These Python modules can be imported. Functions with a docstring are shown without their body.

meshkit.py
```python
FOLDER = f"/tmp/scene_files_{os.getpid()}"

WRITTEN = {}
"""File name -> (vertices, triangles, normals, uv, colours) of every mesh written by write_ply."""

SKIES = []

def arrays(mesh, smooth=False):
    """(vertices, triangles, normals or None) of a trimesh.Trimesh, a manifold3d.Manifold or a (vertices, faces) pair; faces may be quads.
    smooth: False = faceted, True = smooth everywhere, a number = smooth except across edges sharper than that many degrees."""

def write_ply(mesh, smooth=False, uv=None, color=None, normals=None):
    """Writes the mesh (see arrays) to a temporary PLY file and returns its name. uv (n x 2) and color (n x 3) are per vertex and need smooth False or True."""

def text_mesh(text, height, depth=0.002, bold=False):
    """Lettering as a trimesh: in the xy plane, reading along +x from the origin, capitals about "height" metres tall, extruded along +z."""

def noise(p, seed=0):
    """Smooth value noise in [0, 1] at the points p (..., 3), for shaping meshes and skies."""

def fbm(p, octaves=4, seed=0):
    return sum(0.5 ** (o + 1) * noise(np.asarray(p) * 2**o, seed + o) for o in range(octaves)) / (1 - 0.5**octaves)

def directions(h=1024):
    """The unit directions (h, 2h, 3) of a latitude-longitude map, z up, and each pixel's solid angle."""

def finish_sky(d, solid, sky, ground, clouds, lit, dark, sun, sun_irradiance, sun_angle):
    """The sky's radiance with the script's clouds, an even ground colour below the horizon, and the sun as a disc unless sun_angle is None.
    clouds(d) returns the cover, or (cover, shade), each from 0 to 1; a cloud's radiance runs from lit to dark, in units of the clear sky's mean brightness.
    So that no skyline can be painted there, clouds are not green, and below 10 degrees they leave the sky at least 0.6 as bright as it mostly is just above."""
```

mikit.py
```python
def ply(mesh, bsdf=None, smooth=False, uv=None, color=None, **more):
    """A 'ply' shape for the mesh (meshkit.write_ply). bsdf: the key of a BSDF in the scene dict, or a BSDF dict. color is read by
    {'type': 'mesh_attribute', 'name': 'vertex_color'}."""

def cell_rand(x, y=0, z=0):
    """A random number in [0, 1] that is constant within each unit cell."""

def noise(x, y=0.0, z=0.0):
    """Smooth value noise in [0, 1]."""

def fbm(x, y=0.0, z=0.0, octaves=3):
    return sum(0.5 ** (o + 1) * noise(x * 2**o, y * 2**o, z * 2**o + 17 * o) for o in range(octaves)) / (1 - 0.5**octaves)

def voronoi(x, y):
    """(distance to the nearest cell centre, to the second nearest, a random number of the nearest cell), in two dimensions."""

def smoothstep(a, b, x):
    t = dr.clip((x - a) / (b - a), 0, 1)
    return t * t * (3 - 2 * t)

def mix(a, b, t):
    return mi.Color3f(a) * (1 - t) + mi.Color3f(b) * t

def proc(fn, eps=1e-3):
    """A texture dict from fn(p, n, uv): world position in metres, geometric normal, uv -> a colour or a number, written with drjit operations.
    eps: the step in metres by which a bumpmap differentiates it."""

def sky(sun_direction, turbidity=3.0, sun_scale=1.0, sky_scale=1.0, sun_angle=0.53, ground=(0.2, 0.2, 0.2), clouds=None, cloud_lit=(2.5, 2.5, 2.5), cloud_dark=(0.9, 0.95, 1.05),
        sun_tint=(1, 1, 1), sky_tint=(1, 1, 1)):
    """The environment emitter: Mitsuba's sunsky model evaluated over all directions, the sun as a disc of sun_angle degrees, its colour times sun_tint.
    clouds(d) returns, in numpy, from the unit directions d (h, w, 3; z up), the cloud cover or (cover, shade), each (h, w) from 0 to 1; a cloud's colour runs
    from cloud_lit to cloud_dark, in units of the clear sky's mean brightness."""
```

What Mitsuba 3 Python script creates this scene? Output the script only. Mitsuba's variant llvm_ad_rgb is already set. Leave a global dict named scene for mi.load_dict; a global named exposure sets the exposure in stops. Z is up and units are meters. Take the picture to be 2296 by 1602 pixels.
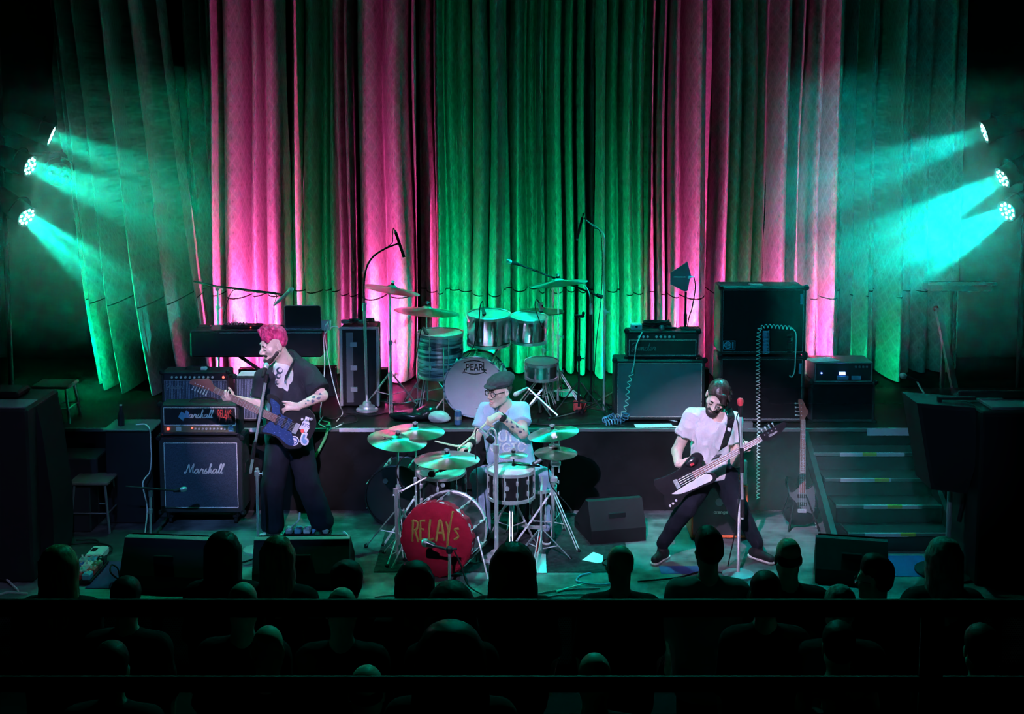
import math, random
import numpy as np, trimesh, shapely, drjit as dr, mitsuba as mi, mikit, meshkit
from shapely.geometry import Polygon
from mikit import proc, noise, fbm, smoothstep, mix, cell_rand
T = mi.ScalarTransform4f
scene, labels = {}, {}
rng = np.random.default_rng(7)

# ---------------------------------------------------------------- camera, lights, exposure
exposure = 6.0
DIM = 1 / 64            # the lamps are in small units, exposure lifts them
scene['camera'] = {'type': 'perspective', 'fov': 41.889, 'fov_axis': 'x', 'near_clip': 0.05, 'far_clip': 100.0,
                   'principal_point_offset_y': 0.16772,
                   'to_world': T().look_at(origin=[0, -12, 3.93], target=[0, -12 + math.cos(math.radians(6)), 3.93 - math.sin(math.radians(6))], up=[0, 0, 1])}
TEAL, GREEN, PINK, LAV = (0.0, 0.80, 0.52), (0.0, 1.0, 0.36), (1.0, 0.085, 0.44), (0.86, 0.60, 1.0)


def spot(name, pos, to, color, power, cutoff, beam, weight=1.0):
    scene[name] = {'type': 'spot', 'to_world': T().look_at(origin=list(pos), target=list(to), up=[0.01, 0.02, 1]),
                   'intensity': {'type': 'rgb', 'value': [power * DIM * c for c in color]}, 'cutoff_angle': cutoff, 'beam_width': beam, 'sampling_weight': weight}


# front-of-house spots hung from the balcony front: one on each player, and a wide cool wash
spot('light_front_singer', (-0.8, -8.6, 6.4), (-1.95, -0.4, 1.35), LAV, 370, 5.5, 2.5, 1.2)
spot('light_front_drummer', (-1.6, -8.6, 6.4), (-0.1, -0.6, 0.80), (0.66, 0.58, 1.0), 360, 7.5, 3.8, 1.2)
spot('light_front_bassist', (-0.6, -8.6, 6.4), (1.7, -0.9, 0.95), LAV, 390, 6.5, 3.5, 1.2)
spot('light_wash_left', (-3.4, -8.6, 6.6), (-2.3, 0.2, 0.9), (0.17, 0.40, 1.0), 125, 10, 6, 0.8)
spot('light_wash_right', (-1.4, -8.6, 6.6), (1.9, 0.7, 1.1), (0.02, 0.50, 0.85), 90, 10, 6, 0.8)
spot('light_front_edge_left', (-1.2, -8.6, 6.4), (-4.1, -0.9, 0.35), (0.42, 0.45, 0.9), 45, 6, 3, 0.6)
spot('light_front_edge_right', (0.8, -8.6, 6.4), (3.6, -0.1, 0.45), (0.30, 0.60, 1.0), 45, 6, 3, 0.6)
# teal wash lamps on the truss above the stage, out of the picture
spot('light_truss_left', (-3.6, 0.9, 6.3), (-1.9, -0.9, 0.6), (0.0, 0.9, 0.45), 70, 22, 8, 1.0)
spot('light_truss_centre', (0.6, 2.0, 6.3), (0.0, -0.1, 0.7), (0.0, 0.9, 0.60), 90, 24, 8, 1.0)
spot('light_truss_right', (3.4, 0.9, 6.3), (1.8, -0.8, 0.6), (0.0, 0.85, 0.85), 90, 22, 8, 1.0)
spot('light_truss_spill', (0.4, 1.6, 6.3), (0.2, -4.4, 0.4), (0.0, 0.9, 0.65), 40, 42, 30, 0.6)
# side PAR heads: (lens centre, point on the beam axis, power); the fixtures are built further down
PARS = [((-4.465, 1.000, 3.552), (-2.881, 1.300, 2.855), 200), ((-4.644, 0.900, 3.263), (-2.935, 0.550, 2.663), 240), ((-4.660, 0.800, 2.780), (-3.033, 0.000, 1.741), 380),
        ((4.577, 1.000, 3.586), (3.082, 1.150, 3.044), 400), ((4.730, 0.900, 3.147), (3.182, 0.600, 2.360), 560), ((4.752, 0.800, 2.836), (2.936, -0.100, 2.043), 760)]
# floor uplights behind the backline, hidden in black slit boxes: (x, y, colour, power, left and right end of the strip each lights)
UPLIGHTS = [(-2.75, 1.8, PINK, 58, -3.46, -2.47), (-1.40, 1.8, PINK, 58, -1.72, -0.90), (-1.95, 1.9, PINK, 13, -1.96, -1.70), (1.95, 1.8, PINK, 45, 1.60, 2.07), (2.32, 1.8, PINK, 45, 2.20, 2.35), (2.75, 1.8, PINK, 35, 2.80, 3.03), (3.35, 1.8, PINK, 54, 3.06, 3.58),
            (-0.6, 1.9, GREEN, 13, -0.80, -0.06), (0.25, 1.9, GREEN, 8, -0.1, 1.50), (1.35, 1.9, GREEN, 12, 0.5, 1.48), (-2.1, 1.9, GREEN, 3.5, -2.5, -1.95), (2.62, 1.9, GREEN, 2.2, 2.38, 2.80), (3.62, 1.9, GREEN, 4, 3.75, 4.9)]

# ---------------------------------------------------------------- mesh helpers: every mesh is (vertices, triangles)
def cat(*ms):
    ms = [m for m in (ms[0] if len(ms) == 1 and isinstance(ms[0], list) else ms)]
    at, vs, fs = 0, [], []
    for v, f in ms:
        vs.append(v); fs.append(np.asarray(f) + at); at += len(v)
    return np.vstack(vs), np.vstack(fs)

def tm(m): return np.asarray(m.vertices, float), np.asarray(m.faces, int)

def unit(a):
    a = np.asarray(a, float); return a / max(np.linalg.norm(a), 1e-12)

def frame(pos, z, x=(1, 0, 0)):
    """4 x 4 with its z axis along z and its x axis as near x as can be."""
    z = unit(z); x = np.asarray(x, float); x = x - z * (x @ z)
    if np.linalg.norm(x) < 1e-6:
        x = np.cross([0, 1.0, 0.3], z)
    x = unit(x); m = np.eye(4); m[:3, 0], m[:3, 1], m[:3, 2], m[:3, 3] = x, np.cross(z, x), z, pos
    return m

def at(pos, rz=0, rx=0, ry=0):
    a, b, c = np.radians([rz, rx, ry]); ca, sa, cb, sb, cc, sc = np.cos(a), np.sin(a), np.cos(b), np.sin(b), np.cos(c), np.sin(c)
    m = np.eye(4)
    m[:3, :3] = np.array([[ca, -sa, 0], [sa, ca, 0], [0, 0, 1]]) @ np.array([[1, 0, 0], [0, cb, -sb], [0, sb, cb]]) @ np.array([[cc, 0, sc], [0, 1, 0], [-sc, 0, cc]])
    m[:3, 3] = pos
    return m

def xf(m, M):
    return m[0] @ M[:3, :3].T + M[:3, 3], (m[1] if np.linalg.det(M[:3, :3]) > 0 else m[1][:, ::-1])

def pt(M, p): return M[:3, :3] @ np.asarray(p, float) + M[:3, 3]

def sweep(pts, r, n=8, closed=False):
    """A tube of radius r (number or one per point) along pts, with end caps."""
    p = np.asarray(pts, float); r = np.broadcast_to(np.asarray(r, float), (len(p),)); k = len(p)
    t = np.gradient(p, axis=0) if not closed else np.roll(p, -1, 0) - np.roll(p, 1, 0)
    t /= np.linalg.norm(t, axis=1, keepdims=True) + 1e-12
    a = np.cross(t[0], [0, 0, 1.0] if abs(t[0][2]) < 0.9 else [1.0, 0, 0]); A = []
    for i in range(k):
        a = unit(a - t[i] * (a @ t[i])); A.append(a)
    A = np.array(A); B = np.cross(t, A); ang = np.arange(n) * 2 * np.pi / n
    v = (p[:, None] + r[:, None, None] * (np.cos(ang)[None, :, None] * A[:, None] + np.sin(ang)[None, :, None] * B[:, None])).reshape(-1, 3)
    i, j = np.meshgrid(np.arange(k if closed else k - 1), np.arange(n), indexing='ij'); i2 = (i + 1) % k; j2 = (j + 1) % n
    a_, b_, c_, d_ = (i * n + j).ravel(), (i * n + j2).ravel(), (i2 * n + j2).ravel(), (i2 * n + j).ravel()
    f = np.vstack([np.stack([a_, b_, c_], 1), np.stack([a_, c_, d_], 1)])
    if not closed:
        v = np.vstack([v, p[0], p[-1]]); q = np.arange(n); q2 = (q + 1) % n; e = (k - 1) * n
        f = np.vstack([f, np.stack([q2, q, q * 0 + k * n], 1), np.stack([e + q, e + q2, q * 0 + k * n + 1], 1)])
    return v, f

def cyl(p0, p1, r0, r1=None, n=12): return sweep([p0, p1], [r0, r0 if r1 is None else r1], n)

def curve(pts, m=24):
    """Catmull-Rom through pts."""
    p = np.asarray(pts, float); p = np.vstack([2 * p[0] - p[1], p, 2 * p[-1] - p[-2]]); out = []
    k = len(p) - 3; per = max(2, m // k)
    for i in range(k):
        t = np.linspace(0, 1, per, endpoint=False)[:, None]; a, b, c, d = p[i:i + 4]
        out.append(0.5 * (2 * b + (c - a) * t + (2 * a - 5 * b + 4 * c - d) * t ** 2 + (3 * b - a - 3 * c + d) * t ** 3))
    return np.vstack(out + [p[-2:-1]])

def lathe(prof, n=32):
    """prof: (r, z) from bottom to top, turned about z."""
    p = np.asarray(prof, float); k = len(p); ang = np.arange(n) * 2 * np.pi / n
    v = np.stack([p[:, None, 0] * np.cos(ang), p[:, None, 0] * np.sin(ang), np.broadcast_to(p[:, None, 1], (k, n))], -1).reshape(-1, 3)
    i, j = np.meshgrid(np.arange(k - 1), np.arange(n), indexing='ij'); j2 = (j + 1) % n
    a, b, c, d = (i * n + j).ravel(), (i * n + j2).ravel(), ((i + 1) * n + j2).ravel(), ((i + 1) * n + j).ravel()
    return v, np.vstack([np.stack([a, b, c], 1), np.stack([a, c, d], 1)])

def lathe_uv(prof, n=56):
    """lathe with a seam and uv: u around, v outward."""
    p = np.asarray(prof, float); k = len(p); ang = np.linspace(0, 2 * np.pi, n + 1)
    P = np.stack([p[:, None, 0] * np.cos(ang), p[:, None, 0] * np.sin(ang), np.broadcast_to(p[:, None, 1], (k, n + 1))], -1)
    v, f = grid(P); uv = np.stack([np.broadcast_to(ang / (2 * np.pi), (k, n + 1)), np.broadcast_to(np.linspace(0, 1, k)[:, None], (k, n + 1))], -1).reshape(-1, 2)
    return (v, f[:, ::-1]), uv

def disc(r, z=0.0, n=32, h=0.004): return lathe([(0, z), (r, z), (r, z + h), (0, z + h)], n)

_HULL = {}
def box(c, s, b=0.008):
    """Chamfered box: centre c, sizes s."""
    s = np.asarray(s, float); b = min(b, 0.3 * s.min())
    if 'f' not in _HULL:
        sg = np.array([[x, y, z] for x in (-1, 1) for y in (-1, 1) for z in (-1, 1)], float)
        pts = np.vstack([sg * np.where(np.arange(3) == k, 1, 0.8) for k in range(3)])
        _HULL['f'] = (sg, tm(trimesh.Trimesh(pts, trimesh.convex.convex_hull(pts).faces, process=False)) if False else None)
        h = trimesh.convex.convex_hull(pts); kd = [int(np.argmin(np.abs(pts - q).sum(1))) for q in np.asarray(h.vertices)]
        _HULL['f'] = (sg, np.array(kd)[np.asarray(h.faces)])
    sg, f = _HULL['f']
    v = np.vstack([sg * (s / 2 - np.where(np.arange(3) == k, 0, b)) for k in range(3)])
    return v + np.asarray(c, float), f

def bx(x0, x1, y0, y1, z0, z1, b=0.008): return box(((x0 + x1) / 2, (y0 + y1) / 2, (z0 + z1) / 2), (abs(x1 - x0), abs(y1 - y0), abs(z1 - z0)), b)

def ext(poly, depth):
    """Polygon (points, or shapely) extruded along z from 0 to depth."""
    g = poly if hasattr(poly, 'geom_type') else Polygon(poly)
    g = g if g.is_valid else g.buffer(0)
    return cat([tm(trimesh.creation.extrude_polygon(q, depth, engine='earcut')) for q in getattr(g, 'geoms', [g])])

def hull(pts): return tm(trimesh.convex.convex_hull(np.asarray(pts, float)))

def grid(P):
    """(m, n, 3) points -> sheet."""
    P = np.asarray(P, float); m, n = P.shape[:2]; i, j = np.meshgrid(np.arange(m - 1), np.arange(n - 1), indexing='ij')
    a = (i * n + j).ravel()
    return P.reshape(-1, 3), np.vstack([np.stack([a, a + 1, a + n + 1], 1), np.stack([a, a + n + 1, a + n], 1)])

def ribbon(pts, w, side, thick=0.003):
    """A flat strap along pts, width w across the vector side."""
    p = np.asarray(pts, float); s = unit(side) * w / 2; t = np.gradient(p, axis=0); nn = np.cross(t, s); nn /= np.linalg.norm(nn, axis=1, keepdims=True) + 1e-12; nn *= thick / 2
    ring = np.stack([p - s - nn, p + s - nn, p + s + nn, p - s + nn], 1); k = len(p); v = ring.reshape(-1, 3); f = []
    for i in range(k - 1):
        for j in range(4):
            a, b, c, d = i * 4 + j, i * 4 + (j + 1) % 4, (i + 1) * 4 + (j + 1) % 4, (i + 1) * 4 + j
            f += [[a, b, c], [a, c, d]]
    e = (k - 1) * 4; f += [[0, 2, 1], [0, 3, 2], [e, e + 1, e + 2], [e, e + 2, e + 3]]
    return v, np.array(f)

def text(s, h, M, depth=0.003, bold=False): return xf(tm(meshkit.text_mesh(s, h, depth, bold)), M)

FACE = at((0, 0, 0), 0, 90)          # a drawing in x, y stood up to face the audience (-y)
def facing(pos, s=1.0, tilt=0, rz=0): return at(pos, rz, 90) @ at((0, 0, 0), tilt) @ np.diag([s, s, s, 1.0])

def script_text(strokes, r, M):
    """Handwriting: each stroke a list of (x, y), as a thin tube pressed flat."""
    out = []
    for st in strokes:
        c = curve([(x, y, 0) for x, y in st], 8 * max(1, len(st) - 1)) if len(st) > 2 else np.array([(x, y, 0.0) for x, y in st])
        v, f = sweep(c, r, 6); out.append((v * [1, 1, 0.5], f))
    return xf(cat(out), M)

# ---------------------------------------------------------------- smooth bodies: a distance field of cones and ellipsoids, meshed with surface nets
def blob(prims, h=0.006, noise_amp=0.0, noise_freq=12.0, seed=0):
    """prims: ('c', p0, p1, r0, r1, k) round cone | ('e', centre, radii, axes 3 x 3 or None, k) ellipsoid | ('-c' / '-e', ...) cut | ('-y', p0, p1, r, k) flat-ended cylinder cut."""
    def bounds(q):
        if q[0][-1] == 'e': return np.asarray(q[1]) - max(q[2]), np.asarray(q[1]) + max(q[2])
        a, b = np.asarray(q[1], float), np.asarray(q[2], float); r = max(q[3], q[4]) if q[0][-1] == 'c' else q[3]
        return np.minimum(a, b) - r, np.maximum(a, b) + r
    pos = [q for q in prims if q[0][0] != '-']
    lo = np.min([bounds(q)[0] for q in pos], 0) - 4 * h; hi = np.max([bounds(q)[1] for q in pos], 0) + 4 * h
    n = np.ceil((hi - lo) / h).astype(int) + 1; D = np.full(n, 0.5, np.float32)
    for q in prims:
        k = q[-1]; a, b = bounds(q); i0 = np.maximum(((a - lo - k - 3 * h) / h).astype(int), 0); i1 = np.minimum(((b - lo + k + 3 * h) / h).astype(int) + 2, n)
        if (i1 <= i0).any(): continue
        sl = tuple(slice(u, v) for u, v in zip(i0, i1)); X = np.stack(np.meshgrid(*[lo[d] + h * np.arange(i0[d], i1[d]) for d in range(3)], indexing='ij'), -1).astype(np.float32)
        kind = q[0][-1]
        if kind == 'e':
            r = np.asarray(q[2], np.float32); Y = X - np.asarray(q[1], np.float32)
            if q[3] is not None: Y = Y @ np.asarray(q[3], np.float32)
            k0 = np.linalg.norm(Y / r, axis=-1); k1 = np.linalg.norm(Y / r ** 2, axis=-1); d = k0 * (k0 - 1) / np.maximum(k1, 1e-6)
        else:
            a = np.asarray(q[1], np.float32); ab = np.asarray(q[2], np.float32) - a; l2 = max(float(ab @ ab), 1e-9); t = ((X - a) @ ab) / l2
            if kind == 'c':
                tc = np.clip(t, 0, 1); d = np.linalg.norm(X - a - tc[..., None] * ab, axis=-1) - (q[3] + (q[4] - q[3]) * tc)
            else:
                d = np.maximum(np.linalg.norm(X - a - t[..., None] * ab, axis=-1) - q[3], (np.abs(t - 0.5) - 0.5) * math.sqrt(l2))
        if q[0][0] == '-':
            e = D[sl]; hh = np.maximum(k - np.abs(e + d), 0) / max(k, 1e-6); D[sl] = np.maximum(e, -d) + hh * hh * k / 4
        else:
            e = D[sl]; hh = np.maximum(k - np.abs(e - d), 0) / max(k, 1e-6); D[sl] = np.minimum(e, d) - hh * hh * k / 4
    return nets(D, lo, h, noise_amp, noise_freq, seed)

def nets(D, lo, h, noise_amp=0.0, noise_freq=12.0, seed=0):
    ins = D < 0; c = [ins[i:ins.shape[0] - 1 + i, j:ins.shape[1] - 1 + j, k:ins.shape[2] - 1 + k] for i in (0, 1) for j in (0, 1) for k in (0, 1)]
    cnt = sum(x.astype(np.int8) for x in c); act = (cnt > 0) & (cnt < 8); idx = np.full(act.shape, -1, np.int64); cells = np.argwhere(act); idx[act] = np.arange(len(cells))
    acc = np.zeros((len(cells), 3)); num = np.zeros(len(cells)); corner = [(i, j, k) for i in (0, 1) for j in (0, 1) for k in (0, 1)]
    val = {o: D[cells[:, 0] + o[0], cells[:, 1] + o[1], cells[:, 2] + o[2]].astype(float) for o in corner}
    for o in corner:
        for d in range(3):
            if o[d] == 0:
                o2 = tuple(o[e] + (e == d) for e in range(3)); a, b = val[o], val[o2]; s = (a < 0) != (b < 0); t = np.where(s, a / np.where(s, a - b, 1), 0)
                p = np.array(o, float)[None] + t[:, None] * (np.arange(3) == d); acc[s] += p[s]; num[s] += 1
    v = lo + h * (cells + acc / num[:, None]); F = []
    for d in range(3):
        e1, e2 = (d + 1) % 3, (d + 2) % 3; n = np.array(ins.shape); sl0 = [slice(1, m - 1) for m in n]; sl0[d] = slice(0, n[d] - 1); sl1 = list(sl0); sl1[d] = slice(1, n[d])
        a, b = ins[tuple(sl0)], ins[tuple(sl1)]; w = np.argwhere(a != b)
        if not len(w): continue
        off = np.array([1, 1, 1]); off[d] = 0; g = w + off; fl = a[a != b]
        def ix(u, q):
            c_ = g.copy(); c_[:, e1] -= u; c_[:, e2] -= q; return idx[c_[:, 0], c_[:, 1], c_[:, 2]]
        A, B, C_, D_ = ix(1, 1), ix(0, 1), ix(0, 0), ix(1, 0); Q = np.stack([A, B, C_, D_], 1); Q = np.where(fl[:, None], Q, Q[:, ::-1])
        F += [Q[:, [0, 1, 2]], Q[:, [0, 2, 3]]]
    f = np.vstack(F)
    if noise_amp:
        m = trimesh.Trimesh(v, f, process=False); w = v * np.asarray(noise_freq); d = (meshkit.fbm(w, 3, seed) - 0.5) * 2
        if np.ndim(noise_freq): d = d * .6 + 0.9 * (1 - 3.2 * np.abs(meshkit.noise(w * 1.3 + 0.35 * d[:, None], seed + 5) - 0.5))   # creases
        v = v + np.asarray(m.vertex_normals) * (d * noise_amp)[:, None]
    return v, f

# ---------------------------------------------------------------- scene bookkeeping
def numbered(key, taken):
    if key not in taken: return key
    i = 1
    while f'{key}_{i:03d}' in taken: i += 1
    return f'{key}_{i:03d}'

_roots, _keys = set(), set()
def thing(name, label, cat_, group=None, kind=None):
    k = numbered(name, _roots); _roots.add(k)
    labels[k] = {'label': label, 'category': cat_}
    if group: labels[k]['group'] = group
    if kind: labels[k]['kind'] = kind
    return k

def put(parent, name, mesh, mat, smooth=35, label=None, kind=None, **more):
    k = numbered(f'{parent}__{name}', _keys); _keys.add(k)
    scene[k] = mikit.ply(mesh, mat, smooth, **more)
    if label or kind:
        labels[k] = {**({'label': label} if label else {}), **({'kind': kind} if kind else {})}
    return k

def solo(name, mesh, mat, label, cat_, group=None, smooth=35, kind=None, **more):
    k = thing(name, label, cat_, group, kind); scene[k] = mikit.ply(mesh, mat, smooth, **more); return k

def struct(name, mesh, mat, label, cat_, smooth=False, **more):
    _roots.add(name); labels[name] = {'label': label, 'category': cat_, 'kind': 'structure'}; scene[name] = mikit.ply(mesh, mat, smooth, **more); return name

# ---------------------------------------------------------------- materials
def rgb(*c): return {'type': 'rgb', 'value': list(c)}
def mat(name, color, rough=0.5, metal=0.0, spec=0.5, clear=0.0, sheen=0.0, two=True):
    d = {'type': 'principled', 'base_color': color if isinstance(color, dict) else rgb(*color), 'roughness': rough, 'metallic': metal, 'specular': spec}
    if clear: d['clearcoat'] = clear; d['clearcoat_gloss'] = 0.9
    if sheen: d['sheen'] = sheen
    scene[name] = {'type': 'twosided', 'bsdf': d} if two else d
    return name
def dull(name, color):
    scene[name] = {'type': 'twosided', 'bsdf': {'type': 'diffuse', 'reflectance': color if isinstance(color, dict) else rgb(*color)}}
    return name

def curtain_fn(p, n, uv):
    # woven damask: nested lozenges, 15 x 17 cm, in two dyes of the same thread
    u = uv.x / 0.15; v = uv.y / 0.17
    a = dr.abs(u - dr.floor(u) - 0.5) + dr.abs(v - dr.floor(v) - 0.5)
    line = smoothstep(.25, .85, dr.cos((a - .5) * 6.2832 * 2.0)); core = 1 - smoothstep(.06, .14, a)
    thread = noise(uv.x * 260, uv.y * 40) * 0.25 + 0.85
    return mix(mix((0.47, 0.43, 0.42), (0.57, 0.53, 0.52), line * .7), (0.33, 0.29, 0.28), core * .9) * thread
dull('curtain_cloth', proc(curtain_fn))
mat('black_cloth', (0.012, 0.012, 0.014), 0.9, spec=0.2)
mat('black_matte', (0.013, 0.013, 0.015), 0.65, spec=0.35)
mat('black_gloss', (0.015, 0.015, 0.018), 0.22, clear=0.6)
mat('tolex', (0.03, 0.03, 0.034), 0.5, spec=0.5)
mat('chrome', (0.86, 0.87, 0.88), 0.38, 0.75)
mat('steel', (0.58, 0.60, 0.62), 0.45, 0.7)
mat('bronze', (0.86, 0.81, 0.74), 0.30, 1.0)
scene['bronze']['bsdf']['anisotropic'] = 0.85
mat('white_head', (0.78, 0.78, 0.76), 0.5)
mat('white_plastic', (0.75, 0.75, 0.72), 0.4)
mat('paper', (0.8, 0.8, 0.78), 0.8)
def floor_fn(p, n, uv):
    s = fbm(p.x * 1.4, p.y * 1.8, 0, 4); q = fbm(p.x * 9, p.y * 9, 3, 3); sc = noise(p.x * 3, p.y * 60, 1)
    return mix((0.05, 0.052, 0.055), (0.22, 0.225, 0.23), smoothstep(.35, .75, s * 0.8 + q * 0.3)) * (0.85 + 0.2 * sc)
mat('stage_paint', proc(floor_fn), 0.5, spec=0.4)
def riser_fn(p, n, uv):
    q = fbm(p.x * 7, p.y * 7, p.z * 7, 3)
    return mix((0.002, 0.002, 0.002), (0.011, 0.011, 0.012), q)
mat('riser_paint', proc(riser_fn), 0.6, spec=0.25)

# ---------------------------------------------------------------- the stage and the house
dull('house_carpet', (0.006, 0.006, 0.007))
RZ, RY = 0.80, 0.42          # riser top, riser front edge
struct('floor', bx(-6.5, 6.5, -1.85, RY + 0.02, -0.12, 0, 0.004), 'stage_paint', 'scuffed grey front stage floor below the riser', 'floor')
struct('stage_riser', bx(-6.5, 6.5, RY, 4.6, 0, RZ, 0.006), 'riser_paint', 'black raised back half of the stage', 'riser')
struct('wall_back', bx(-6.6, 6.6, 3.9, 4.0, 0, 7, 0.004), 'black_cloth', 'black back wall behind the curtains', 'wall')
struct('wall_left', bx(-6.6, -6.5, -1.9, 4.6, -1.2, 7, 0.004), 'black_cloth', 'black wall of the left wing', 'wall')
struct('wall_right', bx(6.5, 6.6, -1.9, 4.6, -1.2, 7, 0.004), 'black_cloth', 'black wall of the right wing', 'wall')
struct('floor_house', bx(-7, 7, -9.6, -1.80, -0.7, -0.6, 0.004), 'house_carpet', 'dark house floor under the audience', 'floor')

# ---------------------------------------------------------------- curtains: ridges measured as (left, right, how far the fold stands out)
def ridge(cx, w, a): return (cx, w, a)
# each panel: x range, base depth, floor depth of the valleys, ridges (centre, half width, depth)
def drape(name, label, x0, x1, y, ridges, lean=(0, 0), flare=0.0, z0=RZ + 0.02, z1=6.2, group=None, seam=True):
    nx = max(40, int((x1 - x0) * 130)); X = np.linspace(x0, x1, nx); Z = np.concatenate([np.linspace(z0, 1.9, 12), np.linspace(1.95, z1, 14)])
    P = np.zeros((len(Z), nx, 3)); xc = (x0 + x1) / 2
    for k, z in enumerate(Z):
        h = (z - z0) / (z1 - z0); d = np.zeros(nx); wob = 0.018 * np.sin(z * 1.3 + x0 * 7)
        for cx, w, a in ridges:
            c = cx + wob * (0.5 + ((cx * 37.7) % 1)); ww = w * (1.0 + 0.10 * (1 - h) - 0.05)
            d = np.maximum(d, 2.5 * a * np.sqrt(np.clip(1 - ((X - c) / ww) ** 2, 0, 1)))
        fine = 0.008 * (meshkit.noise(np.stack([X * 11, X * 0 + z * 0.25, X * 0], -1), 3) - 0.5) + 0.02 * (meshkit.noise(np.stack([X * 4, X * 0 + z * 0.3, X * 0 + 5], -1), 3) - 0.5)
        sh = lean[0] * (1 - h) ** 1.6 + lean[1] * h
        P[k] = np.stack([X + sh + (X - xc) * flare * (1 - h), y + .14 - d - fine * 2, np.full(nx, z)], -1)
    arc = np.concatenate([[0], np.cumsum(np.linalg.norm(np.diff(P[len(Z) // 2], axis=0), axis=1))])
    uv = np.stack([np.broadcast_to(arc, (len(Z), nx)), np.broadcast_to(Z[:, None], (len(Z), nx))], -1).reshape(-1, 2)
    t = thing(name, label, 'curtain', group)
    put(t, 'cloth', grid(P), 'curtain_cloth', True, uv=uv)
    if seam:                                                   # the stitched join of the lower width of cloth
        k = int(np.argmin(np.abs(Z - 1.75))); w = (1.75 - Z[k - 1]) / (Z[k] - Z[k - 1]) if Z[k] > 1.75 else 0
        line = P[k] + [0, -0.004, 0]; line[:, 2] = 1.752 + 0.006 * np.sin(X * 9)
        a = line.copy(); a[:, 2] -= 0.007; a[:, 1] += 0.002; b = line.copy(); b[:, 2] += 0.007; b[:, 1] += 0.002
        put(t, 'seam', grid(np.stack([a, line, b])), 'black_cloth', False)
    return t

def px_x(p): return (p - 1148) / 202.5                     # measured across the photograph, in metres at the curtain line
def rid(l, r, a): return (px_x((l + r) / 2), px_x((r - l) / 2 + 1148), a)
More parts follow.
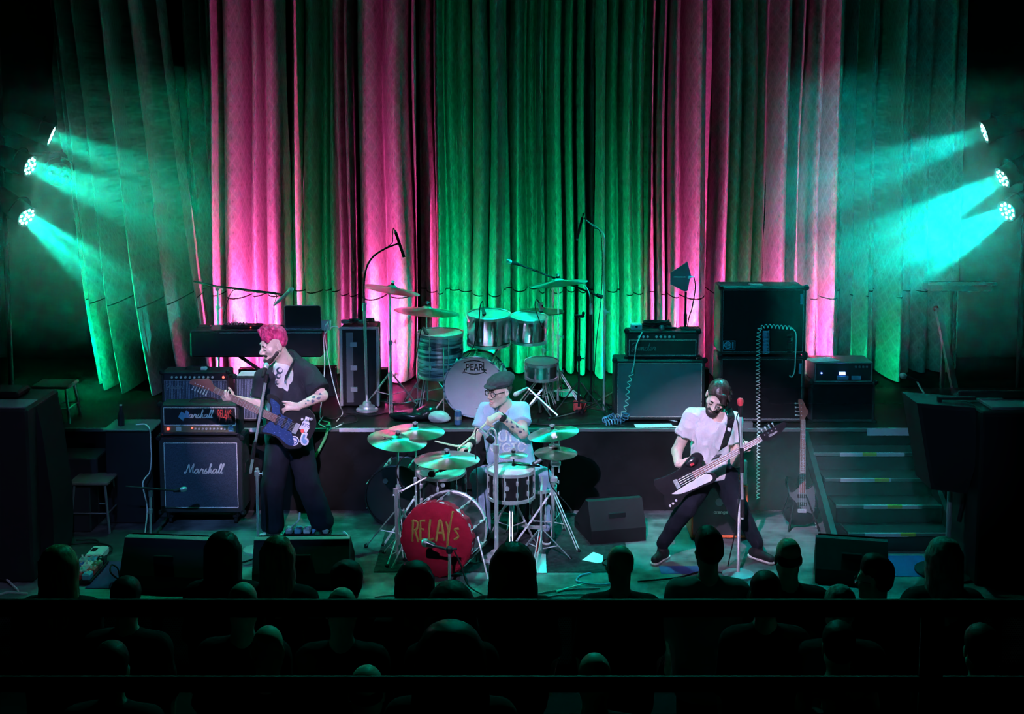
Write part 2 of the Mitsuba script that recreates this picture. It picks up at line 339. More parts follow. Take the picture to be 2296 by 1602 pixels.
# left leg drapes, further downstage, gathered at the foot and pulled to the right
drape('stage_curtain', 'teal-lit gathered drape at far left behind the metal stool', -4.98, -3.80, 2.70,
      [rid(124, 138, .26), rid(148, 158, .22), rid(170, 190, .34), rid(213, 234, .40), rid(246, 254, .16), rid(272, 302, .44), rid(326, 346, .38), rid(368, 394, .26)], lean=(0.50, 0.0), flare=0.10)
drape('stage_curtain', 'narrow dim pink and green drape just left of the widest pink one', -3.80, -3.33, 3.45, [rid(392, 420, .18), rid(424, 440, .10), rid(441, 462, .14), rid(462, 474, .06)], lean=(0.12, 0))
drape('stage_curtain', 'wide pink-lit lozenge drape behind the keyboard', -3.31, -2.48, 2.88, [rid(478, 501, .20), rid(506, 566, .26), rid(566, 600, .20), rid(598, 646, .22)])
drape('stage_curtain', 'dark green drape above the laptop between two pink ones', -2.48, -1.93, 3.05, [rid(645, 676, .10), rid(676, 716, .16), rid(716, 735, .08), rid(735, 757, .14)])
drape('stage_curtain', 'brightest pink drape behind the gooseneck microphone stand', -1.93, -1.04, 2.90, [rid(757, 780, .20), rid(778, 801, .22), rid(806, 868, .30), rid(862, 928, .28), rid(928, 946, .20)])
drape('stage_curtain', 'dim green drape with one thin pink fold left of the drum kit', -1.04, -0.44, 3.02, [rid(946, 974, .12), rid(974, 992, .18), rid(1000, 1026, .08), rid(1024, 1058, .14)])
drape('stage_curtain', 'bright green drape behind the silver rack toms', -0.44, -0.07, 2.95, [rid(1058, 1098, .22), rid(1094, 1130, .22)])
drape('stage_curtain', 'dark green drape behind the tilted boom cymbal', -0.07, 0.92, 3.06,
      [rid(1146, 1178, .14), rid(1184, 1204, .06), rid(1206, 1222, .18), rid(1232, 1262, .16), rid(1270, 1290, .14), rid(1296, 1316, .18), rid(1322, 1340, .08)])
drape('stage_curtain', 'green drape behind the tall overhead microphone stand', 0.92, 1.71, 2.98,
      [rid(1334, 1360, .22), rid(1362, 1388, .10), rid(1396, 1422, .20), rid(1420, 1446, .18), rid(1452, 1474, .12), rid(1474, 1494, .20)])
drape('stage_curtain', 'pink-lit drape behind the flat paddle antenna', 1.71, 2.17, 2.88, [rid(1495, 1522, .24), rid(1520, 1582, .28)])
drape('stage_curtain', 'drape with a pink fold then dark green beside the tall amp stack', 2.17, 2.84, 3.00, [rid(1602, 1633, .26), rid(1640, 1668, .08), rid(1668, 1700, .12), rid(1700, 1726, .08)])
drape('stage_curtain', 'pink-lit drape to the right of the tall black amp stack', 2.84, 3.60, 2.90, [rid(1726, 1766, .22), rid(1770, 1792, .20), rid(1793, 1832, .28), rid(1828, 1876, .28)])
drape('stage_curtain', 'hazy teal drape at far right with thin pink folds', 3.60, 5.1, 3.00,
      [rid(1884, 1898, .08), rid(1899, 1912, .22), rid(1932, 1944, .24), rid(1956, 1976, .08), rid(1984, 2018, .30), rid(2030, 2060, .10), rid(2070, 2100, .10), rid(2110, 2160, .08)])

# ---------------------------------------------------------------- side PAR heads, on poles
mat('led_plate', (0.05, 0.06, 0.06), 0.4)
def par_head(label, pos, to, power, lit=True, n=12, tint=TEAL, yoke=True, group=None, r=0.105):
    t = thing('stage_light', label, 'stage light', group); d = unit(np.array(to) - pos); M = frame(pos, d, (0, 0, 1)); s = r / 0.105
    put(t, 'housing', xf(lathe([(0, -.46), (.055, -.46), (.085, -.42), (.100, -.30), (.108, -.06), (.114, 0.004), (.106, .004), (.100, -.06), (.090, -.30), (.075, -.40), (0, -.41)], 28), M @ np.diag([s, s, s, 1])), 'black_matte')
    q = [(0.027 * s * np.cos(a), 0.027 * s * np.sin(a)) for a in np.radians((30, 150, 270))] + [(0.074 * s * np.cos(a), 0.074 * s * np.sin(a)) for a in np.radians(np.arange(0, 360, 40))]
    put(t, 'lens_grid', xf(cat([cyl((-.1 * s * np.cos(a), -.1 * s * np.sin(a), -.008), (.1 * s * np.cos(a), .1 * s * np.sin(a), -.008), .0022, n=5) for a in np.radians((30, 90, 150))] + [sweep([(.074 * s * np.cos(a), .074 * s * np.sin(a), -.008) for a in np.linspace(0, 2 * np.pi, 28, endpoint=False)], .0022, 5, True)]), M), 'black_matte')
    if yoke:
        a = np.linspace(0, np.pi, 13); put(t, 'yoke', xf(sweep(np.stack([.15 * np.sin(a), -.13 * s * np.cos(a), 0 * a - .12], -1), .008, 6), M), 'black_matte')
    put(t, 'leds', xf(cat([(lambda m: (m[0] + [x, y, 0], m[1]))(disc(.0155 * s, -.004, 12, .005)) for x, y in q]), M), 'led_plate', False, kind='stuff',
        **({'emitter': {'type': 'area', 'radiance': rgb(*(np.array([0.35, 1.0, 0.9]) * 14 * DIM)), 'sampling_weight': 0.02}} if lit else {}))
    if lit: spot(f'{t}_beam', pt(M, (0, 0, -.38 * s)), pt(M, (0, 0, 1)), tint, power, 9.5, 4, 6.0)    # the lamp at the back of the long can
    return t
NAMES = ['topmost of the three teal side lights at left, turned away', 'middle teal side light at left, round face of bright diodes', 'lowest teal side light at left, round face of bright diodes',
         'topmost teal side light at right, seen nearly edge on', 'middle teal side light at right, oval face of bright diodes', 'lowest teal side light at right, roundest bright face']
for nm, (p, q, w) in zip(NAMES, PARS): par_head(nm, np.array(p), np.array(q), w, tint=(0.0, 0.8, 0.5) if p[0] < 0 else (0.0, 0.8, 0.68))
par_head('unlit round stage light hanging beside the left teal beams', np.array((-4.541, 1.400, 3.152)), np.array((-4.117, 0.200, 2.780)), 0, lit=False, r=0.12)
put('stage_light_006', 'bracket', cat(cyl(np.array((-4.541, 1.400, 3.152)) + [0, .05, .12], np.array((-4.541, 1.400, 3.152)) + [0, .05, .22], .012), cyl(np.array((-4.541, 1.400, 3.152)) + [0, .05, .22], (-4.95, 1.0, (-4.541, 1.400, 3.152)[2] + .22), .014)), 'black_matte')
for lab, x, y, z1 in (('thin black pole carrying the side lights at far left', -4.95, 1.0, 4.4), ('thin black pole carrying the side lights at far right', 5.02, 1.05, 4.4)):
    t = thing('lighting_pole', lab, 'pole'); put(t, 'tube', cyl((x, y, RZ), (x, y, z1), .025), 'black_matte'); put(t, 'base', xf(lathe([(0, 0), (.25, 0), (.25, .015), (.03, .03), (0, .03)], 24), at((x, y, RZ))), 'black_matte')
    for z in ((3.55, 3.2, 2.76) if x < 0 else (3.6, 3.1, 2.8)): put(t, 'arm', cyl((x, y, z), (x * .955, y - .05, z), .014), 'black_matte')

UP_AT = ['behind the stage piano, lighting the widest pink drape', 'behind the road case, lighting the brightest pink drape', 'beside the road case, lighting one thin pink fold', 'behind the antenna pole, lighting the pink drape there', 'left of the tall bass stack, lighting one pink fold', 'behind the tall bass stack, lighting its left pink folds', 'behind the glowing rack amp, lighting the right pink folds', 'behind the oyster floor tom, lighting the bright green drape', 'behind the mirror rack toms, lighting the dark green drape', 'behind the hi-hat, lighting the green drape at centre right', 'behind the laptop, lighting the dark green drape', 'behind the left edge of the tall bass stack, dim green', 'behind the low dark cabinet at right, lighting the hazy drape']
# ---------------------------------------------------------------- floor uplights with tall barn doors, hidden behind the backline
for k, (x, y, c, w, xa, xb) in enumerate(UPLIGHTS):
    z = RZ + 0.06; d = 2.60 - y; q = .022
    t = thing('floor_uplight', 'boxed floor flood ' + UP_AT[k], 'stage light', 'curtain uplights behind the backline')
    put(t, 'can', xf(lathe([(0, -.05), (.05, -.05), (.06, 0), (.055, 0), (.045, -.03), (0, -.03)], 20), frame((x, y - .005, z), (0, .3, .9))), 'black_matte')
    ga, gb = q * (xa - x) / d, q * (xb - x) / d; w2 = .10; h = .30   # an upright slit in a black box gives a band of even width
    put(t, 'box', cat(bx(x - w2, x + w2, y - .09, y - .085, RZ, RZ + h, .001), bx(x - w2, x - w2 + .005, y - .09, y + q, RZ, RZ + h, .001), bx(x + w2 - .005, x + w2, y - .09, y + q, RZ, RZ + h, .001), bx(x - w2, x + w2, y - .09, y + q + .004, RZ + h, RZ + h + .005, .001)), 'black_matte', False)
    put(t, 'barn_door', bx(x - w2, x + ga, y + q, y + q + .003, RZ, RZ + h, .001), 'black_matte', False)
    put(t, 'barn_door', bx(x + gb, x + w2, y + q, y + q + .003, RZ, RZ + h, .001), 'black_matte', False)
    spot(f'light_up_{k}', (x, y, z + .02), (x + .3 * ((xa + xb) / 2 - x), y + .8, z + .02 + (1.5 if c is PINK else 0.65)), c, w, 72, 26, 0.6)

# an open flood at the foot of the left wing rakes across the gathered drape
t = thing('floor_uplight', 'open floor flood in the left wing, raking across the gathered drape', 'stage light', 'curtain uplights behind the backline'); q_ = np.array((-5.55, 1.75, RZ + .10)); d_ = unit((1.0, .42, .55))
put(t, 'can', xf(lathe([(0, -.10), (.08, -.10), (.09, 0), (.08, 0), (.07, -.05), (0, -.05)], 20), frame(q_, d_)), 'black_matte'); put(t, 'foot', box((-5.58, 1.74, RZ + .015), (.16, .12, .03), .004), 'black_matte')
spot('light_up_left', q_ + d_ * .03, q_ + d_, GREEN, 90, 42, 18, 0.6)
# ---------------------------------------------------------------- haze over the stage
def haze_bank(name, label, lo, hi, puffs, seed):
    lo, hi = np.array(lo), np.array(hi); q = np.stack(np.meshgrid(*[np.linspace(lo[d], hi[d], n) for d, n in ((0, 34), (1, 26), (2, 28))], indexing='ij'), -1)
    h = sum(a * np.exp(-(((q - np.array(c)) / np.array(r)) ** 2).sum(-1)) for c, r, a in puffs) * (0.65 + 0.7 * meshkit.fbm(q * [1.2, 1.2, 1.6], 3, seed))
    e = np.minimum((q - lo), (hi - q)).min(-1); h = h * np.clip(e / .3, 0, 1)
    scene[name + '_medium'] = {'type': 'heterogeneous', 'albedo': rgb(.93, .93, .93), 'scale': 1.0, 'phase': {'type': 'hg', 'g': 0.1},
                               'sigma_t': {'type': 'gridvolume', 'grid': mi.VolumeGrid(np.ascontiguousarray(h.transpose(2, 1, 0)[..., None]).astype(np.float32)), 'filter_type': 'trilinear', 'to_world': T().translate(list(lo)).scale(list(hi - lo))}}
    _roots.add(name); labels[name] = {'label': label, 'category': 'haze', 'kind': 'stuff'}
    scene[name] = mikit.ply(bx(lo[0], hi[0], lo[1], hi[1], lo[2], hi[2], .0005), {'type': 'null'}, False, interior={'type': 'ref', 'id': name + '_medium'})
haze_bank('stage_haze', 'bank of haze in which the three beams at right show', (2.3, -.35, 1.22), (6.0, 1.75, 4.3), [((4.1, 0.7, 2.6), (1.45, 0.45, 1.15), 1.4)], 4)
haze_bank('stage_haze_001', 'bank of haze in which the three beams at left show', (-6.0, -.25, 1.4), (-2.6, 1.85, 4.3), [((-4.2, 0.8, 2.75), (1.25, 0.45, 1.0), 1.2)], 9)
haze_bank('stage_haze_002', 'low teal haze over the stage floor around the bassist and the stairs', (1.3, -1.6, 0.02), (5.0, 0.38, 1.2), [((3.0, -.4, .45), (1.2, 0.9, .6), .16)], 5)

# ---------------------------------------------------------------- lettering
CUR = {'M': ([(-.15, .15), (0, 0), (.12, .3), (.3, 1), (.42, .4), (.5, .1), (.62, .5), (.85, 1.05), (.8, .4), (.85, .05), (1.0, .1)], 1.0),
       'a': ([(.45, .42), (.2, .45), (.03, .2), (.12, 0), (.3, .1), (.45, .42), (.42, .12), (.5, 0), (.62, .1)], .6), 'r': ([(0, .1), (.15, .5), (.2, .42), (.35, .42), (.33, .1), (.42, 0), (.5, .1)], .48),
       's': ([(0, .05), (.22, .5), (.2, .3), (.33, .12), (.2, -.02), (.05, .06), (.3, 0), (.45, .1)], .42), 'h': ([(0, .1), (.3, .85), (.3, 1.05), (.2, .95), (.1, 0), (.2, .35), (.33, .45), (.35, .1), (.45, 0), (.55, .1)], .54),
       'l': ([(0, .1), (.28, .85), (.28, 1.05), (.18, .95), (.1, .15), (.18, 0), (.3, .1)], .28), 'F': ([(-.2, .8), (.1, 1.0), (.7, .95), (.4, .9), (.2, .3), (.0, -.1), (-.15, 0), (.1, .45), (.5, .5)], .6),
       'e': ([(0, .1), (.25, .2), (.32, .4), (.2, .45), (.06, .2), (.16, 0), (.4, .1)], .4), 'n': ([(0, .1), (.12, .45), (.12, 0), (.22, .38), (.35, .45), (.36, .1), (.45, 0), (.55, .1)], .54),
       'd': ([(.4, .42), (.15, .42), (.02, .2), (.12, 0), (.3, .1), (.55, 1.0), (.42, .15), (.52, 0), (.6, .1)], .58)}
def cursive(word, h, r, M, slant=0.25):
    x, st = 0, []
    for ch in word:
        p, adv = CUR[ch]; st.append([((x + a + slant * b * .6) * h, b * h) for a, b in p]); x += adv
    return script_text(st, r, M)

# ---------------------------------------------------------------- amplifiers
def grille_fn(p, n, uv):
    w = noise(p.x * 160, p.y * 60, p.z * 160)
    return mix((0.03, 0.045, 0.07), (0.075, 0.10, 0.14), w)
mat('grille_cloth', proc(grille_fn), 0.7, spec=0.3)
def ribbed_fn(p, n, uv):
    k = smoothstep(-.2, .6, dr.sin(p.x * 420)) * (0.75 + .5 * noise(p.x * 90, 0, p.z * 200))
    return mix((0.05, 0.06, 0.09), (0.24, 0.27, 0.33), k)
mat('silver_grille', proc(ribbed_fn), 0.6, spec=0.3)
mat('pale_grille', (0.16, 0.20, 0.22), 0.75)
mat('panel_black', (0.025, 0.025, 0.03), 0.35)
mat('gold_panel', (0.35, 0.30, 0.18), 0.4, 0.6)
mat('knob_pale', (0.7, 0.68, 0.6), 0.4)
mat('orange_paint', (0.85, 0.16, 0.05), 0.5)
mat('red_print', (0.85, 0.10, 0.09), 0.6)
mat('blue_foil', (0.25, 0.5, 0.75), 0.3, 0.4)
mat('grey_metal', (0.28, 0.29, 0.30), 0.4, 0.7)
def lamp_mat(name, c, p): scene[name] = {'type': 'twosided', 'bsdf': {'type': 'diffuse', 'reflectance': rgb(.2, .2, .2)}}; return {'type': 'area', 'radiance': rgb(*(np.array(c) * p * DIM)), 'sampling_weight': 0.01}
RED_LED, BLUE_LED, WHITE_LED = lamp_mat('led_red', (1, .05, .03), 6), lamp_mat('led_blue', (.12, .25, 1), 10), lamp_mat('led_white', (.7, .75, 1), 6)
def led(t, p, e, r=.008, name='pilot_light', m='led_red'): put(t, name, xf(disc(r, 0, 10, .004), frame(p, (0, -1, 0))), m, False, emitter=e)

def cabinet(t, x0, x1, y, d, z0, z1, cover='tolex', cloth='grille_cloth', m=.03, piping=None, foot=.012, panel=None, corners=True):
    """Box with a recessed front: frame of four boards, cloth behind them, corner caps, rubber feet. Front plane at depth y."""
    put(t, 'body', cat(bx(x0, x1, y + .03, y + d, z0 + foot, z1, .012), bx(x0, x0 + m, y, y + .04, z0 + foot, z1, .008), bx(x1 - m, x1, y, y + .04, z0 + foot, z1, .008), bx(x0, x1, y, y + .04, z1 - m, z1, .008), bx(x0, x1, y, y + .04, z0 + foot, z0 + foot + m, .008)), cover, 20)
    zb = z0 + foot + m; zt = z1 - m
    if panel:
        put(t, 'control_panel', bx(x0 + m, x1 - m, y + .006, y + .034, panel[0], panel[1], .003), panel[2]); 
        if panel[3]: zb = panel[1]
        else: zt = panel[0]
    put(t, 'grille', bx(x0 + m, x1 - m, y + .014, y + .034, zb, zt, .002), cloth)
    if piping:
        q = .005; put(t, 'piping', cat([cyl((a, y + .01, c), (b, y + .01, e), q, n=6) for a, c, b, e in ((x0 + m, zb, x1 - m, zb), (x0 + m, zt, x1 - m, zt), (x0 + m, zb, x0 + m, zt), (x1 - m, zb, x1 - m, zt))]), piping)
    if corners:
        for cx in (x0, x1):
            for cz in (z0 + foot, z1): put(t, 'corner', box((cx, y + .012, cz), (.05, .05, .05), .02), 'black_gloss')
    for cx in (x0 + .06, x1 - .06):
        for cy in (y + .06, y + d - .06): put(t, 'foot', xf(lathe([(0, 0), (.02, 0), (.022, foot + .002), (0, foot + .002)], 10), at((cx, cy, z0))), 'black_matte')

def strap_handle(t, x0, x1, y, z, name='handle', m='black_gloss'):
    put(t, name, ribbon(curve([(x0, y, z + .002), (x0 + .03, y, z + .028), ((x0 + x1) / 2, y, z + .034), (x1 - .03, y, z + .028), (x1, y, z + .002)], 16), .03, (0, 1, 0), .006), m)

# the script-lettered half stack at left
x0, x1, y = -3.235, -2.475, -0.02
g = thing('guitar_cabinet', 'tall blue-black guitar speaker cabinet with white script badge at left', 'speaker cabinet')
cabinet(g, x0, x1, y, .36, .07, .82, 'tolex', 'grille_cloth', .045, 'white_plastic', .05)
put(g, 'badge', cursive('Marshall', .082, .0055, facing((-3.0, y + .008, .49))), 'white_plastic', label='white script badge')
for cx in (x0 + .08, x1 - .08):
    for cy in (y + .07, y + .29): put(g, 'caster', cat(cyl((cx - .012, cy, .030), (cx + .012, cy, .030), .029, n=16), box((cx, cy, .070), (.05, .05, .024), .004)), 'black_matte')
put(g, 'side_handle', bx(x1 - .002, x1 + .012, y + .12, y + .26, .46, .56, .006), 'black_matte')
hd = thing('amplifier_head', 'black amp head with script badge, blue foil patch and red sticker, on the tall cabinet', 'amplifier')
cabinet(hd, x0 + .01, x1 - .03, y + .04, .24, .822, 1.125, 'tolex', 'panel_black', .03, 'white_plastic', .012, (.862, .93, 'gold_panel', True))
put(hd, 'badge', cursive('arshall', .068, .0045, facing((-2.965, y + .048, 1.0))), 'white_plastic', label='white script badge with its first letter covered')
put(hd, 'foil_patch', xf(ext([(0, .02), (.03, .07), (.06, .05), (.075, .085), (.10, .06), (.095, .03), (.11, .01), (.06, .012), (.045, -.02), (.02, .0)], .004), facing((-3.06, y + .045, .99))), 'blue_foil', False)
put(hd, 'sticker', cat([text('RELAYS', .055, facing((-2.70, y + .048, 1.0)) @ np.diag([.45, 1.35, 1, 1]), .002, True), xf(ext([(0, .02), (.008, -.02), (.016, .02)], .002), facing((-2.69, y + .048, .985))), xf(ext([(.06, .02), (.067, -.03), (.075, .02)], .002), facing((-2.69, y + .048, .985)))]), 'red_print', False, label='red dripping band-name sticker')
for k in range(11): put(hd, 'knob', xf(lathe([(0, 0), (.011, 0), (.009, .014), (0, .016)], 10), frame((-2.905 + k * .034, y + .046, .896), (0, -1, 0))), 'knob_pale')
led(hd, (-3.155, y + .043, .897), RED_LED, .012); led(hd, (-2.935, y + .043, .905), RED_LED, .006)
put(hd, 'plate', bx(-3.085, -3.035, y + .040, y + .046, .876, .916, .002), 'knob_pale'); put(hd, 'plate', bx(-2.60, -2.555, y + .040, y + .046, .87, .922, .002), 'blue_foil')
strap_handle(hd, -2.98, -2.72, y + .16, 1.125)

# two silver-grilled combos on the riser behind it
x0, x1, y = (-3.405, 0.780, 1.027)[0], (-2.755, 0.780, 1.027)[0], 0.78
c = thing('combo_amplifier', 'silver-ribbed combo amp with a row of knobs behind the script-lettered head', 'amplifier')
cabinet(c, x0, x1, y, .26, RZ, RZ + .47, 'tolex', 'silver_grille', .022, 'grey_metal', .012, (RZ + .385, RZ + .45, 'panel_black', False))
for k in range(10): put(c, 'knob', xf(lathe([(0, 0), (.013, 0), (.01, .016), (0, .018)], 10), frame((x0 + .1 + k * .044, y + .008, RZ + .417), (0, -1, 0))), 'knob_pale')
led(c, (x1 - .05, y + .005, RZ + .417), RED_LED, .012)
put(c, 'badge', cursive('Fender', .05, .004, facing((x0 + .05, y + .012, RZ + .30))), 'grey_metal')
strap_handle(c, (x0 + x1) / 2 - .12, (x0 + x1) / 2 + .12, y + .13, RZ + .47)
solo('pale_box', bx(x0 + .36, x0 + .42, y + .08, y + .14, RZ + .471, RZ + .50, .004), 'white_plastic', 'little pale box on top of the silver-ribbed combo amp', 'box')
x0, x1, y = (-2.673, 0.660, 1.054)[0], (-1.968, 0.660, 1.054)[0], 0.66
c = thing('combo_amplifier', 'silver-ribbed combo amp with white sheet on top, behind the guitarist', 'amplifier')
cabinet(c, x0, x1, y, .26, RZ, RZ + .45, 'tolex', 'silver_grille', .022, 'grey_metal', .012)
solo('paper_sheet', box((x0 + .13, y + .12, RZ + .456), (.21, .22, .004), .001), 'paper', 'white sheet lying on the combo amp behind the guitarist', 'paper')

# bass stack: two cabinets, one on the other
x0, x1, y = (1.981, 0.550, 1.035)[0], (2.791, 0.550, 1.035)[0], 0.55
for k, (z0, z1, lab) in enumerate(((RZ + .02, RZ + .66, 'lower black bass cabinet of the tall stack behind the bassist'), (RZ + .675, RZ + 1.33, 'upper black bass cabinet of the tall stack, with pale square badge'))):
    b = thing('bass_cabinet', lab, 'speaker cabinet')
    cabinet(b, x0, x1, y, .42, z0, z1, 'tolex', 'black_cloth', .022, 'grey_metal', .014)
    put(b, 'name_plate', bx(x1 - .055, x1 - .03, y + .003, y + .013, z1 - .16, z1 - .06, .002), 'blue_foil')
    if k:
        put(b, 'top_edge', xf(lathe([(0, 0), (.03, 0), (.03, x1 - x0 - .02), (0, x1 - x0 - .02)], 16), frame((x0 + .01, y + .06, z1 - .018), (1, 0, 0))), 'tolex')
        bd = cat(xf(ext(shapely.box(0, 0, .115, .085).difference(shapely.box(.006, .006, .109, .079)), .004), facing((x0 + .03, y + .012, z0 + .06))),
                 *[xf(ext(shapely.Point(.045, .042).buffer(r).difference(shapely.Point(.045, .042).buffer(r - .007)), .004), facing((x0 + .03, y + .012, z0 + .06))) for r in (.034, .022, .01)], xf(ext(shapely.box(.085, .012, .098, .072), .004), facing((x0 + .03, y + .012, z0 + .06))))
        put(b, 'badge', bd, 'blue_foil', False, label='pale square badge with rings')
        put(b, 'side_latch', bx(x1 - .002, x1 + .02, y + .1, y + .16, z0 + .2, z0 + .24, .004), 'black_gloss')
        put(b, 'lid_recess', bx((x0 + x1) / 2 - .11, (x0 + x1) / 2 + .02, y + .12, y + .22, z1 - .001, z1 + .012, .006), 'grey_metal')
# guitar-amp head and pale-grilled cabinet right of the drums
x0, x1, y = (0.992, 0.700, 1.001)[0], (1.863, 0.700, 1.001)[0], 0.70
c = thing('guitar_cabinet', 'wide pale-grilled speaker cabinet right of the silver drum kit', 'speaker cabinet')
cabinet(c, x0, x1, y, .32, RZ, RZ + .60, 'tolex', 'pale_grille', .03, 'knob_pale', .012)
x0, x1, y = (1.111, 0.780, 1.423)[0], (1.807, 0.780, 1.423)[0], 0.78
hd = thing('amplifier_head', 'small amp head with white knobs and script badge on the pale-grilled cabinet', 'amplifier')
cabinet(hd, x0, x1, y, .24, RZ + .60, RZ + .87, 'tolex', 'panel_black', .022, 'knob_pale', .010, (RZ + .785, RZ + .848, 'panel_black', False))
for k in range(8): put(hd, 'knob', xf(lathe([(0, 0), (.014, 0), (.011, .016), (0, .018)], 10), frame((x0 + .12 + (k + (k > 2)) * .042, y + .008, RZ + .816), (0, -1, 0))), 'white_plastic')
put(hd, 'badge', cursive('Fender', .075, .004, facing((x0 + .06, y + .012, RZ + .68))), 'grey_metal', label='script badge')
led(hd, (x1 - .01, y + .0, RZ + .605), WHITE_LED, .01)
# things on that head
ft = RZ + .87
p = thing('effect_pedal', 'small white stomp box on the left of the white-knobbed amp head', 'pedal'); put(p, 'housing', box((x0 + .10, y + .11, ft + .03), (.11, .09, .06), .01), 'white_plastic'); put(p, 'switch', cyl((x0 + .10, y + .064, ft + .035), (x0 + .10, y + .058, ft + .035), .012), 'black_gloss')
a = np.linspace(0, 6 * np.pi, 90); solo('coiled_cable', sweep(np.stack([x0 + .30 + .15 * np.cos(a) * (1 - a / 90), y + .12 + .09 * np.sin(a), ft + .012 + .004 * a], -1), .010, 6), 'black_matte', 'dark cable bundled on the white-knobbed amp head', 'cable')
bt = thing('ball_microphone', 'dark ball microphone lying among the cable on the amp head', 'microphone'); put(bt, 'grille', xf(lathe([(0, -.03), (.025, -.02), (.03, 0), (.02, .024), (0, .03)], 14), at((x0 + .34, y + .03, ft + .03))), 'grey_metal'); put(bt, 'body', cyl((x0 + .36, y + .035, ft + .03), (x0 + .48, y + .06, ft + .02), .017, .012), 'black_matte')
# paddle antenna on a pole
ax, ay = (1.702, 0.980, 1.828)[0], 0.98
t = thing('paddle_antenna', 'flat green-lit paddle antenna on a slim black pole behind the amp head', 'antenna')
put(t, 'pole', cat(cyl((ax, ay, RZ), (ax, ay, (1.700, 0.980, 2.027)[2]), .011), cyl((ax, ay, RZ + .9), (ax, ay, (1.703, 0.980, 1.806)[2]), .017)), 'black_matte')
put(t, 'base', xf(lathe([(0, 0), (.16, 0), (.16, .012), (.02, .02), (0, .02)], 24), at((ax, ay, RZ))), 'black_matte')
A = [(1.549, 0.980, 2.216), (1.713, 0.980, 2.326), (1.750, 0.980, 2.194), (1.717, 0.980, 2.040), (1.691, 0.980, 2.031), (1.550, 0.980, 2.106)]
mat('antenna_grey', (0.22, 0.24, 0.24), 0.5)
put(t, 'paddle', xf(ext([(q[0], q[2]) for q in A], .012), at((0, .98, 0), 0, 90)), 'antenna_grey', False)
put(t, 'print', cat(bx(A[0][0] + .03, A[0][0] + .15, .965, .968, A[5][2] + .065, A[5][2] + .075, .001), bx(A[0][0] + .17, A[0][0] + .20, .965, .968, A[5][2] + .055, A[5][2] + .075, .001)), 'white_plastic', False)
put(t, 'socket', cyl((1.727, 0.970, 2.178), (1.784, 0.970, 2.174), .008), 'chrome')
solo('antenna_cable', sweep(curve([(1.779, 0.970, 2.174), (1.794, 0.970, 2.072), (1.766, 0.970, 1.874), (1.737, 0.970, 1.776), (1.721, 0.970, 1.652), (1.720, 0.970, 1.386), (1.810, 1.427, 0.810)], 40), .005, 6), 'black_matte', 'thin lead looping down from the flat paddle antenna', 'cable')
solo('equipment_tray', bx((1.652, 0.970, 1.564)[0], (1.840, 0.970, 1.564)[0], .84, 1.0, ft + .001, ft + .012, .004), 'black_matte', 'flat black tray at the right end of the amp head, under the antenna', 'tray')
# amp rack on a dark cabinet right of the bass stack
x0, x1, y = (2.871, 0.620, 1.019)[0], (3.488, 0.620, 1.019)[0], 0.62
c = thing('bass_cabinet', 'low dark cabinet under the amp with blue light, right of the tall stack', 'speaker cabinet'); cabinet(c, x0, x1, y, .4, RZ, RZ + .40, 'tolex', 'black_cloth', .025, None, .012)
rk = thing('rack_amplifier', 'framed rack amp glowing blue on the low dark cabinet', 'amplifier'); xa, xb = x0 + .03, x1 - .03
put(rk, 'case', cat(bx(xa, xb, y + .04, y + .34, RZ + .401, RZ + .60, .006), bx(xa, xa + .014, y, y + .05, RZ + .401, RZ + .60, .004), bx(xb - .014, xb, y, y + .05, RZ + .401, RZ + .60, .004), bx(xa, xb, y, y + .05, RZ + .586, RZ + .60, .004), bx(xa, xb, y, y + .05, RZ + .401, RZ + .415, .004)), 'grey_metal')
put(rk, 'front_panel', bx(xa + .014, xb - .014, y + .02, y + .045, RZ + .415, RZ + .586, .002), 'panel_black')
put(rk, 'meter', bx(xa + .24, xa + .30, y + .012, y + .024, RZ + .47, RZ + .50, .002), 'led_blue', False, emitter=BLUE_LED); put(rk, 'module', bx(xa + .22, xa + .33, y + .012, y + .022, RZ + .425, RZ + .462, .002), 'blue_foil'); put(rk, 'module', bx(xa + .36, xa + .45, y + .012, y + .022, RZ + .425, RZ + .462, .002), 'blue_foil')
for k in range(4): put(rk, 'knob', xf(lathe([(0, 0), (.012, 0), (.01, .014), (0, .016)], 10), frame((xa + .40 + k * .035, y + .02, RZ + .55), (0, -1, 0))), 'grey_metal')
led(rk, (xa + .07, y + .012, RZ + .49), BLUE_LED, .008, m='led_blue')
solo('paper_sheet', xf(box((0, 0, 0), (.28, .2, .003), .001), at((x0 + .12, y + .1, RZ + .604), 14)), 'paper', 'pale sheet hanging over the left corner of the glowing rack amp', 'paper')
# orange-trimmed bass combo behind the bassist's legs
x0, x1, y = (1.593, -0.420, 0.127)[0], (2.097, -0.420, 0.127)[0], -0.42
c = thing('bass_cabinet', 'orange-edged speaker cabinet on the floor behind the bassist', 'speaker cabinet'); cabinet(c, x0, x1, y, .36, .005, .50, 'orange_paint', 'panel_black', .02, None, .01, corners=False)
put(c, 'badge', text('orange', .028, facing(((x0 + x1) / 2 - .05, y + .012, .235)), .003, True), 'white_plastic', False, label='small white lettered plate'); put(c, 'crest', xf(ext(shapely.Point(0, 0).buffer(.035), .004), facing(((x0 + x1) / 2, y + .012, .34))), 'grey_metal')
hd = thing('amplifier_head', 'orange amp head with pale metal rails behind the bassist', 'amplifier')
put(hd, 'chassis', bx(x0 + .02, x1 - .02, y + .06, y + .30, .56, .70, .01), 'orange_paint'); put(hd, 'front_panel', bx(x0 + .05, x1 - .05, y + .05, y + .07, .58, .68, .004), 'panel_black')
for xx in (x0 + .01, x1 - .04):
    put(hd, 'side_rail', cat(bx(xx, xx + .03, y, y + .05, .51, .72, .012), bx(xx, xx + .03, y + .0, y + .3, .50, .53, .01)), 'steel')
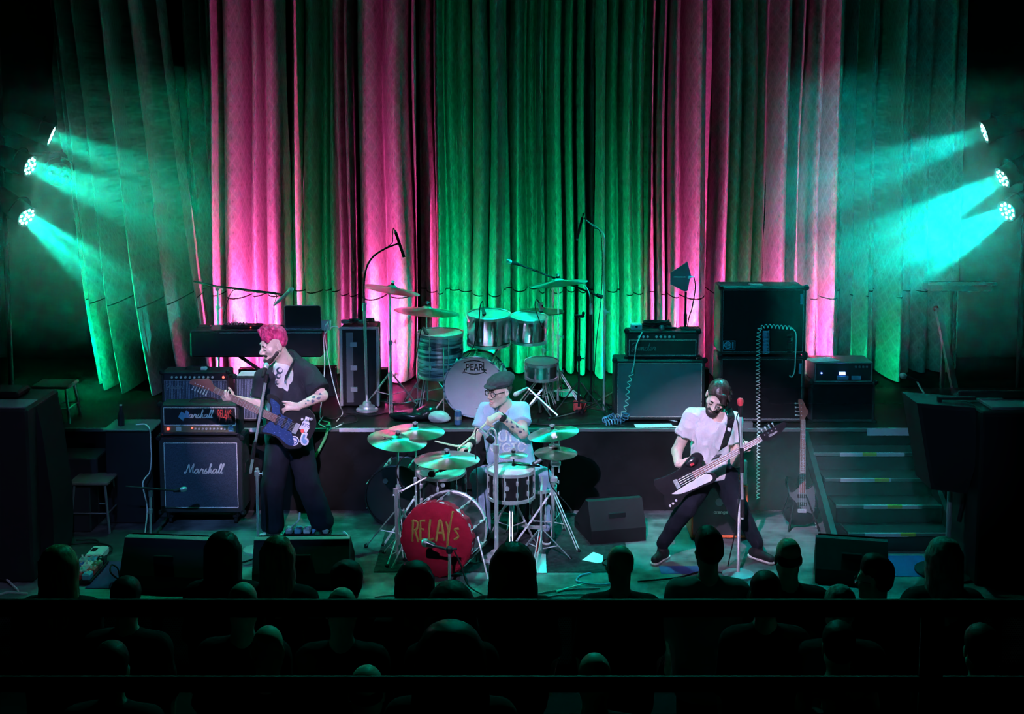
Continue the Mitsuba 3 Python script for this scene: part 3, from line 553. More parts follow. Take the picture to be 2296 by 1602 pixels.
put(hd, 'front_rail', bx(x0, x1 - .02, y - .0, y + .04, .505, .535, .008), 'steel')
for k in range(5): put(hd, 'knob', xf(lathe([(0, 0), (.014, 0), (.012, .018), (0, .02)], 10), frame((x0 + .14 + k * .06, y + .05, .635), (0, -1, 0))), 'white_plastic')

# coiled lead that runs up the bass stack
def coil(p, r, pitch, rad, n=8):
    p = np.asarray(p, float); seg = np.linalg.norm(np.diff(p, axis=0), axis=1); L = np.concatenate([[0], np.cumsum(seg)]); m = int(L[-1] / pitch * n); s = np.linspace(0, L[-1], m)
    c = np.stack([np.interp(s, L, p[:, k]) for k in range(3)], -1); t = np.gradient(c, axis=0); t /= np.linalg.norm(t, axis=1, keepdims=True); a = np.cross(t, [0, 1, 0]); b = np.cross(t, a); ph = s / pitch * 2 * np.pi
    return sweep(c + r * (np.cos(ph)[:, None] * a + np.sin(ph)[:, None] * b), rad, 5)
t = thing('coiled_lead', 'long pale coiled lead climbing the tall bass stack and dropping to the floor', 'cable')
yy = .50
put(t, 'coil', coil(curve([(2.257, -0.050, 0.257), (2.281, 0.100, 0.466), (2.326, 0.360, 0.801), (2.339, 0.480, 1.052), (2.335, 0.500, 1.478), (2.338, 0.500, 1.713), (2.380, 0.500, 1.765), (2.498, 0.500, 1.765), (2.650, 0.500, 1.752)], 60), .018, .036, .0045), 'white_plastic')
put(t, 'plug_end', sweep(curve([(2.650, 0.500, 1.752), (2.689, 0.500, 1.692), (2.689, 0.500, 1.521), (2.684, 0.500, 1.349), (2.660, 0.500, 1.284), (2.635, 0.500, 1.293)], 30), .006, 6), 'white_plastic')
for xs in ((1711, 1725), (1765, 1778)): pass
t = thing('coiled_lead', 'short coiled lead bunched and hanging on the upper bass cabinet front', 'cable')
put(t, 'coil', coil([(2.412, 0.535, 1.720), (2.417, 0.535, 1.501)], .030, .013, .004), 'blue_foil'); put(t, 'coil', coil([(2.637, 0.535, 1.707), (2.642, 0.535, 1.501)], .024, .013, .004), 'black_gloss')
t = thing('coiled_lead', 'pale coiled lead sagging from the white stomp box down the pale-grilled cabinet', 'cable')
put(t, 'lead', sweep(curve([(1.258, 0.760, 1.667), (1.194, 0.660, 1.555), (1.172, 0.640, 1.385), (1.147, 0.630, 1.287)], 24), .006, 6), 'white_plastic')
put(t, 'coil', coil(curve([(1.147, 0.630, 1.287), (1.113, 0.620, 1.150), (1.104, 0.600, 1.024), (1.069, 0.580, 0.920), (0.991, 0.560, 0.881)], 40), .018, .06, .0045), 'white_plastic')
put(t, 'heap', cat([coil(curve([(0.876, 0.626, 0.830), (0.982, 0.729, 0.840), (1.078, 0.679, 0.830), (1.102, 0.662, 0.900)], 16), .035, .03, .006), coil(curve([(0.887, 0.542, 0.820), (0.992, 0.572, 0.830), (1.057, 0.577, 0.820)], 12), .03, .03, .006)]), 'blue_foil')

# ---------------------------------------------------------------- drums, cymbals, stands, microphones
mat('black_lacquer', (0.012, 0.012, 0.014), 0.12, spec=0.6, clear=0.8)
mat('mirror_shell', (0.72, 0.74, 0.78), 0.12, 1.0)
def pearl_fn(p, n, uv):
    a = fbm(p.x * 5, p.y * 5, p.z * 42, 3)
    return mix((0.05, 0.09, 0.16), (0.55, 0.68, 0.80), smoothstep(.38, .62, a))
mat('oyster_wrap', proc(pearl_fn), 0.25, spec=0.6, clear=0.5)
def redcloth_fn(p, n, uv):
    return mix((0.24, 0.008, 0.022), (0.42, 0.02, 0.05), fbm(p.x * 14, p.y * 14, p.z * 14, 4))
mat('red_cloth', proc(redcloth_fn), 0.9, spec=0.1, sheen=0.4)
mat('mustard_paint', (0.30, 0.20, 0.05), 0.9)
mat('lilac_head', (0.70, 0.70, 0.78), 0.6)
mat('dark_head', (0.02, 0.022, 0.024), 0.35)
mat('red_plastic', (0.7, 0.03, 0.04), 0.35)

def drum_parts(t, c, axis, r, depth, shell, head='white_head', back='white_head', lugs=8, hoop='chrome', xdir=(1, 0, 0)):
    """c: centre of the struck head, axis: out of that head."""
    M = frame(c, axis, xdir); L = depth
    put(t, 'shell', xf(lathe([(r * .97, -L), (r, -L + .004), (r, -.004), (r * .97, 0)], 40), M), shell)
    put(t, 'head', xf(lathe([(0, .006), (r * .93, .006), (r * .985, .002), (r * .985, -.006)], 40), M), head)
    put(t, 'back_head', xf(lathe([(r * .985, -L + .006), (r * .985, -L - .002), (r * .93, -L - .006), (0, -L - .006)], 40), M), back)
    for z in (0, -L): put(t, 'hoop', xf(lathe([(r * .985, z - .016), (r * 1.035, z - .016), (r * 1.04, z + .012), (r * 1.0, z + .016), (r * .985, z + .008)], 40), M), hoop)
    for k in range(lugs):
        a = (k + .5) * 2 * np.pi / lugs; R = at((0, 0, 0), math.degrees(a)); q = 1.025 * r
        put(t, 'lug', xf(xf(cat(box((q, 0, -L * .28), (.026, .02, .045), .006), box((q, 0, -L * .72), (.026, .02, .045), .006), cyl((q + .008, 0, -L - .01), (q + .008, 0, .012), .004, n=6)), R), M), 'chrome')
    return M

def cymbal(label, c, r, n=(0, 0, 1), group=None, pair=False):
    t = thing('cymbal', label, 'cymbal', group); M = frame(c, n)
    prof = [(.006, r * .115), (r * .10, r * .105), (r * .16, r * .06), (r * .21, r * .025), (r * .40, -r * .015), (r * .7, -r * .055), (r, -r * .085), (r * .995, -r * .093), (r * .7, -r * .065), (r * .40, -r * .026), (r * .21, r * .013), (.006, r * .09)]
    m_, uv_ = lathe_uv(prof); put(t, 'plate', xf(m_, M), 'bronze', True, uv=uv_)
    if pair: put(t, 'lower_plate', xf(xf(lathe(prof, 56), at((0, 0, -.05), 0, 180)), M), 'bronze')
    put(t, 'felt', xf(lathe([(0, r * .115), (.018, r * .115), (.018, r * .115 + .016), (0, r * .115 + .016)], 12), M), 'black_cloth')
    put(t, 'wing_nut', xf(cat(lathe([(0, r * .115 + .016), (.010, r * .115 + .016), (.008, r * .115 + .045), (0, r * .115 + .045)], 10), box((0, 0, r * .115 + .034), (.045, .006, .014), .003)), M), 'chrome')
    return M

def tripod(t, x, y, z0, h, spread, r=.010, turn=20, m='chrome', braces=True, double=True):
    """Three legs with braces around a pole foot at (x, y, z0); they meet the pole at height h."""
    for k in range(3):
        a = math.radians(turn + 120 * k); f = np.array([x + spread * math.cos(a), y + spread * math.sin(a), z0 + .012]); top = np.array([x + .02 * math.cos(a), y + .02 * math.sin(a), z0 + h]); s = np.array([-math.sin(a), math.cos(a), 0]) * .012
        leg = [cyl(f, top, r * .7, n=6)] if not double else [cyl(f + s, top + s, r * .55, n=6), cyl(f - s, top - s, r * .55, n=6)]
        lk = put(t, 'leg', cat(*leg), m); put_sub(lk, 'rubber_foot', xf(lathe([(0, -.012), (.016, -.012), (.018, .012), (.008, .022), (0, .022)], 8), at(f)), 'black_matte')
        if braces: put(t, 'brace', cyl((x + .012 * math.cos(a), y + .012 * math.sin(a), z0 + h * .42), top * .45 + f * .55, r * .5, n=6), m)

def put_sub(parent, name, mesh, m, smooth=35): return put(parent, name, mesh, m, smooth)

def pole(t, pts, r, m='chrome', collars=(), name='pole'):
    put(t, name, sweep(pts, r, 10), m)
    for c, d in collars:
        k = put(t, 'clamp', cyl(np.array(c) - unit(d) * .022, np.array(c) + unit(d) * .022, .022, n=10), m); put_sub(k, 'wing_screw', cat(cyl(c, np.array(c) + [.045, -.01, 0], .006, n=6), box(np.array(c) + [.05, -.01, 0], (.008, .008, .035), .003)), m)

def cymbal_stand(label, x, y, z0, top, spread=.30, h=.34, turn=20, r=.012):
    t = thing('cymbal_stand', label, 'stand'); top = np.array(top); b = np.array([x, y, z0 + .05]); mid = np.array([x, y, z0 + (top[2] - z0) * .55])
    up = np.array([x, y, top[2] - max(.05, 0.9 * np.linalg.norm(top[:2] - [x, y]))])
    pole(t, [b, mid], r, collars=((mid, (0, 0, 1)), ((x, y, z0 + h), (0, 0, 1)))); pole(t, [mid, up, top], r * .7, name='upper_pole', collars=((up, (0, 0, 1)),))
    tripod(t, x, y, z0, h, spread, turn=turn); return t

def ball_mic(t, tip, tail, m='black_matte', grille='steel', r=.025):
    """Ball-headed vocal microphone: grille centre at tip, cable end at tail."""
    tip, tail = np.array(tip, float), np.array(tail, float); M = frame(tip, unit(tip - tail))
    put(t, 'grille', xf(lathe([(0, -.03), (r * .75, -.028), (r, -.006), (r, .006), (r * .86, .02), (r * .5, .03), (0, .034)], 18), M), grille)
    put(t, 'mic_body', xf(lathe([(0, -np.linalg.norm(tip - tail)), (.011, -np.linalg.norm(tip - tail)), (.020, -.034), (.021, -.026), (0, -.026)], 14), M), m)

def pencil_mic(label, a, b, r=.012, m='black_matte'):
    t = thing('microphone', label, 'microphone'); a, b = np.array(a, float), np.array(b, float)
    put(t, 'mic_body', cyl(a, b, r, r, 12), m); put(t, 'capsule', cyl(b, b + unit(b - a) * .018, r * .9, r * .7, 12), 'steel'); return t

def clip_mic(label, a, b, cable):
    """Stubby drum mic from tail a to nose b, with a looping cable."""
    t = thing('drum_microphone', label, 'microphone'); a, b = np.array(a, float), np.array(b, float)
    put(t, 'mic_body', cyl(a, b, .016, .019, 12), 'grey_metal'); put(t, 'nose', cyl(b, b + unit(b - a) * .02, .022, .018, 12), 'black_matte')
    if cable: put(t, 'lead', sweep(curve(cable, 24), .005, 6), 'black_matte')
    return t

# ---- the silver and oyster kit on the riser
kc = np.array((-0.369, 0.800, 1.119)); r = .292
t = thing('bass_drum', 'bass drum with lilac front head and curved brand logo, on the riser', 'drum')
M = drum_parts(t, kc, (-.06, -1, .02), r, .40, 'oyster_wrap', 'lilac_head', 'dark_head', 10, 'oyster_wrap')
FM = frame(kc + np.array([0, -.009, 0]), (-.06, -1, .02), (1, 0, 0))
arc = lambda y0, s: [(-.10 + .2 * q, y0 + s * (1 - (2 * q - 1) ** 2)) for q in np.linspace(0, 1, 9)]
put(t, 'logo', cat(xf(tm(meshkit.text_mesh('PEARL', .062, .002, True)), FM @ at((-.085, .165, 0)) @ np.diag([.78, 1, 1, 1])), script_text([arc(.238, .022), arc(.150, -.022), [(-.085, .18), (-.10, .15), (-.115, .135)], [(.085, .18), (.105, .15), (.125, .135)]], .0045, FM)), 'black_gloss', False, label='black curved brand logo')
put(t, 'head_mark', script_text([[(0, .02), (.03, .02), (.015, -.01)], [(.04, -.01), (.05, .01), (.06, -.01), (.07, .012)]], .003, FM @ at((.02, -.235, 0))), 'black_gloss')
for s in (-1, 1): put(t, 'spur', cyl(kc + [s * r * .9, .2, -.1], (kc[0] + s * (r + .14), kc[1] + .08, RZ + .01), .008), 'chrome')
def tilt_up(ax): return unit(ax)
t = thing('rack_tom', 'larger mirror-chrome rack tom over the lilac bass drum', 'drum'); c1 = np.array((-0.230, 1.120, 1.778)); drum_parts(t, c1, (0, -.10, 1), .215, .28, 'mirror_shell', 'white_head', 'dark_head', 8)
t = thing('rack_tom', 'smaller mirror-chrome rack tom at the right of the pair', 'drum'); c2 = np.array((0.169, 1.150, 1.747)); drum_parts(t, c2, (.03, -.10, 1), .185, .23, 'mirror_shell', 'white_head', 'dark_head', 7)
t = thing('tom_holder', 'chrome bracket that carries the two mirror rack toms', 'stand')
pole(t, [kc + [.2, .2, r - .01], [(0.009, 1.250, 1.512)[0], 1.3, c1[2] - .12]], .012); put(t, 'arm', sweep([c1 + [.16, .1, -.15], [(0.009, 1.250, 1.512)[0], 1.3, c1[2] - .13], c2 + [-.12, .06, -.13]], .010), 'chrome')
t = thing('floor_tom', 'blue oyster-wrapped floor tom with white head, left of the lilac bass drum', 'drum'); c3 = np.array((-0.715, 1.150, 1.589)); drum_parts(t, c3, (0, -.03, 1), .228, .42, 'oyster_wrap', 'white_head', 'dark_head', 8)
for a in (-80, 40, 160):
    dx, dy = .25 * math.cos(math.radians(a)), .25 * math.sin(math.radians(a)); put(t, 'leg', sweep([(c3[0] + dx, c3[1] + dy, c3[2] - .1), (c3[0] + dx, c3[1] + dy, RZ + .06), (c3[0] + dx * 1.15, c3[1] + dy * 1.15, RZ + .008)], .006, 6), 'chrome')
t = thing('snare_drum', 'small chrome snare on a stand behind the right mirror tom', 'drum'); c4 = np.array((0.300, 1.250, 1.276)); drum_parts(t, c4, (0, -.1, 1), .17, .15, 'mirror_shell', 'white_head', 'dark_head', 8); tripod(t, c4[0], c4[1], RZ, c4[2] - RZ - .16, .22, turn=50)

RC = [('tilted cymbal in front of the brightest pink curtain', (-1.195, 1.200, 2.035), .285, (.18, .03, 1), (878, 905), .3), ('wide flat ride cymbal over the blue oyster floor tom', (-0.860, 1.350, 1.795), .33, (.08, .02, 1), (958, 900), .3),
      ('cymbal tilted up to the right, highest at the right of the riser kit', (0.467, 1.350, 2.081), .30, (-.10, .04, 1), (1250, 905), .32)]
for lab, c, rr, n, (bx_, by_), sp in RC:
    cymbal(lab, c, rr, n); b = (-1.217, 1.272, 0.800) if bx_ == 878 else (-0.866, 1.571, 0.800) if bx_ == 958 else (0.467, 1.470, 0.800)
    cymbal_stand('chrome tripod stand under the ' + lab.split(' in front')[0].split(' over')[0].split(', highest')[0], b[0], c[1] + .02 if bx_ != 878 else c[1], RZ, np.array(c) + [0, 0, .01], sp, .36, turn=(35, 20, 80)[(878, 958, 1250).index(bx_)], r=.013)
c = np.array((0.300, 1.500, 1.771)); cymbal('pair of hi-hat cymbals behind the right mirror tom', c, .235, (0, 0, 1), pair=True); cymbal_stand('hi-hat stand behind the right mirror tom', c[0] + .02, c[1], RZ, c + [0, 0, .02], .24, .3, turn=60, r=.010)
clip_mic('clip microphone with looping lead on the larger mirror tom', (-0.290, 1.020, 1.866), (-0.277, 1.040, 1.805), [(-0.285, 1.020, 1.866), (-0.289, 1.000, 1.931), (-0.314, 0.950, 1.877), (-0.330, 0.880, 1.690), (-0.404, 0.840, 1.455), (-0.600, 0.840, 1.279)])
clip_mic('clip microphone on the smaller mirror tom', (0.269, 1.080, 1.901), (0.287, 1.100, 1.822), [(0.269, 1.080, 1.901), (0.242, 1.060, 1.939), (0.228, 1.000, 1.869), (0.298, 0.980, 1.673), (0.316, 1.000, 1.736)])
clip_mic('slim microphone clipped at the blue oyster floor tom', (-0.873, 1.000, 1.669), (-0.846, 1.050, 1.603), [(-0.873, 1.000, 1.669), (-0.892, 0.950, 1.656), (-0.929, 0.900, 1.444), (-0.974, 0.900, 1.266)])

def round_base_stand(label, x, y, z0, path, r=.013, base_r=.13):
    t = thing('microphone_stand', label, 'microphone stand'); put(t, 'base', xf(lathe([(0, 0), (base_r, 0), (base_r, .018), (base_r * .75, .03), (base_r * .7, .05), (base_r * .4, .06), (base_r * .36, .085), (.02, .10), (0, .10)], 28), at((x, y, z0))), 'chrome')
    put(t, 'pole', sweep([(x, y, z0 + .08), path[0]], r, 10), 'chrome'); put(t, 'collar', cyl(np.array(path[0]) - [0, 0, .03], np.array(path[0]) + [0, 0, .04], r * 1.45, n=10), 'steel'); return t
b = (-1.453, 1.156, 0.800)
t = round_base_stand('tall chrome gooseneck stand on a stepped round base, left of the riser drums', b[0], b[1], RZ, [(-1.408, 0.620, 1.929)], .014, .11)
put(t, 'gooseneck', sweep(curve([(-1.408, 0.620, 1.929), (-1.410, 0.620, 2.144), (-1.382, 0.620, 2.315), (-1.313, 0.620, 2.422), (-1.198, 0.620, 2.498), (-1.083, 0.620, 2.541)], 30), .008, 8), 'black_matte')
pencil_mic('dark pencil microphone at the tip of the gooseneck stand', (-1.025, 0.620, 2.413), (-1.104, 0.620, 2.652), .014)
put(t, 'lead', sweep(curve([(-1.108, 0.620, 2.656), (-1.124, 0.620, 2.690), (-1.134, 0.620, 2.613), (-1.134, 0.620, 2.558), (-1.178, 0.630, 2.514)], 20), .004, 6), 'black_matte')
b = (0.907, 1.080, 0.800)
t = thing('microphone_stand', 'tallest chrome stand with bent top, overhead of the riser drums', 'microphone stand')
X, Y = b[0], .95; pole(t, [(X, Y, RZ + .05), (X, Y, (0.891, 0.950, 1.833)[2])], .013, collars=(((X, Y, (0.891, 0.950, 1.833)[2]), (0, 0, 1)),)); pole(t, curve([(X, Y, (0.891, 0.950, 1.833)[2]), (0.896, 0.950, 2.273), (0.899, 0.950, 2.557), (0.855, 0.950, 2.640), (0.767, 0.950, 2.701), (0.702, 0.950, 2.745)], 30), .008, name='upper_pole'); tripod(t, X, Y, RZ, .12, .28, turn=40, m='black_matte')
put(t, 'lead', sweep(curve([(0.684, 0.930, 2.764), (0.692, 0.930, 2.807), (0.710, 0.930, 2.746), (0.788, 0.930, 2.668), (0.867, 0.930, 2.581), (0.875, 0.930, 2.056), (0.830, 0.930, 1.571), (0.797, 0.900, 1.044)], 50), .004, 6), 'black_matte')
pencil_mic('slim dark microphone pointing down at the tip of the tallest stand', (0.684, 0.930, 2.764), (0.633, 0.930, 2.559), .013)
t = thing('microphone_stand', 'boom stand whose long arm crosses behind the highest right cymbal', 'microphone stand')
b = (0.421, 1.778, 0.800); pole(t, [(b[0], 1.62, RZ + .05), (b[0], 1.62, (0.412, 1.620, 2.062)[2])], .011); put(t, 'boom', sweep([(0.077, 1.400, 2.242), (0.412, 1.600, 2.088), (0.921, 1.750, 1.862)], .010, 8), 'black_matte'); put(t, 'counterweight', cyl((0.879, 1.740, 1.883), (0.936, 1.760, 1.856), .02), 'black_matte'); tripod(t, b[0], 1.62, RZ, .25, .3, turn=10, m='black_matte'); ball_mic(t, (-0.031, 1.360, 2.279), (0.108, 1.400, 2.233))
t = thing('microphone_stand', 'empty black clip stand on wide folded legs, right of the riser drums', 'microphone stand')
b = (0.657, 0.802, 0.800); X, Y = b[0], b[1] + .1; pole(t, [(X, Y, RZ + .1), (X, Y, 1.78)], .010, 'black_matte', collars=(((X, Y, 1.38), (0, 0, 1)),)); put(t, 'clip', cat(box((X, Y, 1.80), (.10, .03, .03), .008), box((X + .04, Y, 1.825), (.03, .03, .04), .008)), 'black_matte'); tripod(t, X, Y, RZ, .34, .34, turn=-30, m='black_matte', double=False)
t = thing('microphone_stand', 'short curved gooseneck with bare plug end beside the tallest stand', 'microphone stand')
b = (0.796, 1.470, 0.800); put(t, 'pole', cyl((b[0], 1.2, RZ + .05), (0.788, 1.200, 1.770), .010), 'black_matte'); put(t, 'gooseneck', sweep(curve([(0.653, 1.200, 2.093), (0.710, 1.200, 2.075), (0.764, 1.200, 1.994), (0.787, 1.200, 1.860)], 20), .006, 6), 'steel'); put(t, 'plug', cyl((0.787, 1.200, 1.873), (0.788, 1.200, 1.770), .014), 'chrome'); tripod(t, b[0], 1.2, RZ, .2, .2, turn=0, m='black_matte')
t = thing('microphone_stand', 'low boom stand with pale microphone aimed at the lilac bass drum', 'microphone stand')
ball_mic(t, (0.043, 0.620, 1.089), (0.150, 0.660, 1.141), 'steel', 'white_plastic', .024); put(t, 'boom', sweep([(0.150, 0.660, 1.141), (0.257, 0.620, 1.050), (0.435, 0.550, 0.896)], .010, 8), 'chrome'); put(t, 'pole', cyl((0.284, 1.080, 0.800), (0.257, 0.620, 1.050), .012), 'chrome'); put(t, 'leg', cyl((0.257, 0.620, 1.050), (0.106, 1.001, 0.810), .008), 'chrome'); put(t, 'leg', cyl((0.257, 0.620, 1.050), (0.385, 0.852, 0.810), .008), 'chrome')

# ---- the black kit on the front floor
kf = np.array((-0.622, -1.349, 0.315)); ax = unit((-.28, -.96, .04)); r = .30
t = thing('bass_drum', 'black bass drum with dark red cloth stretched over its front', 'drum')
back = kf - ax * .40
M = drum_parts(t, kf - ax * .03, ax, r, .38, 'black_lacquer', 'dark_head', 'dark_head', 10, 'chrome')
cv = []
for k in range(12):
    a0, a1 = [(q + .2) * np.pi / 6 for q in (k, k + 1)]; cv.append([(1.05 * r * math.cos(a0), 1.05 * r * math.sin(a0)), (1.05 * r * math.cos(a1), 1.05 * r * math.sin(a1))])
ring = np.array([c_[0] for c_ in cv]); m_ = 8; pts = []
for k in range(12):
    for j in range(m_):
        q = ring[k] * (1 - j / m_) + ring[(k + 1) % 12] * j / m_; pts.append(q * (1 + .012 * math.sin(j * 2.1 + k)))
pts = np.array(pts); N = len(pts); rows = []
for f_, z_ in ((1.0, -.09), (1.03, -.05), (1.0, .002), (.9, .012), (.6, .010), (.3, .006), (0.02, .004)):
    zz = z_ + (.010 * np.sin(np.arange(N) * .9) if z_ < -.04 else .003 * np.sin(np.arange(N) * .6 + f_ * 9)); rows.append(np.column_stack([pts * f_, zz]))
rows = np.array([np.vstack([q, q[:1]]) for q in rows]); MC = frame(kf, ax)
put(t, 'red_cover', xf(grid(rows), MC), 'red_cloth', 50, label='dark red cloth cover with hand-painted letters')
LET = [[(-.235, .10), (-.24, -.08)], [(-.235, .10), (-.19, .085), (-.20, .03), (-.235, .01)], [(-.215, .01), (-.185, -.08)],
       [(-.165, .10), (-.165, -.06)], [(-.165, .10), (-.12, .105)], [(-.165, .03), (-.13, .03)], [(-.165, -.06), (-.12, -.05)],
       [(-.07, .12), (-.085, .02), (-.08, -.05), (-.04, -.04)], [(-.02, -.06), (.02, .12), (.06, -.05)], [(-.005, .01), (.045, .015)],
       [(.075, .11), (.105, .03)], [(.14, .20), (.10, .03), (.085, -.10)], [(.195, .06), (.155, .05), (.19, .0), (.15, -.035)]]
put(t, 'lettering', script_text([[(a * .93 + .02, b + .05) for a, b in st] for st in LET], .010, MC @ at((0, 0, .010))), 'mustard_paint', 60, label='mustard painted letters spelling the band name')
put(t, 'torn_hem', sweep(curve([pt(MC, (.27, -.10, .0)), pt(MC, (.245, -.17, .01)), pt(MC, (.20, -.22, .012)), pt(MC, (.16, -.245, .014))], 16), .012, 6), 'red_cloth')
for s in (-1, 1): put(t, 'spur', cyl(pt(M, (s * r, 0, -.15)), (pt(M, (s * (r + .12), 0, -.05))[0], pt(M, (s * (r + .12), 0, -.02))[1], .01), .008), 'chrome')
t = thing('floor_tom', 'black tom with white head at the left of the seated drummer', 'drum'); c5 = np.array((-0.622, -0.620, 0.684)); drum_parts(t, c5, (0, -.10, 1), .21, .30, 'black_lacquer', 'white_head', 'dark_head', 8, xdir=(.9, .3, 0)); put(t, 'badge', xf(disc(.02, 0, 16, .004), frame(c5 + [0.03, -.222, -.06], (0, -1, 0))), 'chrome')
t = thing('snare_drum', 'black lacquered snare with many chrome lugs in front of the drummer', 'drum'); c6 = np.array((-0.008, -0.620, 0.696)); drum_parts(t, c6, (0, -.02, 1), .20, .235, 'black_lacquer', 'white_head', 'dark_head', 12); put(t, 'badge', xf(disc(.022, 0, 16, .004), frame(c6 + [-.035, -.205, -.11], (-.1, -1, 0))), 'chrome'); tripod(t, c6[0], c6[1], 0, c6[2] - .25, .24, turn=30); put(t, 'basket', cyl(c6 + [0, 0, -.30], c6 + [0, 0, -.24], .03), 'chrome')
put(t, 'stand_pole', cyl((c6[0], c6[1], .1), (c6[0], c6[1], c6[2] - .25), .012), 'chrome')
for k in range(3):
    a = math.radians(30 + 120 * k); put(t, 'basket_arm', sweep([(c6[0], c6[1], c6[2] - .29), (c6[0] + .19 * math.cos(a), c6[1] + .19 * math.sin(a), c6[2] - .25), (c6[0] + .205 * math.cos(a), c6[1] + .205 * math.sin(a), c6[2] - .22)], .006, 6), 'chrome')
t = thing('floor_tom', 'dark floor tom mostly hidden behind the snare and the right stands', 'drum'); c7 = np.array((0.228, -0.300, 0.449)); drum_parts(t, c7, (0, 0, 1), .17, .32, 'black_lacquer', 'dark_head', 'dark_head', 8)
for a in (-80, 40, 160):
    dx, dy = .19 * math.cos(math.radians(a)), .19 * math.sin(math.radians(a)); put(t, 'leg', cyl((c7[0] + dx, c7[1] + dy, c7[2] - .08), (c7[0] + dx, c7[1] + dy, .005), .006, n=6), 'chrome')
ds = np.array((-1.065, 0.020, 0.261)); t = thing('bass_drum', 'unlit black bass drum standing by the riser behind the left cymbals', 'drum'); drum_parts(t, ds, (-.1, -1, .02), .285, .34, 'black_lacquer', 'dark_head', 'dark_head', 8, 'black_gloss'); put(t, 'port_patch', xf(disc(.024, 0, 18, .004), frame(ds + [-.10, -.012, .15], (-.1, -1, 0))), 'grey_metal')
put(t, 'foot', bx(ds[0] - .16, ds[0] + .16, ds[1] + .03, ds[1] + .28, .0, ds[2] - .25, .01), 'black_matte')
FC = [('upper left crash cymbal of the black kit', (-0.846, -0.550, 1.035), .258, (.02, -.05, 1)), ('lower left crash cymbal of the black kit, marked with a black squiggle', (-0.982, -0.780, 1.019), .256, (.10, -.12, 1)), ('broad bell-shaped cymbal over the black tom, centre left', (-0.552, -0.920, 0.890), .278, (0, -.02, 1)),
      ('upper right cymbal of the black kit, tilted left', (0.360, -0.500, 1.003), .228, (-.15, -.04, 1)), ('lower right cymbal of the black kit', (0.384, -0.520, 0.832), .19, (.0, -.06, 1)), ('small dark splash cymbal in front of the drummer', (0.012, -0.720, 0.862), .125, (0, 0, 1))]
FMs = [cymbal(*q) for q in FC]
put('cymbal_005', 'squiggle', script_text([[(-.13, -.03), (-.10, -.05), (-.11, -.09), (-.07, -.06), (-.04, -.10)]], .004, FMs[1] @ at((0, 0, .012))), 'black_gloss') if 'cymbal_005' in _roots else None
cymbal_stand('chrome stand of the upper left crash of the black kit', FC[0][1][0], -.50, 0, np.array(FC[0][1]), .30, .40, turn=200)
cymbal_stand('leftmost chrome stand of the black kit, carrying the marked crash', FC[1][1][0] - .005, -.70, 0, np.array(FC[1][1]), .30, .36, turn=165, r=.014)
t = thing('cymbal_holder', 'short chrome arm holding the broad cymbal over the tom', 'stand'); pole(t, [np.array((-0.833, -0.550, 0.652)), np.array((-0.700, -0.800, 0.771)), np.array(FC[2][1])], .009, collars=(((-0.700, -0.800, 0.771), (0, 0, 1)),))
cymbal_stand('right chrome stand that carries two cymbals of the black kit', (0.361, -0.500, 0.826)[0], -.50, 0, np.array(FC[3][1]), .34, .45, turn=70, r=.016)
t = thing('cymbal_holder', 'chrome clamp and rods joining the two right cymbals', 'stand')
for dx in (-.03, .03): put(t, 'rod', cyl(np.array((0.384, -0.520, 0.643)) + [dx, 0, 0], np.array((0.383, -0.520, 0.944)) + [dx, 0, 0], .008), 'chrome')
for zz in (1000, 1035, 1060): pass
put(t, 'clamp', box((0.372, -0.520, 0.884), (.10, .04, .03), .008), 'chrome'); put(t, 'clamp', box((0.384, -0.520, 0.724), (.09, .05, .05), .012), 'chrome'); put(t, 'clamp', box((0.361, -0.520, 0.583), (.08, .05, .05), .012), 'chrome')
t = thing('cymbal_holder', 'thin black rod holding the small splash cymbal over the snare', 'stand'); put(t, 'rod', sweep([(0.243, -0.520, 0.700), (0.015, -0.700, 0.766), FC[5][1]], .007, 8), 'black_matte'); put(t, 'joint', xf(lathe([(0, -.02), (.018, -.01), (.018, .01), (0, .02)], 12), at((0.015, -0.700, 0.766))), 'black_gloss')
for k, (lab, x, y) in enumerate((('hi-hat pedal stand with red spring at the right of the black kit', -0.1 + (0.244, -1.071, 0.000)[0], (0.244, -1.071, 0.000)[1]),)):
    t = thing('hi_hat_stand', lab, 'stand'); X, Y = (0.246, -1.006, 0.000)[0], (0.246, -1.006, 0.000)[1]; pole(t, [(X, Y, .05), (X, Y, .62), (0.263, -0.660, 0.636)], .010); tripod(t, X, Y, 0, .28, .26, turn=15); put(t, 'spring', cyl((X - .03, Y - .03, .10), (X - .01, Y - .03, .24), .012), 'red_plastic'); put(t, 'pedal', hull([(X - .05 + a * .09, Y - .28 + b * .26, .012 + b * .07) for a in (0, 1) for b in (0, 1)] + [(X - .05 + a * .09, Y - .28 + b * .26, .004 + b * .07) for a in (0, 1) for b in (0, 1)]), 'steel')
# front kit microphones
b = (-0.133, -0.962, 0.000)
t = round_base_stand('straight chrome pipe stand with hooked top right in front of the drummer', b[0], b[1], 0, [(b[0], b[1], .97)], .018, .13)
put(t, 'gooseneck', sweep(curve([(b[0], b[1], .97), (b[0], b[1], 1.08), (b[0] - .02, b[1] + .02, 1.135), (b[0] - .055, b[1] + .05, 1.13), (b[0] - .075, b[1] + .06, 1.09)], 20), .009, 8), 'chrome')
t = thing('microphone', 'stubby pale microphone on the hooked pipe stand, lead hanging', 'microphone'); put(t, 'mic_body', cyl((b[0] - .145, b[1] + .06, 1.13), (b[0] - .06, b[1] + .06, 1.05), .017), 'steel'); put(t, 'nose', xf(lathe([(0, -.035), (.03, -.03), (.033, .01), (.02, .035), (0, .04)], 16), frame((b[0] - .05, b[1] + .06, 1.04), (.7, 0, -.7))), 'black_matte')
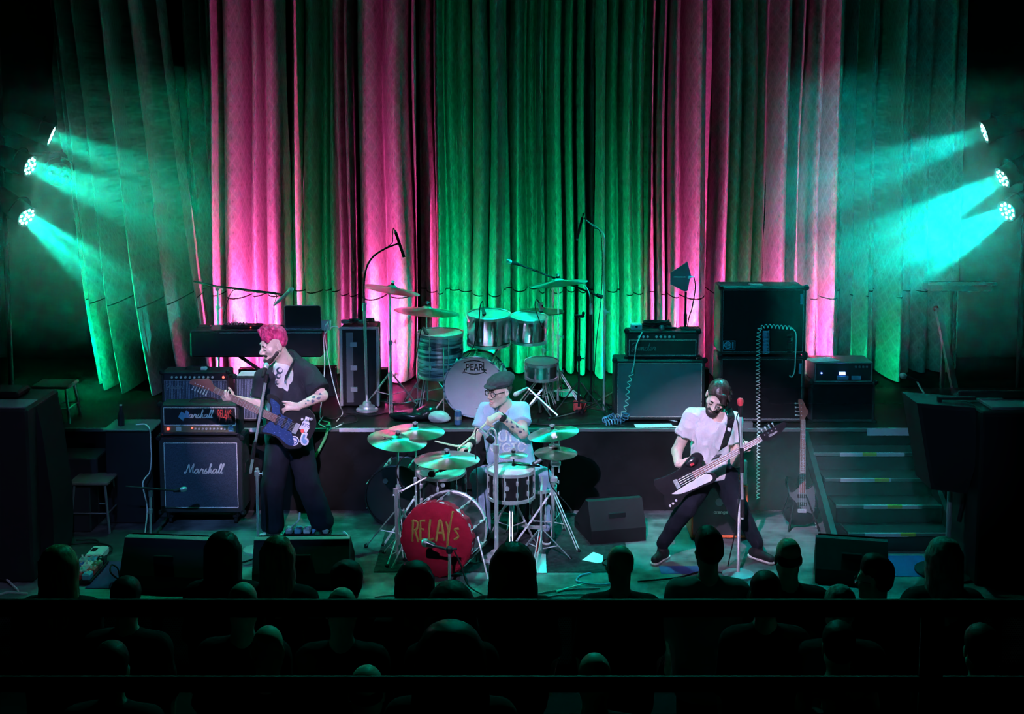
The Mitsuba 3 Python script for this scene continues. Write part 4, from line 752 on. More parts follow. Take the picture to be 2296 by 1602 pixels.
put(t, 'lead', sweep(curve([(b[0] - .145, b[1] + .06, 1.13), (b[0] - .17, b[1] + .06, 1.12), (b[0] - .178, b[1] + .05, 1.0), (b[0] - .16, b[1] + .03, .6), (b[0] - .15, b[1], .2), (b[0] - .17, b[1] - .05, .01)], 40), .005, 6), 'black_matte')
clip_mic('slim microphone aimed at the snare from the right', (0.257, -0.600, 0.786), (0.198, -0.600, 0.746), [(0.257, -0.600, 0.786), (0.288, -0.600, 0.786), (0.315, -0.600, 0.706), (0.344, -0.550, 0.532), (0.480, -0.500, 0.355), (0.540, -0.500, 0.274)])
b = (-0.979, -1.093, 0.000); t = thing('microphone_stand', 'boom stand at far left of the black kit, arm reaching to the tom', 'microphone stand')
X, Y = b[0], -.95; pole(t, [(X, Y, .05), (-0.986, -0.950, 0.604)], .013, collars=(((-0.986, -0.950, 0.604), (0, 0, 1)),)); put(t, 'boom', sweep([(-1.013, -0.950, 0.565), (-0.845, -0.920, 0.649), (-0.563, -0.860, 0.787)], .009, 8), 'chrome'); put(t, 'clamp', box((-0.684, -0.880, 0.731), (.06, .05, .05), .014), 'black_matte'); tripod(t, X, Y, 0, .18, .20, turn=250, m='steel', double=False)
put(t, 'mic_body', cyl((-0.619, -0.870, 0.759), (-0.532, -0.860, 0.795), .018, .022, 12), 'black_matte'); put(t, 'lead', sweep(curve([(-0.918, -0.950, 0.627), (-0.981, -0.950, 0.766), (-0.935, -0.950, 0.882), (-0.882, -0.900, 0.907)], 24), .007, 6), 'black_matte')
b = (-0.502, -1.586, 0.000); t = thing('microphone_stand', 'short stand with dark microphone at the red-covered bass drum', 'microphone stand'); X, Y = b[0], b[1]
put(t, 'pole', cyl((X, Y, .02), (X, Y, .30), .012), 'chrome'); put(t, 'base', xf(lathe([(0, 0), (.11, 0), (.11, .02), (.02, .03), (0, .03)], 24), at((X, Y, 0))), 'black_matte'); put(t, 'boom', sweep([(X + .06, Y, .32), (X, Y, .31), (X - .16, Y + .05, .335)], .011, 8), 'black_matte'); put(t, 'joint', box((X, Y, .31), (.05, .05, .06), .014), 'black_matte')
put(t, 'mic_body', cyl((X - .12, Y + .04, .33), (X - .185, Y + .06, .345), .02, .03, 14), 'black_gloss'); put(t, 'grille', xf(lathe([(0, -.02), (.034, -.02), (.034, .012), (.022, .026), (0, .03)], 16), frame((X - .20, Y + .065, .348), (-1, .2, .1))), 'grey_metal')
put(t, 'lead', sweep(curve([(X + .04, Y, .30), (X + .09, Y - .02, .2), (X + .15, Y - .08, .05), (X + .28, Y - .2, .008)], 20), .006, 6), 'black_matte')
def rug_fn(p, n, uv): return mix((0.015, 0.016, 0.018), (0.05, 0.052, 0.055), fbm(p.x * 30, p.y * 30, 0, 3))
mat('dark_rug', proc(rug_fn), 0.95, spec=0.1)
solo('rug', bx(-1.15, 1.0, -1.25, .30, .001, .008, .002), 'dark_rug', 'dark rug under the black drum kit', 'rug')
solo('drum_stick', cyl((0.355, -1.706, 0.012), (0.565, -1.549, 0.012), .009, .006, 8), 'knob_pale', 'wooden drum stick lying on the front of the stage floor', 'drum stick')

# ---------------------------------------------------------------- people
def skin_fn(base, ink=None):
    def fn(p, n, uv):
        c = mix(tuple(x * .92 for x in base), tuple(min(x * 1.06, 1.0) for x in base), fbm(p.x * 40, p.y * 40, p.z * 40, 2))
        return c
    return fn
mat('skin', proc(skin_fn((0.70, 0.50, 0.42))), 0.5, spec=0.35)
mat('pale_wood', (0.75, 0.62, 0.45), 0.5)
mat('tattoo_ink', (0.16, 0.13, 0.20), 0.6)
mat('lip', (0.55, 0.26, 0.25), 0.45)
mat('eye_white', (0.75, 0.73, 0.70), 0.25)
mat('eye_dark', (0.03, 0.02, 0.02), 0.15)
def hair_fn(a, b, f=(60, 60, 14)):
    return lambda p, n, uv: mix(a, b, smoothstep(.25, .75, fbm(p.x * f[0], p.y * f[1], p.z * f[2], 3)))
mat('pink_hair', proc(hair_fn((0.38, 0.02, 0.09), (0.78, 0.08, 0.24))), 0.55, spec=0.3, sheen=0.3)
mat('dark_hair', proc(hair_fn((0.018, 0.012, 0.010), (0.07, 0.05, 0.045))), 0.38, spec=0.5)
mat('beard_hair', (0.03, 0.022, 0.02), 0.7)
def cloth_fn(a, b, f=9.0): return lambda p, n, uv: mix(a, b, fbm(p.x * f, p.y * f, p.z * f, 3)) * (0.93 + 0.14 * noise(p.x * 300, p.y * 300, p.z * 300))
mat('tee_cloth', proc(cloth_fn((0.62, 0.58, 0.58), (0.74, 0.70, 0.70))), 0.9, spec=0.15)
mat('chambray', proc(cloth_fn((0.36, 0.46, 0.62), (0.50, 0.60, 0.74))), 0.9, spec=0.15)
mat('shirt_print', (0.80, 0.80, 0.82), 0.85)
mat('black_shirt', proc(cloth_fn((0.012, 0.014, 0.020), (0.032, 0.036, 0.048))), 0.85, spec=0.25)
mat('dark_denim', proc(cloth_fn((0.007, 0.009, 0.014), (0.018, 0.022, 0.034))), 0.9, spec=0.15)
mat('light_denim', proc(cloth_fn((0.22, 0.30, 0.42), (0.34, 0.43, 0.55))), 0.9, spec=0.15)
mat('cap_tweed', proc(cloth_fn((0.03, 0.04, 0.045), (0.09, 0.10, 0.11), 40.0)), 0.95, spec=0.1)

def head_axes(fwd, roll=0.0):
    """Columns: the person's left, forward, up."""
    f = unit(fwd); z = np.array([0, 0, 1.0]); z = unit(z - f * (z @ f)); x = np.cross(f, z); a = math.radians(roll)
    x, z = x * math.cos(a) + z * math.sin(a), z * math.cos(a) - x * math.sin(a)
    M = np.eye(4); M[:3, 0], M[:3, 1], M[:3, 2] = x, f, z; return M

def head_prims(M, s=1.0, ears=True, open_mouth=False):
    R = M[:3, :3]; P = lambda *a: pt(M, np.array(a) * s)
    e = lambda c, r, k, sg='': (sg + 'e', P(*c), np.array(r) * s, R, k * s); c_ = lambda a, b, r0, r1, k, sg='': (sg + 'c', P(*a), P(*b), r0 * s, r1 * s, k * s)
    q = [e((0, -.014, .034), (.074, .094, .086), .01), e((0, .026, -.04), (.060, .066, .082), .03), e((0, .070, -.108), (.026, .022, .020), .03)]
    for d in (-1, 1): q += [c_((d * .050, .004, -.070), (d * .020, .066, -.108), .019, .016, .025), e((d * .046, .056, -.028), (.022, .024, .018), .02)]
    q += [c_((-.036, .078, .014), (.036, .078, .014), .013, .013, .014)]
    for d in (-1, 1): q += [e((d * .031, .096, -.010), (.020, .016, .012), .010, '-')]
    q += [c_((0, .086, .002), (0, .112, -.040), .008, .0125, .012), e((-.011, .098, -.047), (.011, .012, .008), .006), e((.011, .098, -.047), (.011, .012, .008), .006)]
    z = -.012 if open_mouth else 0
    q += [c_((-.018, .084, -.072), (.018, .084, -.072), .008, .008, .008), c_((-.015, .082, -.087 + z), (.015, .082, -.087 + z), .009, .009, .008), c_((-.020, .100, -.079 + z / 2), (.020, .100, -.079 + z / 2), .008 if open_mouth else .004, .008 if open_mouth else .004, .004, '-')]
    if ears:
        for d in (-1, 1): q += [e((d * .078, -.010, -.016), (.010, .021, .033), .006), e((d * .088, -.002, -.014), (.008, .010, .018), .005, '-')]
    return q

def head_extras(t, M, s=1.0, brow='beard_hair', open_mouth=False, closed=False):
    P = lambda *a: pt(M, np.array(a) * s)
    for d in (-1, 1):
        k = put(t, 'eyelid' if closed else 'eye', xf(tm(trimesh.creation.icosphere(2, .0130 * s)), at(P(d * .031, .077, -.010))), 'skin' if closed else 'eye_white')
        if closed: put(k, 'lashes', sweep(curve([P(d * .019, .0885, -.014), P(d * .031, .0915, -.0185), P(d * .043, .084, -.014)], 8), .0022 * s, 5), 'eye_dark')
        put(t, 'eyebrow', sweep(curve([P(d * .014, .092, .012), P(d * .03, .093, .018), P(d * .048, .078, .012)], 8), [.0035 * s, .004 * s, .0045 * s, .0045 * s, .004 * s, .003 * s, .003 * s, .003 * s, .002 * s][:len(curve([P(0, 0, 0), P(1, 0, 0), P(2, 0, 0)], 8))], 6), brow)
        if not closed: put(k, 'iris', xf(tm(trimesh.creation.icosphere(2, .0066 * s)), at(P(d * .031, .0835, -.012))), 'eye_dark')
    z = -.012 if open_mouth else 0
    put(t, 'lips', cat(sweep(curve([P(-.022, .086, -.078), P(-.008, .0945, -.073), P(0, .094, -.075), P(.008, .0945, -.073), P(.022, .086, -.078)], 12), .0042 * s, 6), sweep(curve([P(-.020, .085, -.080 + z), P(0, .0935, -.088 + z), P(.020, .085, -.080 + z)], 12), .0050 * s, 6)), 'lip')

def hand(P, wrist, fd, pn, thumb=1, curls=(.5, .7, .5), spread=.06, s=1.0, thumb_dir=None, thumb_curl=.5, per=None):
    """Adds palm, four fingers and a thumb to P. fd: finger direction, pn: where the palm faces, thumb: +1 or -1 along fd x pn."""
    fd = unit(fd); pn = unit(np.asarray(pn, float) - fd * (np.asarray(pn, float) @ fd)); sd = np.cross(fd, pn) * thumb; w = np.asarray(wrist, float)
    for o in (.026, .009, -.009, -.024): P.append(('c', w + sd * o * .55 * s, w + (fd * .086 + sd * o) * s, .0155 * s, .0125 * s, .014 * s))
    for i, (o, L) in enumerate(zip((.029, .010, -.010, -.028), (.074, .082, .076, .060))):
        c = per[i] if per else curls; d0 = unit(fd + sd * spread * (1.5 - i)); b = w + (fd * (.088 - .004 * abs(i - 1)) + sd * o) * s; a = 0
        for j, (fr, r0, r1) in enumerate(((.46, .0098, .009), (.31, .009, .0084), (.23, .0084, .0068))):
            a += c[j]; d = d0 * math.cos(a) + pn * math.sin(a); e = b + d * L * fr * s; P.append(('c', b, e, r0 * s, r1 * s, .004)); b = e
    td = unit(fd * .55 + sd * .75 + pn * .35 if thumb_dir is None else thumb_dir); b = w + (fd * .022 + sd * .024) * s; e = b + td * .045 * s; P.append(('c', b, e, .0145 * s, .0115 * s, .012 * s))
    td2 = unit(td * math.cos(thumb_curl) + fd * math.sin(thumb_curl)); f = e + td2 * .032 * s; P.append(('c', e, f, .0112 * s, .010 * s, .005)); P.append(('c', f, f + unit(td2 + fd * .2) * .022 * s, .010 * s, .008 * s, .004))

def C(a, b, r0, r1, k=.02): return ('c', np.array(a, float), np.array(b, float), r0, r1, k)
def body_core(P, neck, chest, hip):
    P += [C(neck, chest, .045, .07, .03), C(chest, hip, .08, .08, .03)]
def torso(shL, shR, chest, hip, right, w0=.085, w1=.075, r0=.115, r1=.118, k=.06):
    right = np.asarray(right, float); chest, hip = np.array(chest, float), np.array(hip, float)
    return [C(shL, shR, .070, .070, k)] + [C(chest + right * d * w0, hip + right * d * w1, r0, r1, k) for d in (-1, 0, 1)]
def flat_cut(p, d, r=.13, L=.4): p = np.array(p, float); return ('-y', p, p + unit(d) * L, r, .003)

def project_print(mesh, target, off=.003):
    """Lays flat print (x, z as drawn, any y) on the audience side of a cloth mesh."""
    from scipy.spatial import cKDTree
    v, f = target; n = np.asarray(trimesh.Trimesh(v, f, process=False).vertex_normals); ok = n[:, 1] < -.15
    d, i = cKDTree(v[ok][:, [0, 2]]).query(mesh[0][:, [0, 2]], k=4); m = mesh[0].copy(); m[:, 1] = np.mean(v[ok][i][:, :, 1], 1) - off
    return m, mesh[1]

def subdivide(mesh, size):
    v, f = trimesh.remesh.subdivide_to_size(mesh[0], mesh[1], size); return v, f

# ------------------------------------------------ guitars
mat('pick_glitter', proc(lambda p, n, uv: mix((0.02, 0.05, 0.16), (0.5, 0.65, 0.9), smoothstep(.82, .95, noise(p.x * 260, p.y * 260, p.z * 260)))), 0.3, spec=0.6)
mat('rosewood', (0.22, 0.09, 0.07), 0.5)
mat('maple', (0.45, 0.28, 0.14), 0.4)
mat('red_felt', (0.6, 0.05, 0.06), 0.8)
def outline(pts, m=80):
    p = np.array(list(pts) + [pts[0]], float); return curve(np.column_stack([p, p[:, 0] * 0]), m)[:, :2]
STRAT = [(-.19, -.02), (-.175, .10), (-.09, .165), (.02, .135), (.10, .115), (.17, .145), (.235, .135), (.225, .10), (.175, .062), (.17, .03), (.165, -.03), (.15, -.075), (.185, -.12), (.17, -.15), (.11, -.135), (.03, -.125), (-.06, -.165), (-.15, -.125)]
PICK = [(.155, .045), (.205, .105), (.19, .122), (.12, .10), (.09, .05), (-.02, .04), (-.03, -.02), (-.06, -.06), (-.10, -.115), (-.055, -.135), (.03, -.112), (.11, -.118), (.15, -.13), (.15, -.09), (.135, -.04)]
BIRD = [(-.20, -.03), (-.23, .06), (-.21, .115), (-.14, .10), (.0, .095), (.10, .13), (.19, .155), (.24, .13), (.245, .08), (.21, .05), (.205, -.03), (.25, -.06), (.27, -.10), (.23, -.135), (.12, -.125), (-.02, -.12), (-.13, -.165), (-.21, -.16), (-.235, -.11)]
def guitar(t, M, s, body, pick, scale_len, strings, body_m='black_gloss', pick_m='pick_glitter', board='rosewood', four=False, head='strat', hs=1.0):
    Q = M @ np.diag([s, s, s, 1]); J = lambda m: xf(m, Q)
    bp = Polygon(outline(body)).buffer(0); b = cat(ext(bp, .034), xf(ext(bp.buffer(-.006), .042), at((0, 0, -.004))))
    put(t, 'body', J(b), body_m, 25)
    if pick: put(t, 'pickguard', J(xf(ext(Polygon(outline(pick)).buffer(0), .0025), at((0, 0, .0385)))), pick_m, 25)
    nx = scale_len - .05; nw0, nw1 = .028, .021
    put(t, 'neck', J(cat(hull([(x, y, z) for x, w in ((.14, nw0), (nx, nw1)) for y, z in ((-w, .046), (w, .046), (-w * .75, .028), (w * .75, .028), (0, .022))]))), 'maple')
    put(t, 'fretboard', J(hull([(x, y, z) for x, w in ((.10, nw0 + .001), (nx, nw1 + .001)) for y in (-w, w) for z in (.046, .0515)])), board)
    fr = [nx - scale_len * (1 - 2 ** (-k / 12)) for k in range(0, 21)]
    put(t, 'frets', J(cat([box((x, 0, .0522), (.0025, 2 * (nw1 + (nw0 - nw1) * (nx - x) / nx), .002), .0005) for x in fr if x > .11])), 'steel', False, kind='stuff')
    hp = [(nx, -.021), (nx + .02, -.024), (nx + .05, -.045), (nx + .085, -.05), (nx + .10, -.035), (nx + .165, -.005), (nx + .185, .02), (nx + .172, .04), (nx + .06, .026), (nx + .02, .022), (nx, .021)] if head == 'strat' else [(nx, -.024), (nx + .06, -.045), (nx + .15, -.04), (nx + .23, -.01), (nx + .25, .015), (nx + .225, .035), (nx + .12, .038), (nx + .04, .035), (nx, .024)]
    put(t, 'headstock', J(xf(ext(Polygon(outline(hp, 60)).buffer(0), .014), at((0, 0, .030)))), 'rosewood' if head == 'strat' else 'black_gloss', 25)
    n = 4 if four else 6
    for k in range(n):
        x = nx + .04 + k * (.035 if four else .021); y = .036 + k * .001
        put(t, 'tuner', J(cat(cyl((x, y - .012, .036), (x, y + .022, .036), .003, n=6), box((x, y + .028, .036), (.016 if four else .011, .014, .008), .003), cyl((x, y - .022, .044), (x, y - .022, .056), .004, n=8))), 'chrome')
    put(t, 'strings', J(cat([cyl((-.06, a * .028, .055), (nx, a * .018, .056), .0016 if four else .0011, n=5) for a in np.linspace(-1, 1, n)])), 'steel', kind='stuff')
    put(t, 'bridge', J(box((-.06, 0, .046), (.035, .08, .014), .004)), 'chrome')
    for x in ((.07, .0) if four else (.09, .035, -.02)): put(t, 'pickup', J(box((x, 0, .043), (.022 if not four else .035, .085, .012), .004)), 'black_matte')
    for k, (x, y) in enumerate(((-.07, -.08), (-.10, -.095), (-.13, -.11)) if not four else ((-.13, -.12), (-.165, -.13), (-.195, -.135))): put(t, 'knob', J(xf(lathe([(0, .04), (.011, .04), (.009, .056), (0, .058)], 12), at((x, y, 0)))), 'steel' if not four else 'white_plastic')

# ------------------------------------------------ the guitarist
g = thing('person', 'pink-haired bearded guitarist in open black short-sleeved shirt singing at a microphone', 'person')
hs = 1.20; hc = np.array((-2.094, -0.420, 1.777)); HM = head_axes((-.80, -.50, -.24), 4); HM[:3, 3] = hc
neck = np.array((-2.013, -0.340, 1.595)); shL, shR = np.array((-2.190, -0.380, 1.459)), np.array((-1.825, -0.240, 1.469)); chest = np.array((-2.017, -0.300, 1.312)); hip = np.array((-1.995, -0.280, 0.922)); rt = unit(np.array([1, .22, 0]))
elL, wrL = np.array((-2.242, -0.420, 1.227)), np.array((-2.429, -0.550, 1.313)); elR, wrR = np.array((-1.683, -0.360, 1.294)), np.array((-1.862, -0.580, 1.245))
P = head_prims(HM, hs) + [C(pt(HM, (0, -.03, -.06)), neck, .062, .068, .03), C(neck, chest, .06, .09, .03), C(neck, (shL + shR) / 2, .06, .06, .03)]; body_core(P, neck, chest, hip)
P += [C(shL, elL, .052, .046), C(elL, wrL, .046, .030), C(shR, elR, .054, .050), C(elR, wrR, .050, .033), C(chest, shL, .05, .05), C(chest, shR, .05, .05)]
hand(P, wrL, (-.35, -.75, .1), (-.1, .2, 1), thumb=-1, curls=(.9, .8, .5), s=1.12, thumb_dir=(-.3, .1, 1)); hand(P, wrR, (-1, -.15, .05), (-.1, .6, -.8), thumb=-1, curls=(.5, .7, .5), s=1.12, thumb_dir=(-.85, -.35, .35))
put(g, 'body', blob(P, .006), 'skin', True, label='pale skin of face, arms and hands')
head_extras(g, HM, hs, closed=True)
hp = [('e', pt(HM, np.array((0, -.012, .062)) * hs), np.array((.072, .094, .072)) * hs, HM[:3, :3], .01), ('e', pt(HM, np.array((0, -.045, .030)) * hs), np.array((.076, .068, .09)) * hs, HM[:3, :3], .02)]
r2 = np.random.default_rng(3)
for k in range(46):
    a = r2.uniform(-1, 1); b = r2.uniform(-.75, .85); p0 = np.array((a * .058, b * .085 - .005, .105 - .035 * b * b - .03 * a * a)) * hs; hp.append(('c', pt(HM, p0), pt(HM, p0 + np.array((a * .02, .010 + .008 * b, .034 + .012 * (b > 0))) * hs), .019, .009, .010))
hp += [('-e', pt(HM, np.array((0, .085, -.045)) * hs), np.array((.085, .072, .092)) * hs, HM[:3, :3], .004), ('-e', pt(HM, np.array((.095, .02, -.02)) * hs), np.array((.045, .05, .05)) * hs, HM[:3, :3], .004), ('-e', pt(HM, np.array((-.095, .02, -.02)) * hs), np.array((.045, .05, .05)) * hs, HM[:3, :3], .004)]
put(g, 'hair', blob(hp, .006, .004, 40), 'pink_hair', True, label='short swept-up pink hair')
bp_ = [('c', pt(HM, np.array((d * .048, .012, -.062)) * hs), pt(HM, np.array((d * .018, .074, -.114)) * hs), .0235 * hs, .023 * hs, .01) for d in (-1, 1)] + [('e', pt(HM, np.array((0, .078, -.112)) * hs), np.array((.032, .026, .028)) * hs, HM[:3, :3], .01), ('c', pt(HM, np.array((-.026, .086, -.066)) * hs), pt(HM, np.array((.026, .086, -.066)) * hs), .0105 * hs, .0105 * hs, .006), ('-c', pt(HM, np.array((-.016, .100, -.082)) * hs), pt(HM, np.array((.016, .100, -.082)) * hs), .012, .012, .003)]
put(g, 'beard', blob(bp_, .005, .002, 60), 'beard_hair', True)
rt3 = rt * .0
S = torso(shL + [.01, 0, .0], shR, chest, np.array((-1.996, -0.280, 0.881)), rt, .085, .082, .122, .125) + [C(neck + [.03, .05, -.02], shR, .055, .06, .04), C(neck + [-.01, .05, -.02], shL, .055, .06, .04), C(shL, elL, .076, .088, .03), C(shR, (shR + elR * 2) / 3, .082, .100, .03)]
slR = shR + (elR - shR) * .80; slL = shL + (elL - shL) * .72
hb = np.array((-1.984, -0.200, 1.615)); S += [C(hb, shR, .052, .07, .03), C(hb, neck + [.0, .06, -.06], .050, .07, .03), C(shR, slR, .08, .100, .02), flat_cut(slR, elR - shR, .15), flat_cut(slL, elL - shL, .12), flat_cut((hip[0], hip[1], (-1.997, -0.280, 0.808)[2]), (0, 0, -1), .4)]
S += [('-c', pt(HM, (0, -.02, -.1)), neck + [-.045, -.10, -.03], .064, .080, .004), ('-c', neck + [-.045, -.20, -.06], neck + [-.085, -.24, -.30], .075, .045, .004)]
shirt = blob(S, .0075, .010, (9, 9, 4), 3); put(g, 'shirt', shirt, 'black_shirt', True, label='open black short-sleeved shirt')
T_ = torso(shL, shR, chest, hip, rt, .078, .075, .108, .11) + [C(neck + [-.02, -.02, -.05], chest + [-.01, -.01, 0], .078, .112, .03), ('-c', pt(HM, (0, -.02, -.1)), neck + [-.01, -.03, .03], .056, .056, .004), flat_cut((hip[0], hip[1], hip[2]), (0, 0, -1), .4)]
put(g, 'undershirt', blob(T_, .009, .004, 10), 'tee_cloth', True, label='white printed tee under the shirt')
for k, (dx, dz, r_) in enumerate(((-.03, -.06, .03), (-.045, -.11, .025), (-.055, -.17, .02))): put(g, 'tee_print', project_print(subdivide(xf(ext(shapely.Point(0, 0).buffer(r_).difference(shapely.Point(.008, .005).buffer(r_ * .6)), .002), facing((neck[0] + dx, 0, neck[2] + dz))), .012), blob(T_, .012), .004), 'grille_cloth', False)
put(g, 'collar', ribbon(curve([neck + [-.085, -.10, -.10], neck + [-.078, -.03, -.005], neck + [-.02, .055, .05], neck + [.05, .07, .055], neck + [.085, .02, .02], neck + [.055, -.085, -.06], neck + [.02, -.125, -.13]], 28), .05, (.1, .25, 1), .006), 'black_shirt')
put(g, 'pocket_tag', box(np.array((-1.989, -0.450, 1.434)), (.02, .004, .01), .001), 'blue_foil')
kL, kR, aL, aR = np.array((-2.122, -0.420, 0.493)), np.array((-1.832, -0.300, 0.478)), np.array((-2.137, -0.380, 0.081)), np.array((-1.710, -0.300, 0.054))
aL[2] = .13; aR[2] = .13
L_ = [C(hip - rt * .075, kL, .115, .095, .04), C(hip + rt * .075, kR, .115, .095, .04), C(kL, aL, .095, .098, .03), C(kR, aR, .095, .098, .03), C(hip - rt * .08, hip + rt * .08, .115, .115, .04), flat_cut(aL + [0, 0, -.06], (0, 0, -1), .2), flat_cut(aR + [0, 0, -.06], (0, 0, -1), .2), flat_cut(hip + [0, 0, .06], (0, 0, 1), .4)]
put(g, 'trousers', blob(L_, .010, .012, (8, 8, 3), 5), 'dark_denim', True, label='wide dark trousers')
def shoe(t, ankle, fwd, m='black_matte', sole='white_plastic', s=1.0):
    a = np.array(ankle, float); a[2] = 0; f = unit([fwd[0], fwd[1], 0])
    put(t, 'shoe', blob([C(a + [0, 0, .10 * s], a + [0, 0, .05 * s], .045 * s, .05 * s), C(a - f * .04 * s + [0, 0, .05 * s], a + f * .15 * s + [0, 0, .042 * s], .045 * s, .036 * s), ('-y', a + [0, 0, .012], a + [0, 0, -.2], .5, .002)], .007), m, True)
    put(t, 'sole', blob([C(a - f * .045 * s + [0, 0, .03], a + f * .155 * s + [0, 0, .03], .050 * s, .042 * s, .0), ('-y', a + [0, 0, .001], a + [0, 0, -.2], .5, .001), ('-y', a + [0, 0, .024], a + [0, 0, .3], .5, .001)], .006), sole, True)
shoe(g, aL, (-.6, -.8), 'white_plastic'); shoe(g, aR, (-.2, -.98))
# forearm tattoos: flat ink shapes lying on the skin
def ink(t, a, b, r0, r1, marks, view):
    a, b = np.array(a), np.array(b); d = unit(b - a); L = np.linalg.norm(b - a); n = unit(np.asarray(view, float) - d * (np.asarray(view, float) @ d)); u = np.cross(d, n)
    for q, phi, sz, asp in marks:
        pts = []; rr = r0 + (r1 - r0) * q + .0016; k = 14; ring = [(0, 0)] + [((1 + .3 * math.sin(5 * j + 9 * q)) * math.cos(j * 2 * math.pi / k) * asp, (1 + .3 * math.sin(3 * j + 7 * q)) * math.sin(j * 2 * math.pi / k)) for j in range(k)]
        for x, y in ring: al = phi + y * sz / rr; pts.append(a + d * (q * L + x * sz) + rr * (n * math.cos(al) + u * math.sin(al)))
        put(t, 'tattoo', (np.array(pts), np.array([[0, 1 + j, 1 + (j + 1) % k] for j in range(k)])), 'tattoo_ink', True)
ink(g, elR, wrR, .050, .033, [(.12, .3, .014, 1.6), (.28, -.3, .013, 1.7), (.42, .35, .012, 1.5), (.52, -.4, .016, 1.0), (.66, .2, .010, 1.2), (.78, -.2, .008, 1.0)], (-.1, -1, .2))
gt = thing('electric_guitar', 'black sticker-covered electric guitar with glittering blue pickguard, held by the singer', 'guitar')
go = np.array((-1.946, -0.560, 1.089)); gx = unit(np.array((-2.621, -0.600, 1.435)) - go); GM = np.eye(4); nz = unit(np.array([-.15, -1, .18])); nz = unit(nz - gx * (nz @ gx)); GM[:3, 0], GM[:3, 1], GM[:3, 2], GM[:3, 3] = gx, np.cross(nz, gx), nz, go
STRAT_L = [(x, -y) for x, y in STRAT][::-1]; PICK_L = [(x, -y) for x, y in PICK][::-1]
guitar(gt, GM, 1.18, STRAT if np.cross(nz, gx)[2] > 0 else STRAT_L, PICK if np.cross(nz, gx)[2] > 0 else PICK_L, .648, 6)
def sticker(t, M, x, y, shape, m, z=.0385, rot=0): return put(t, 'sticker', xf(ext(shape, .0015), M @ at((x, y, z * 1.18), rot)), m, False)
fl = lambda w, h: shapely.box(-w / 2, -h / 2, w / 2, h / 2)
UP = 180                                                    # the guitar points left, so its own x runs right to left
sticker(gt, GM, -.105, .105, shapely.Point(0, 0).buffer(.042), 'lilac_head'); put(gt, 'sticker_print', xf(ext(shapely.Point(0, 0).buffer(.034).difference(shapely.Point(0, 0).buffer(.026)).union(fl(.03, .008)), .0012), GM @ at((-.105, .105, .0475))), 'pick_glitter', False)
sticker(gt, GM, -.165, .045, shapely.union_all([fl(.05, .09), shapely.Point(-.02, .03).buffer(.035)]), 'lilac_head', rot=10); put(gt, 'sticker_print', xf(ext(fl(.02, .06).union(shapely.Point(-.02, .03).buffer(.02)), .0012), GM @ at((-.165, .045, .0475), 10)), 'blue_foil', False)
sticker(gt, GM, -.135, -.035, fl(.075, .06).union(shapely.Point(-.01, .035).buffer(.032)), 'lilac_head', rot=175); put(gt, 'sticker_print', xf(tm(meshkit.text_mesh('KFC', .026, .0012, True)), GM @ at((-.105, -.045, .0475), 186) @ np.diag([1, 1, 1, 1])), 'pick_glitter', False); put(gt, 'sticker_print', xf(ext(shapely.Point(0, 0).buffer(.017), .0012), GM @ at((-.13, -.004, .0475))), 'red_print', False)
sticker(gt, GM, -.12, -.115, fl(.036, .036), 'lilac_head', rot=8); put(gt, 'sticker_print', xf(ext(shapely.Point(0, 0).buffer(.011).difference(shapely.Point(0, 0).buffer(.006)), .0012), GM @ at((-.12, -.115, .0475))), 'pick_glitter', False)
b = (-2.206, -0.738, 0.000); t = thing('microphone_stand', "singer's chrome stand with slanted boom crossing in front of the guitar", 'microphone stand')
pj = (-2.203, -0.720, 0.740); pole(t, [(b[0], -.72, .03), pj], .013, collars=(((-2.203, -0.720, 0.693), (0, 0, 1)),)); put(t, 'boom', sweep([(-2.257, -0.740, 0.698), (-2.219, -0.740, 0.903), (-2.095, -0.800, 1.540)], .012, 10), 'chrome'); put(t, 'boom_grip', cyl((-2.235, -0.740, 0.824), (-2.208, -0.745, 0.983), .017), 'black_matte'); put(t, 'base', xf(lathe([(0, 0), (.13, 0), (.13, .02), (.03, .035), (0, .035)], 28), at((b[0], -.72, 0))), 'chrome'); put(t, 'clip', cyl((-2.100, -0.800, 1.509), (-2.087, -0.800, 1.587), .018, .022), 'black_matte')
t = thing('microphone', "singer's ball microphone tilted up at his mouth", 'microphone'); ball_mic(t, (-2.101, -0.760, 1.640), (-2.118, -0.840, 1.564), 'black_matte', 'steel', .027)

# ------------------------------------------------ the drummer
d = thing('person', 'drummer in flat cap, glasses and pale blue shirt seated behind the black kit', 'person')
hs = 1.14; hc = np.array((-0.116, -0.160, 1.306)); HM = head_axes((-.72, -.66, -.10), 2); HM[:3, 3] = hc
neck = np.array((-0.065, -0.100, 1.144)); shL, shR = np.array((-0.226, -0.140, 1.104)), np.array((0.081, -0.060, 1.085)); chest = np.array((-0.065, -0.100, 0.971)); hip = np.array((0.008, -0.040, 0.539)); rt = unit(np.array([1, .15, 0]))
elL, wrL = np.array((-0.328, -0.240, 0.871)), np.array((-0.386, -0.440, 0.855)); elR, wrR = np.array((0.096, -0.260, 0.929)), np.array((-0.110, -0.420, 1.131))
P = head_prims(HM, hs, open_mouth=True) + [C(pt(HM, (0, -.03, -.06)), neck, .056, .062, .03), C(neck, (shL + shR) / 2, .06, .06, .03)]; body_core(P, neck, chest, hip)
P += [C(shL, elL, .048, .042), C(elL, wrL, .042, .029), C(shR, elR, .052, .047), C(elR, wrR, .047, .031), C(chest, shL, .05, .05), C(chest, shR, .05, .05)]
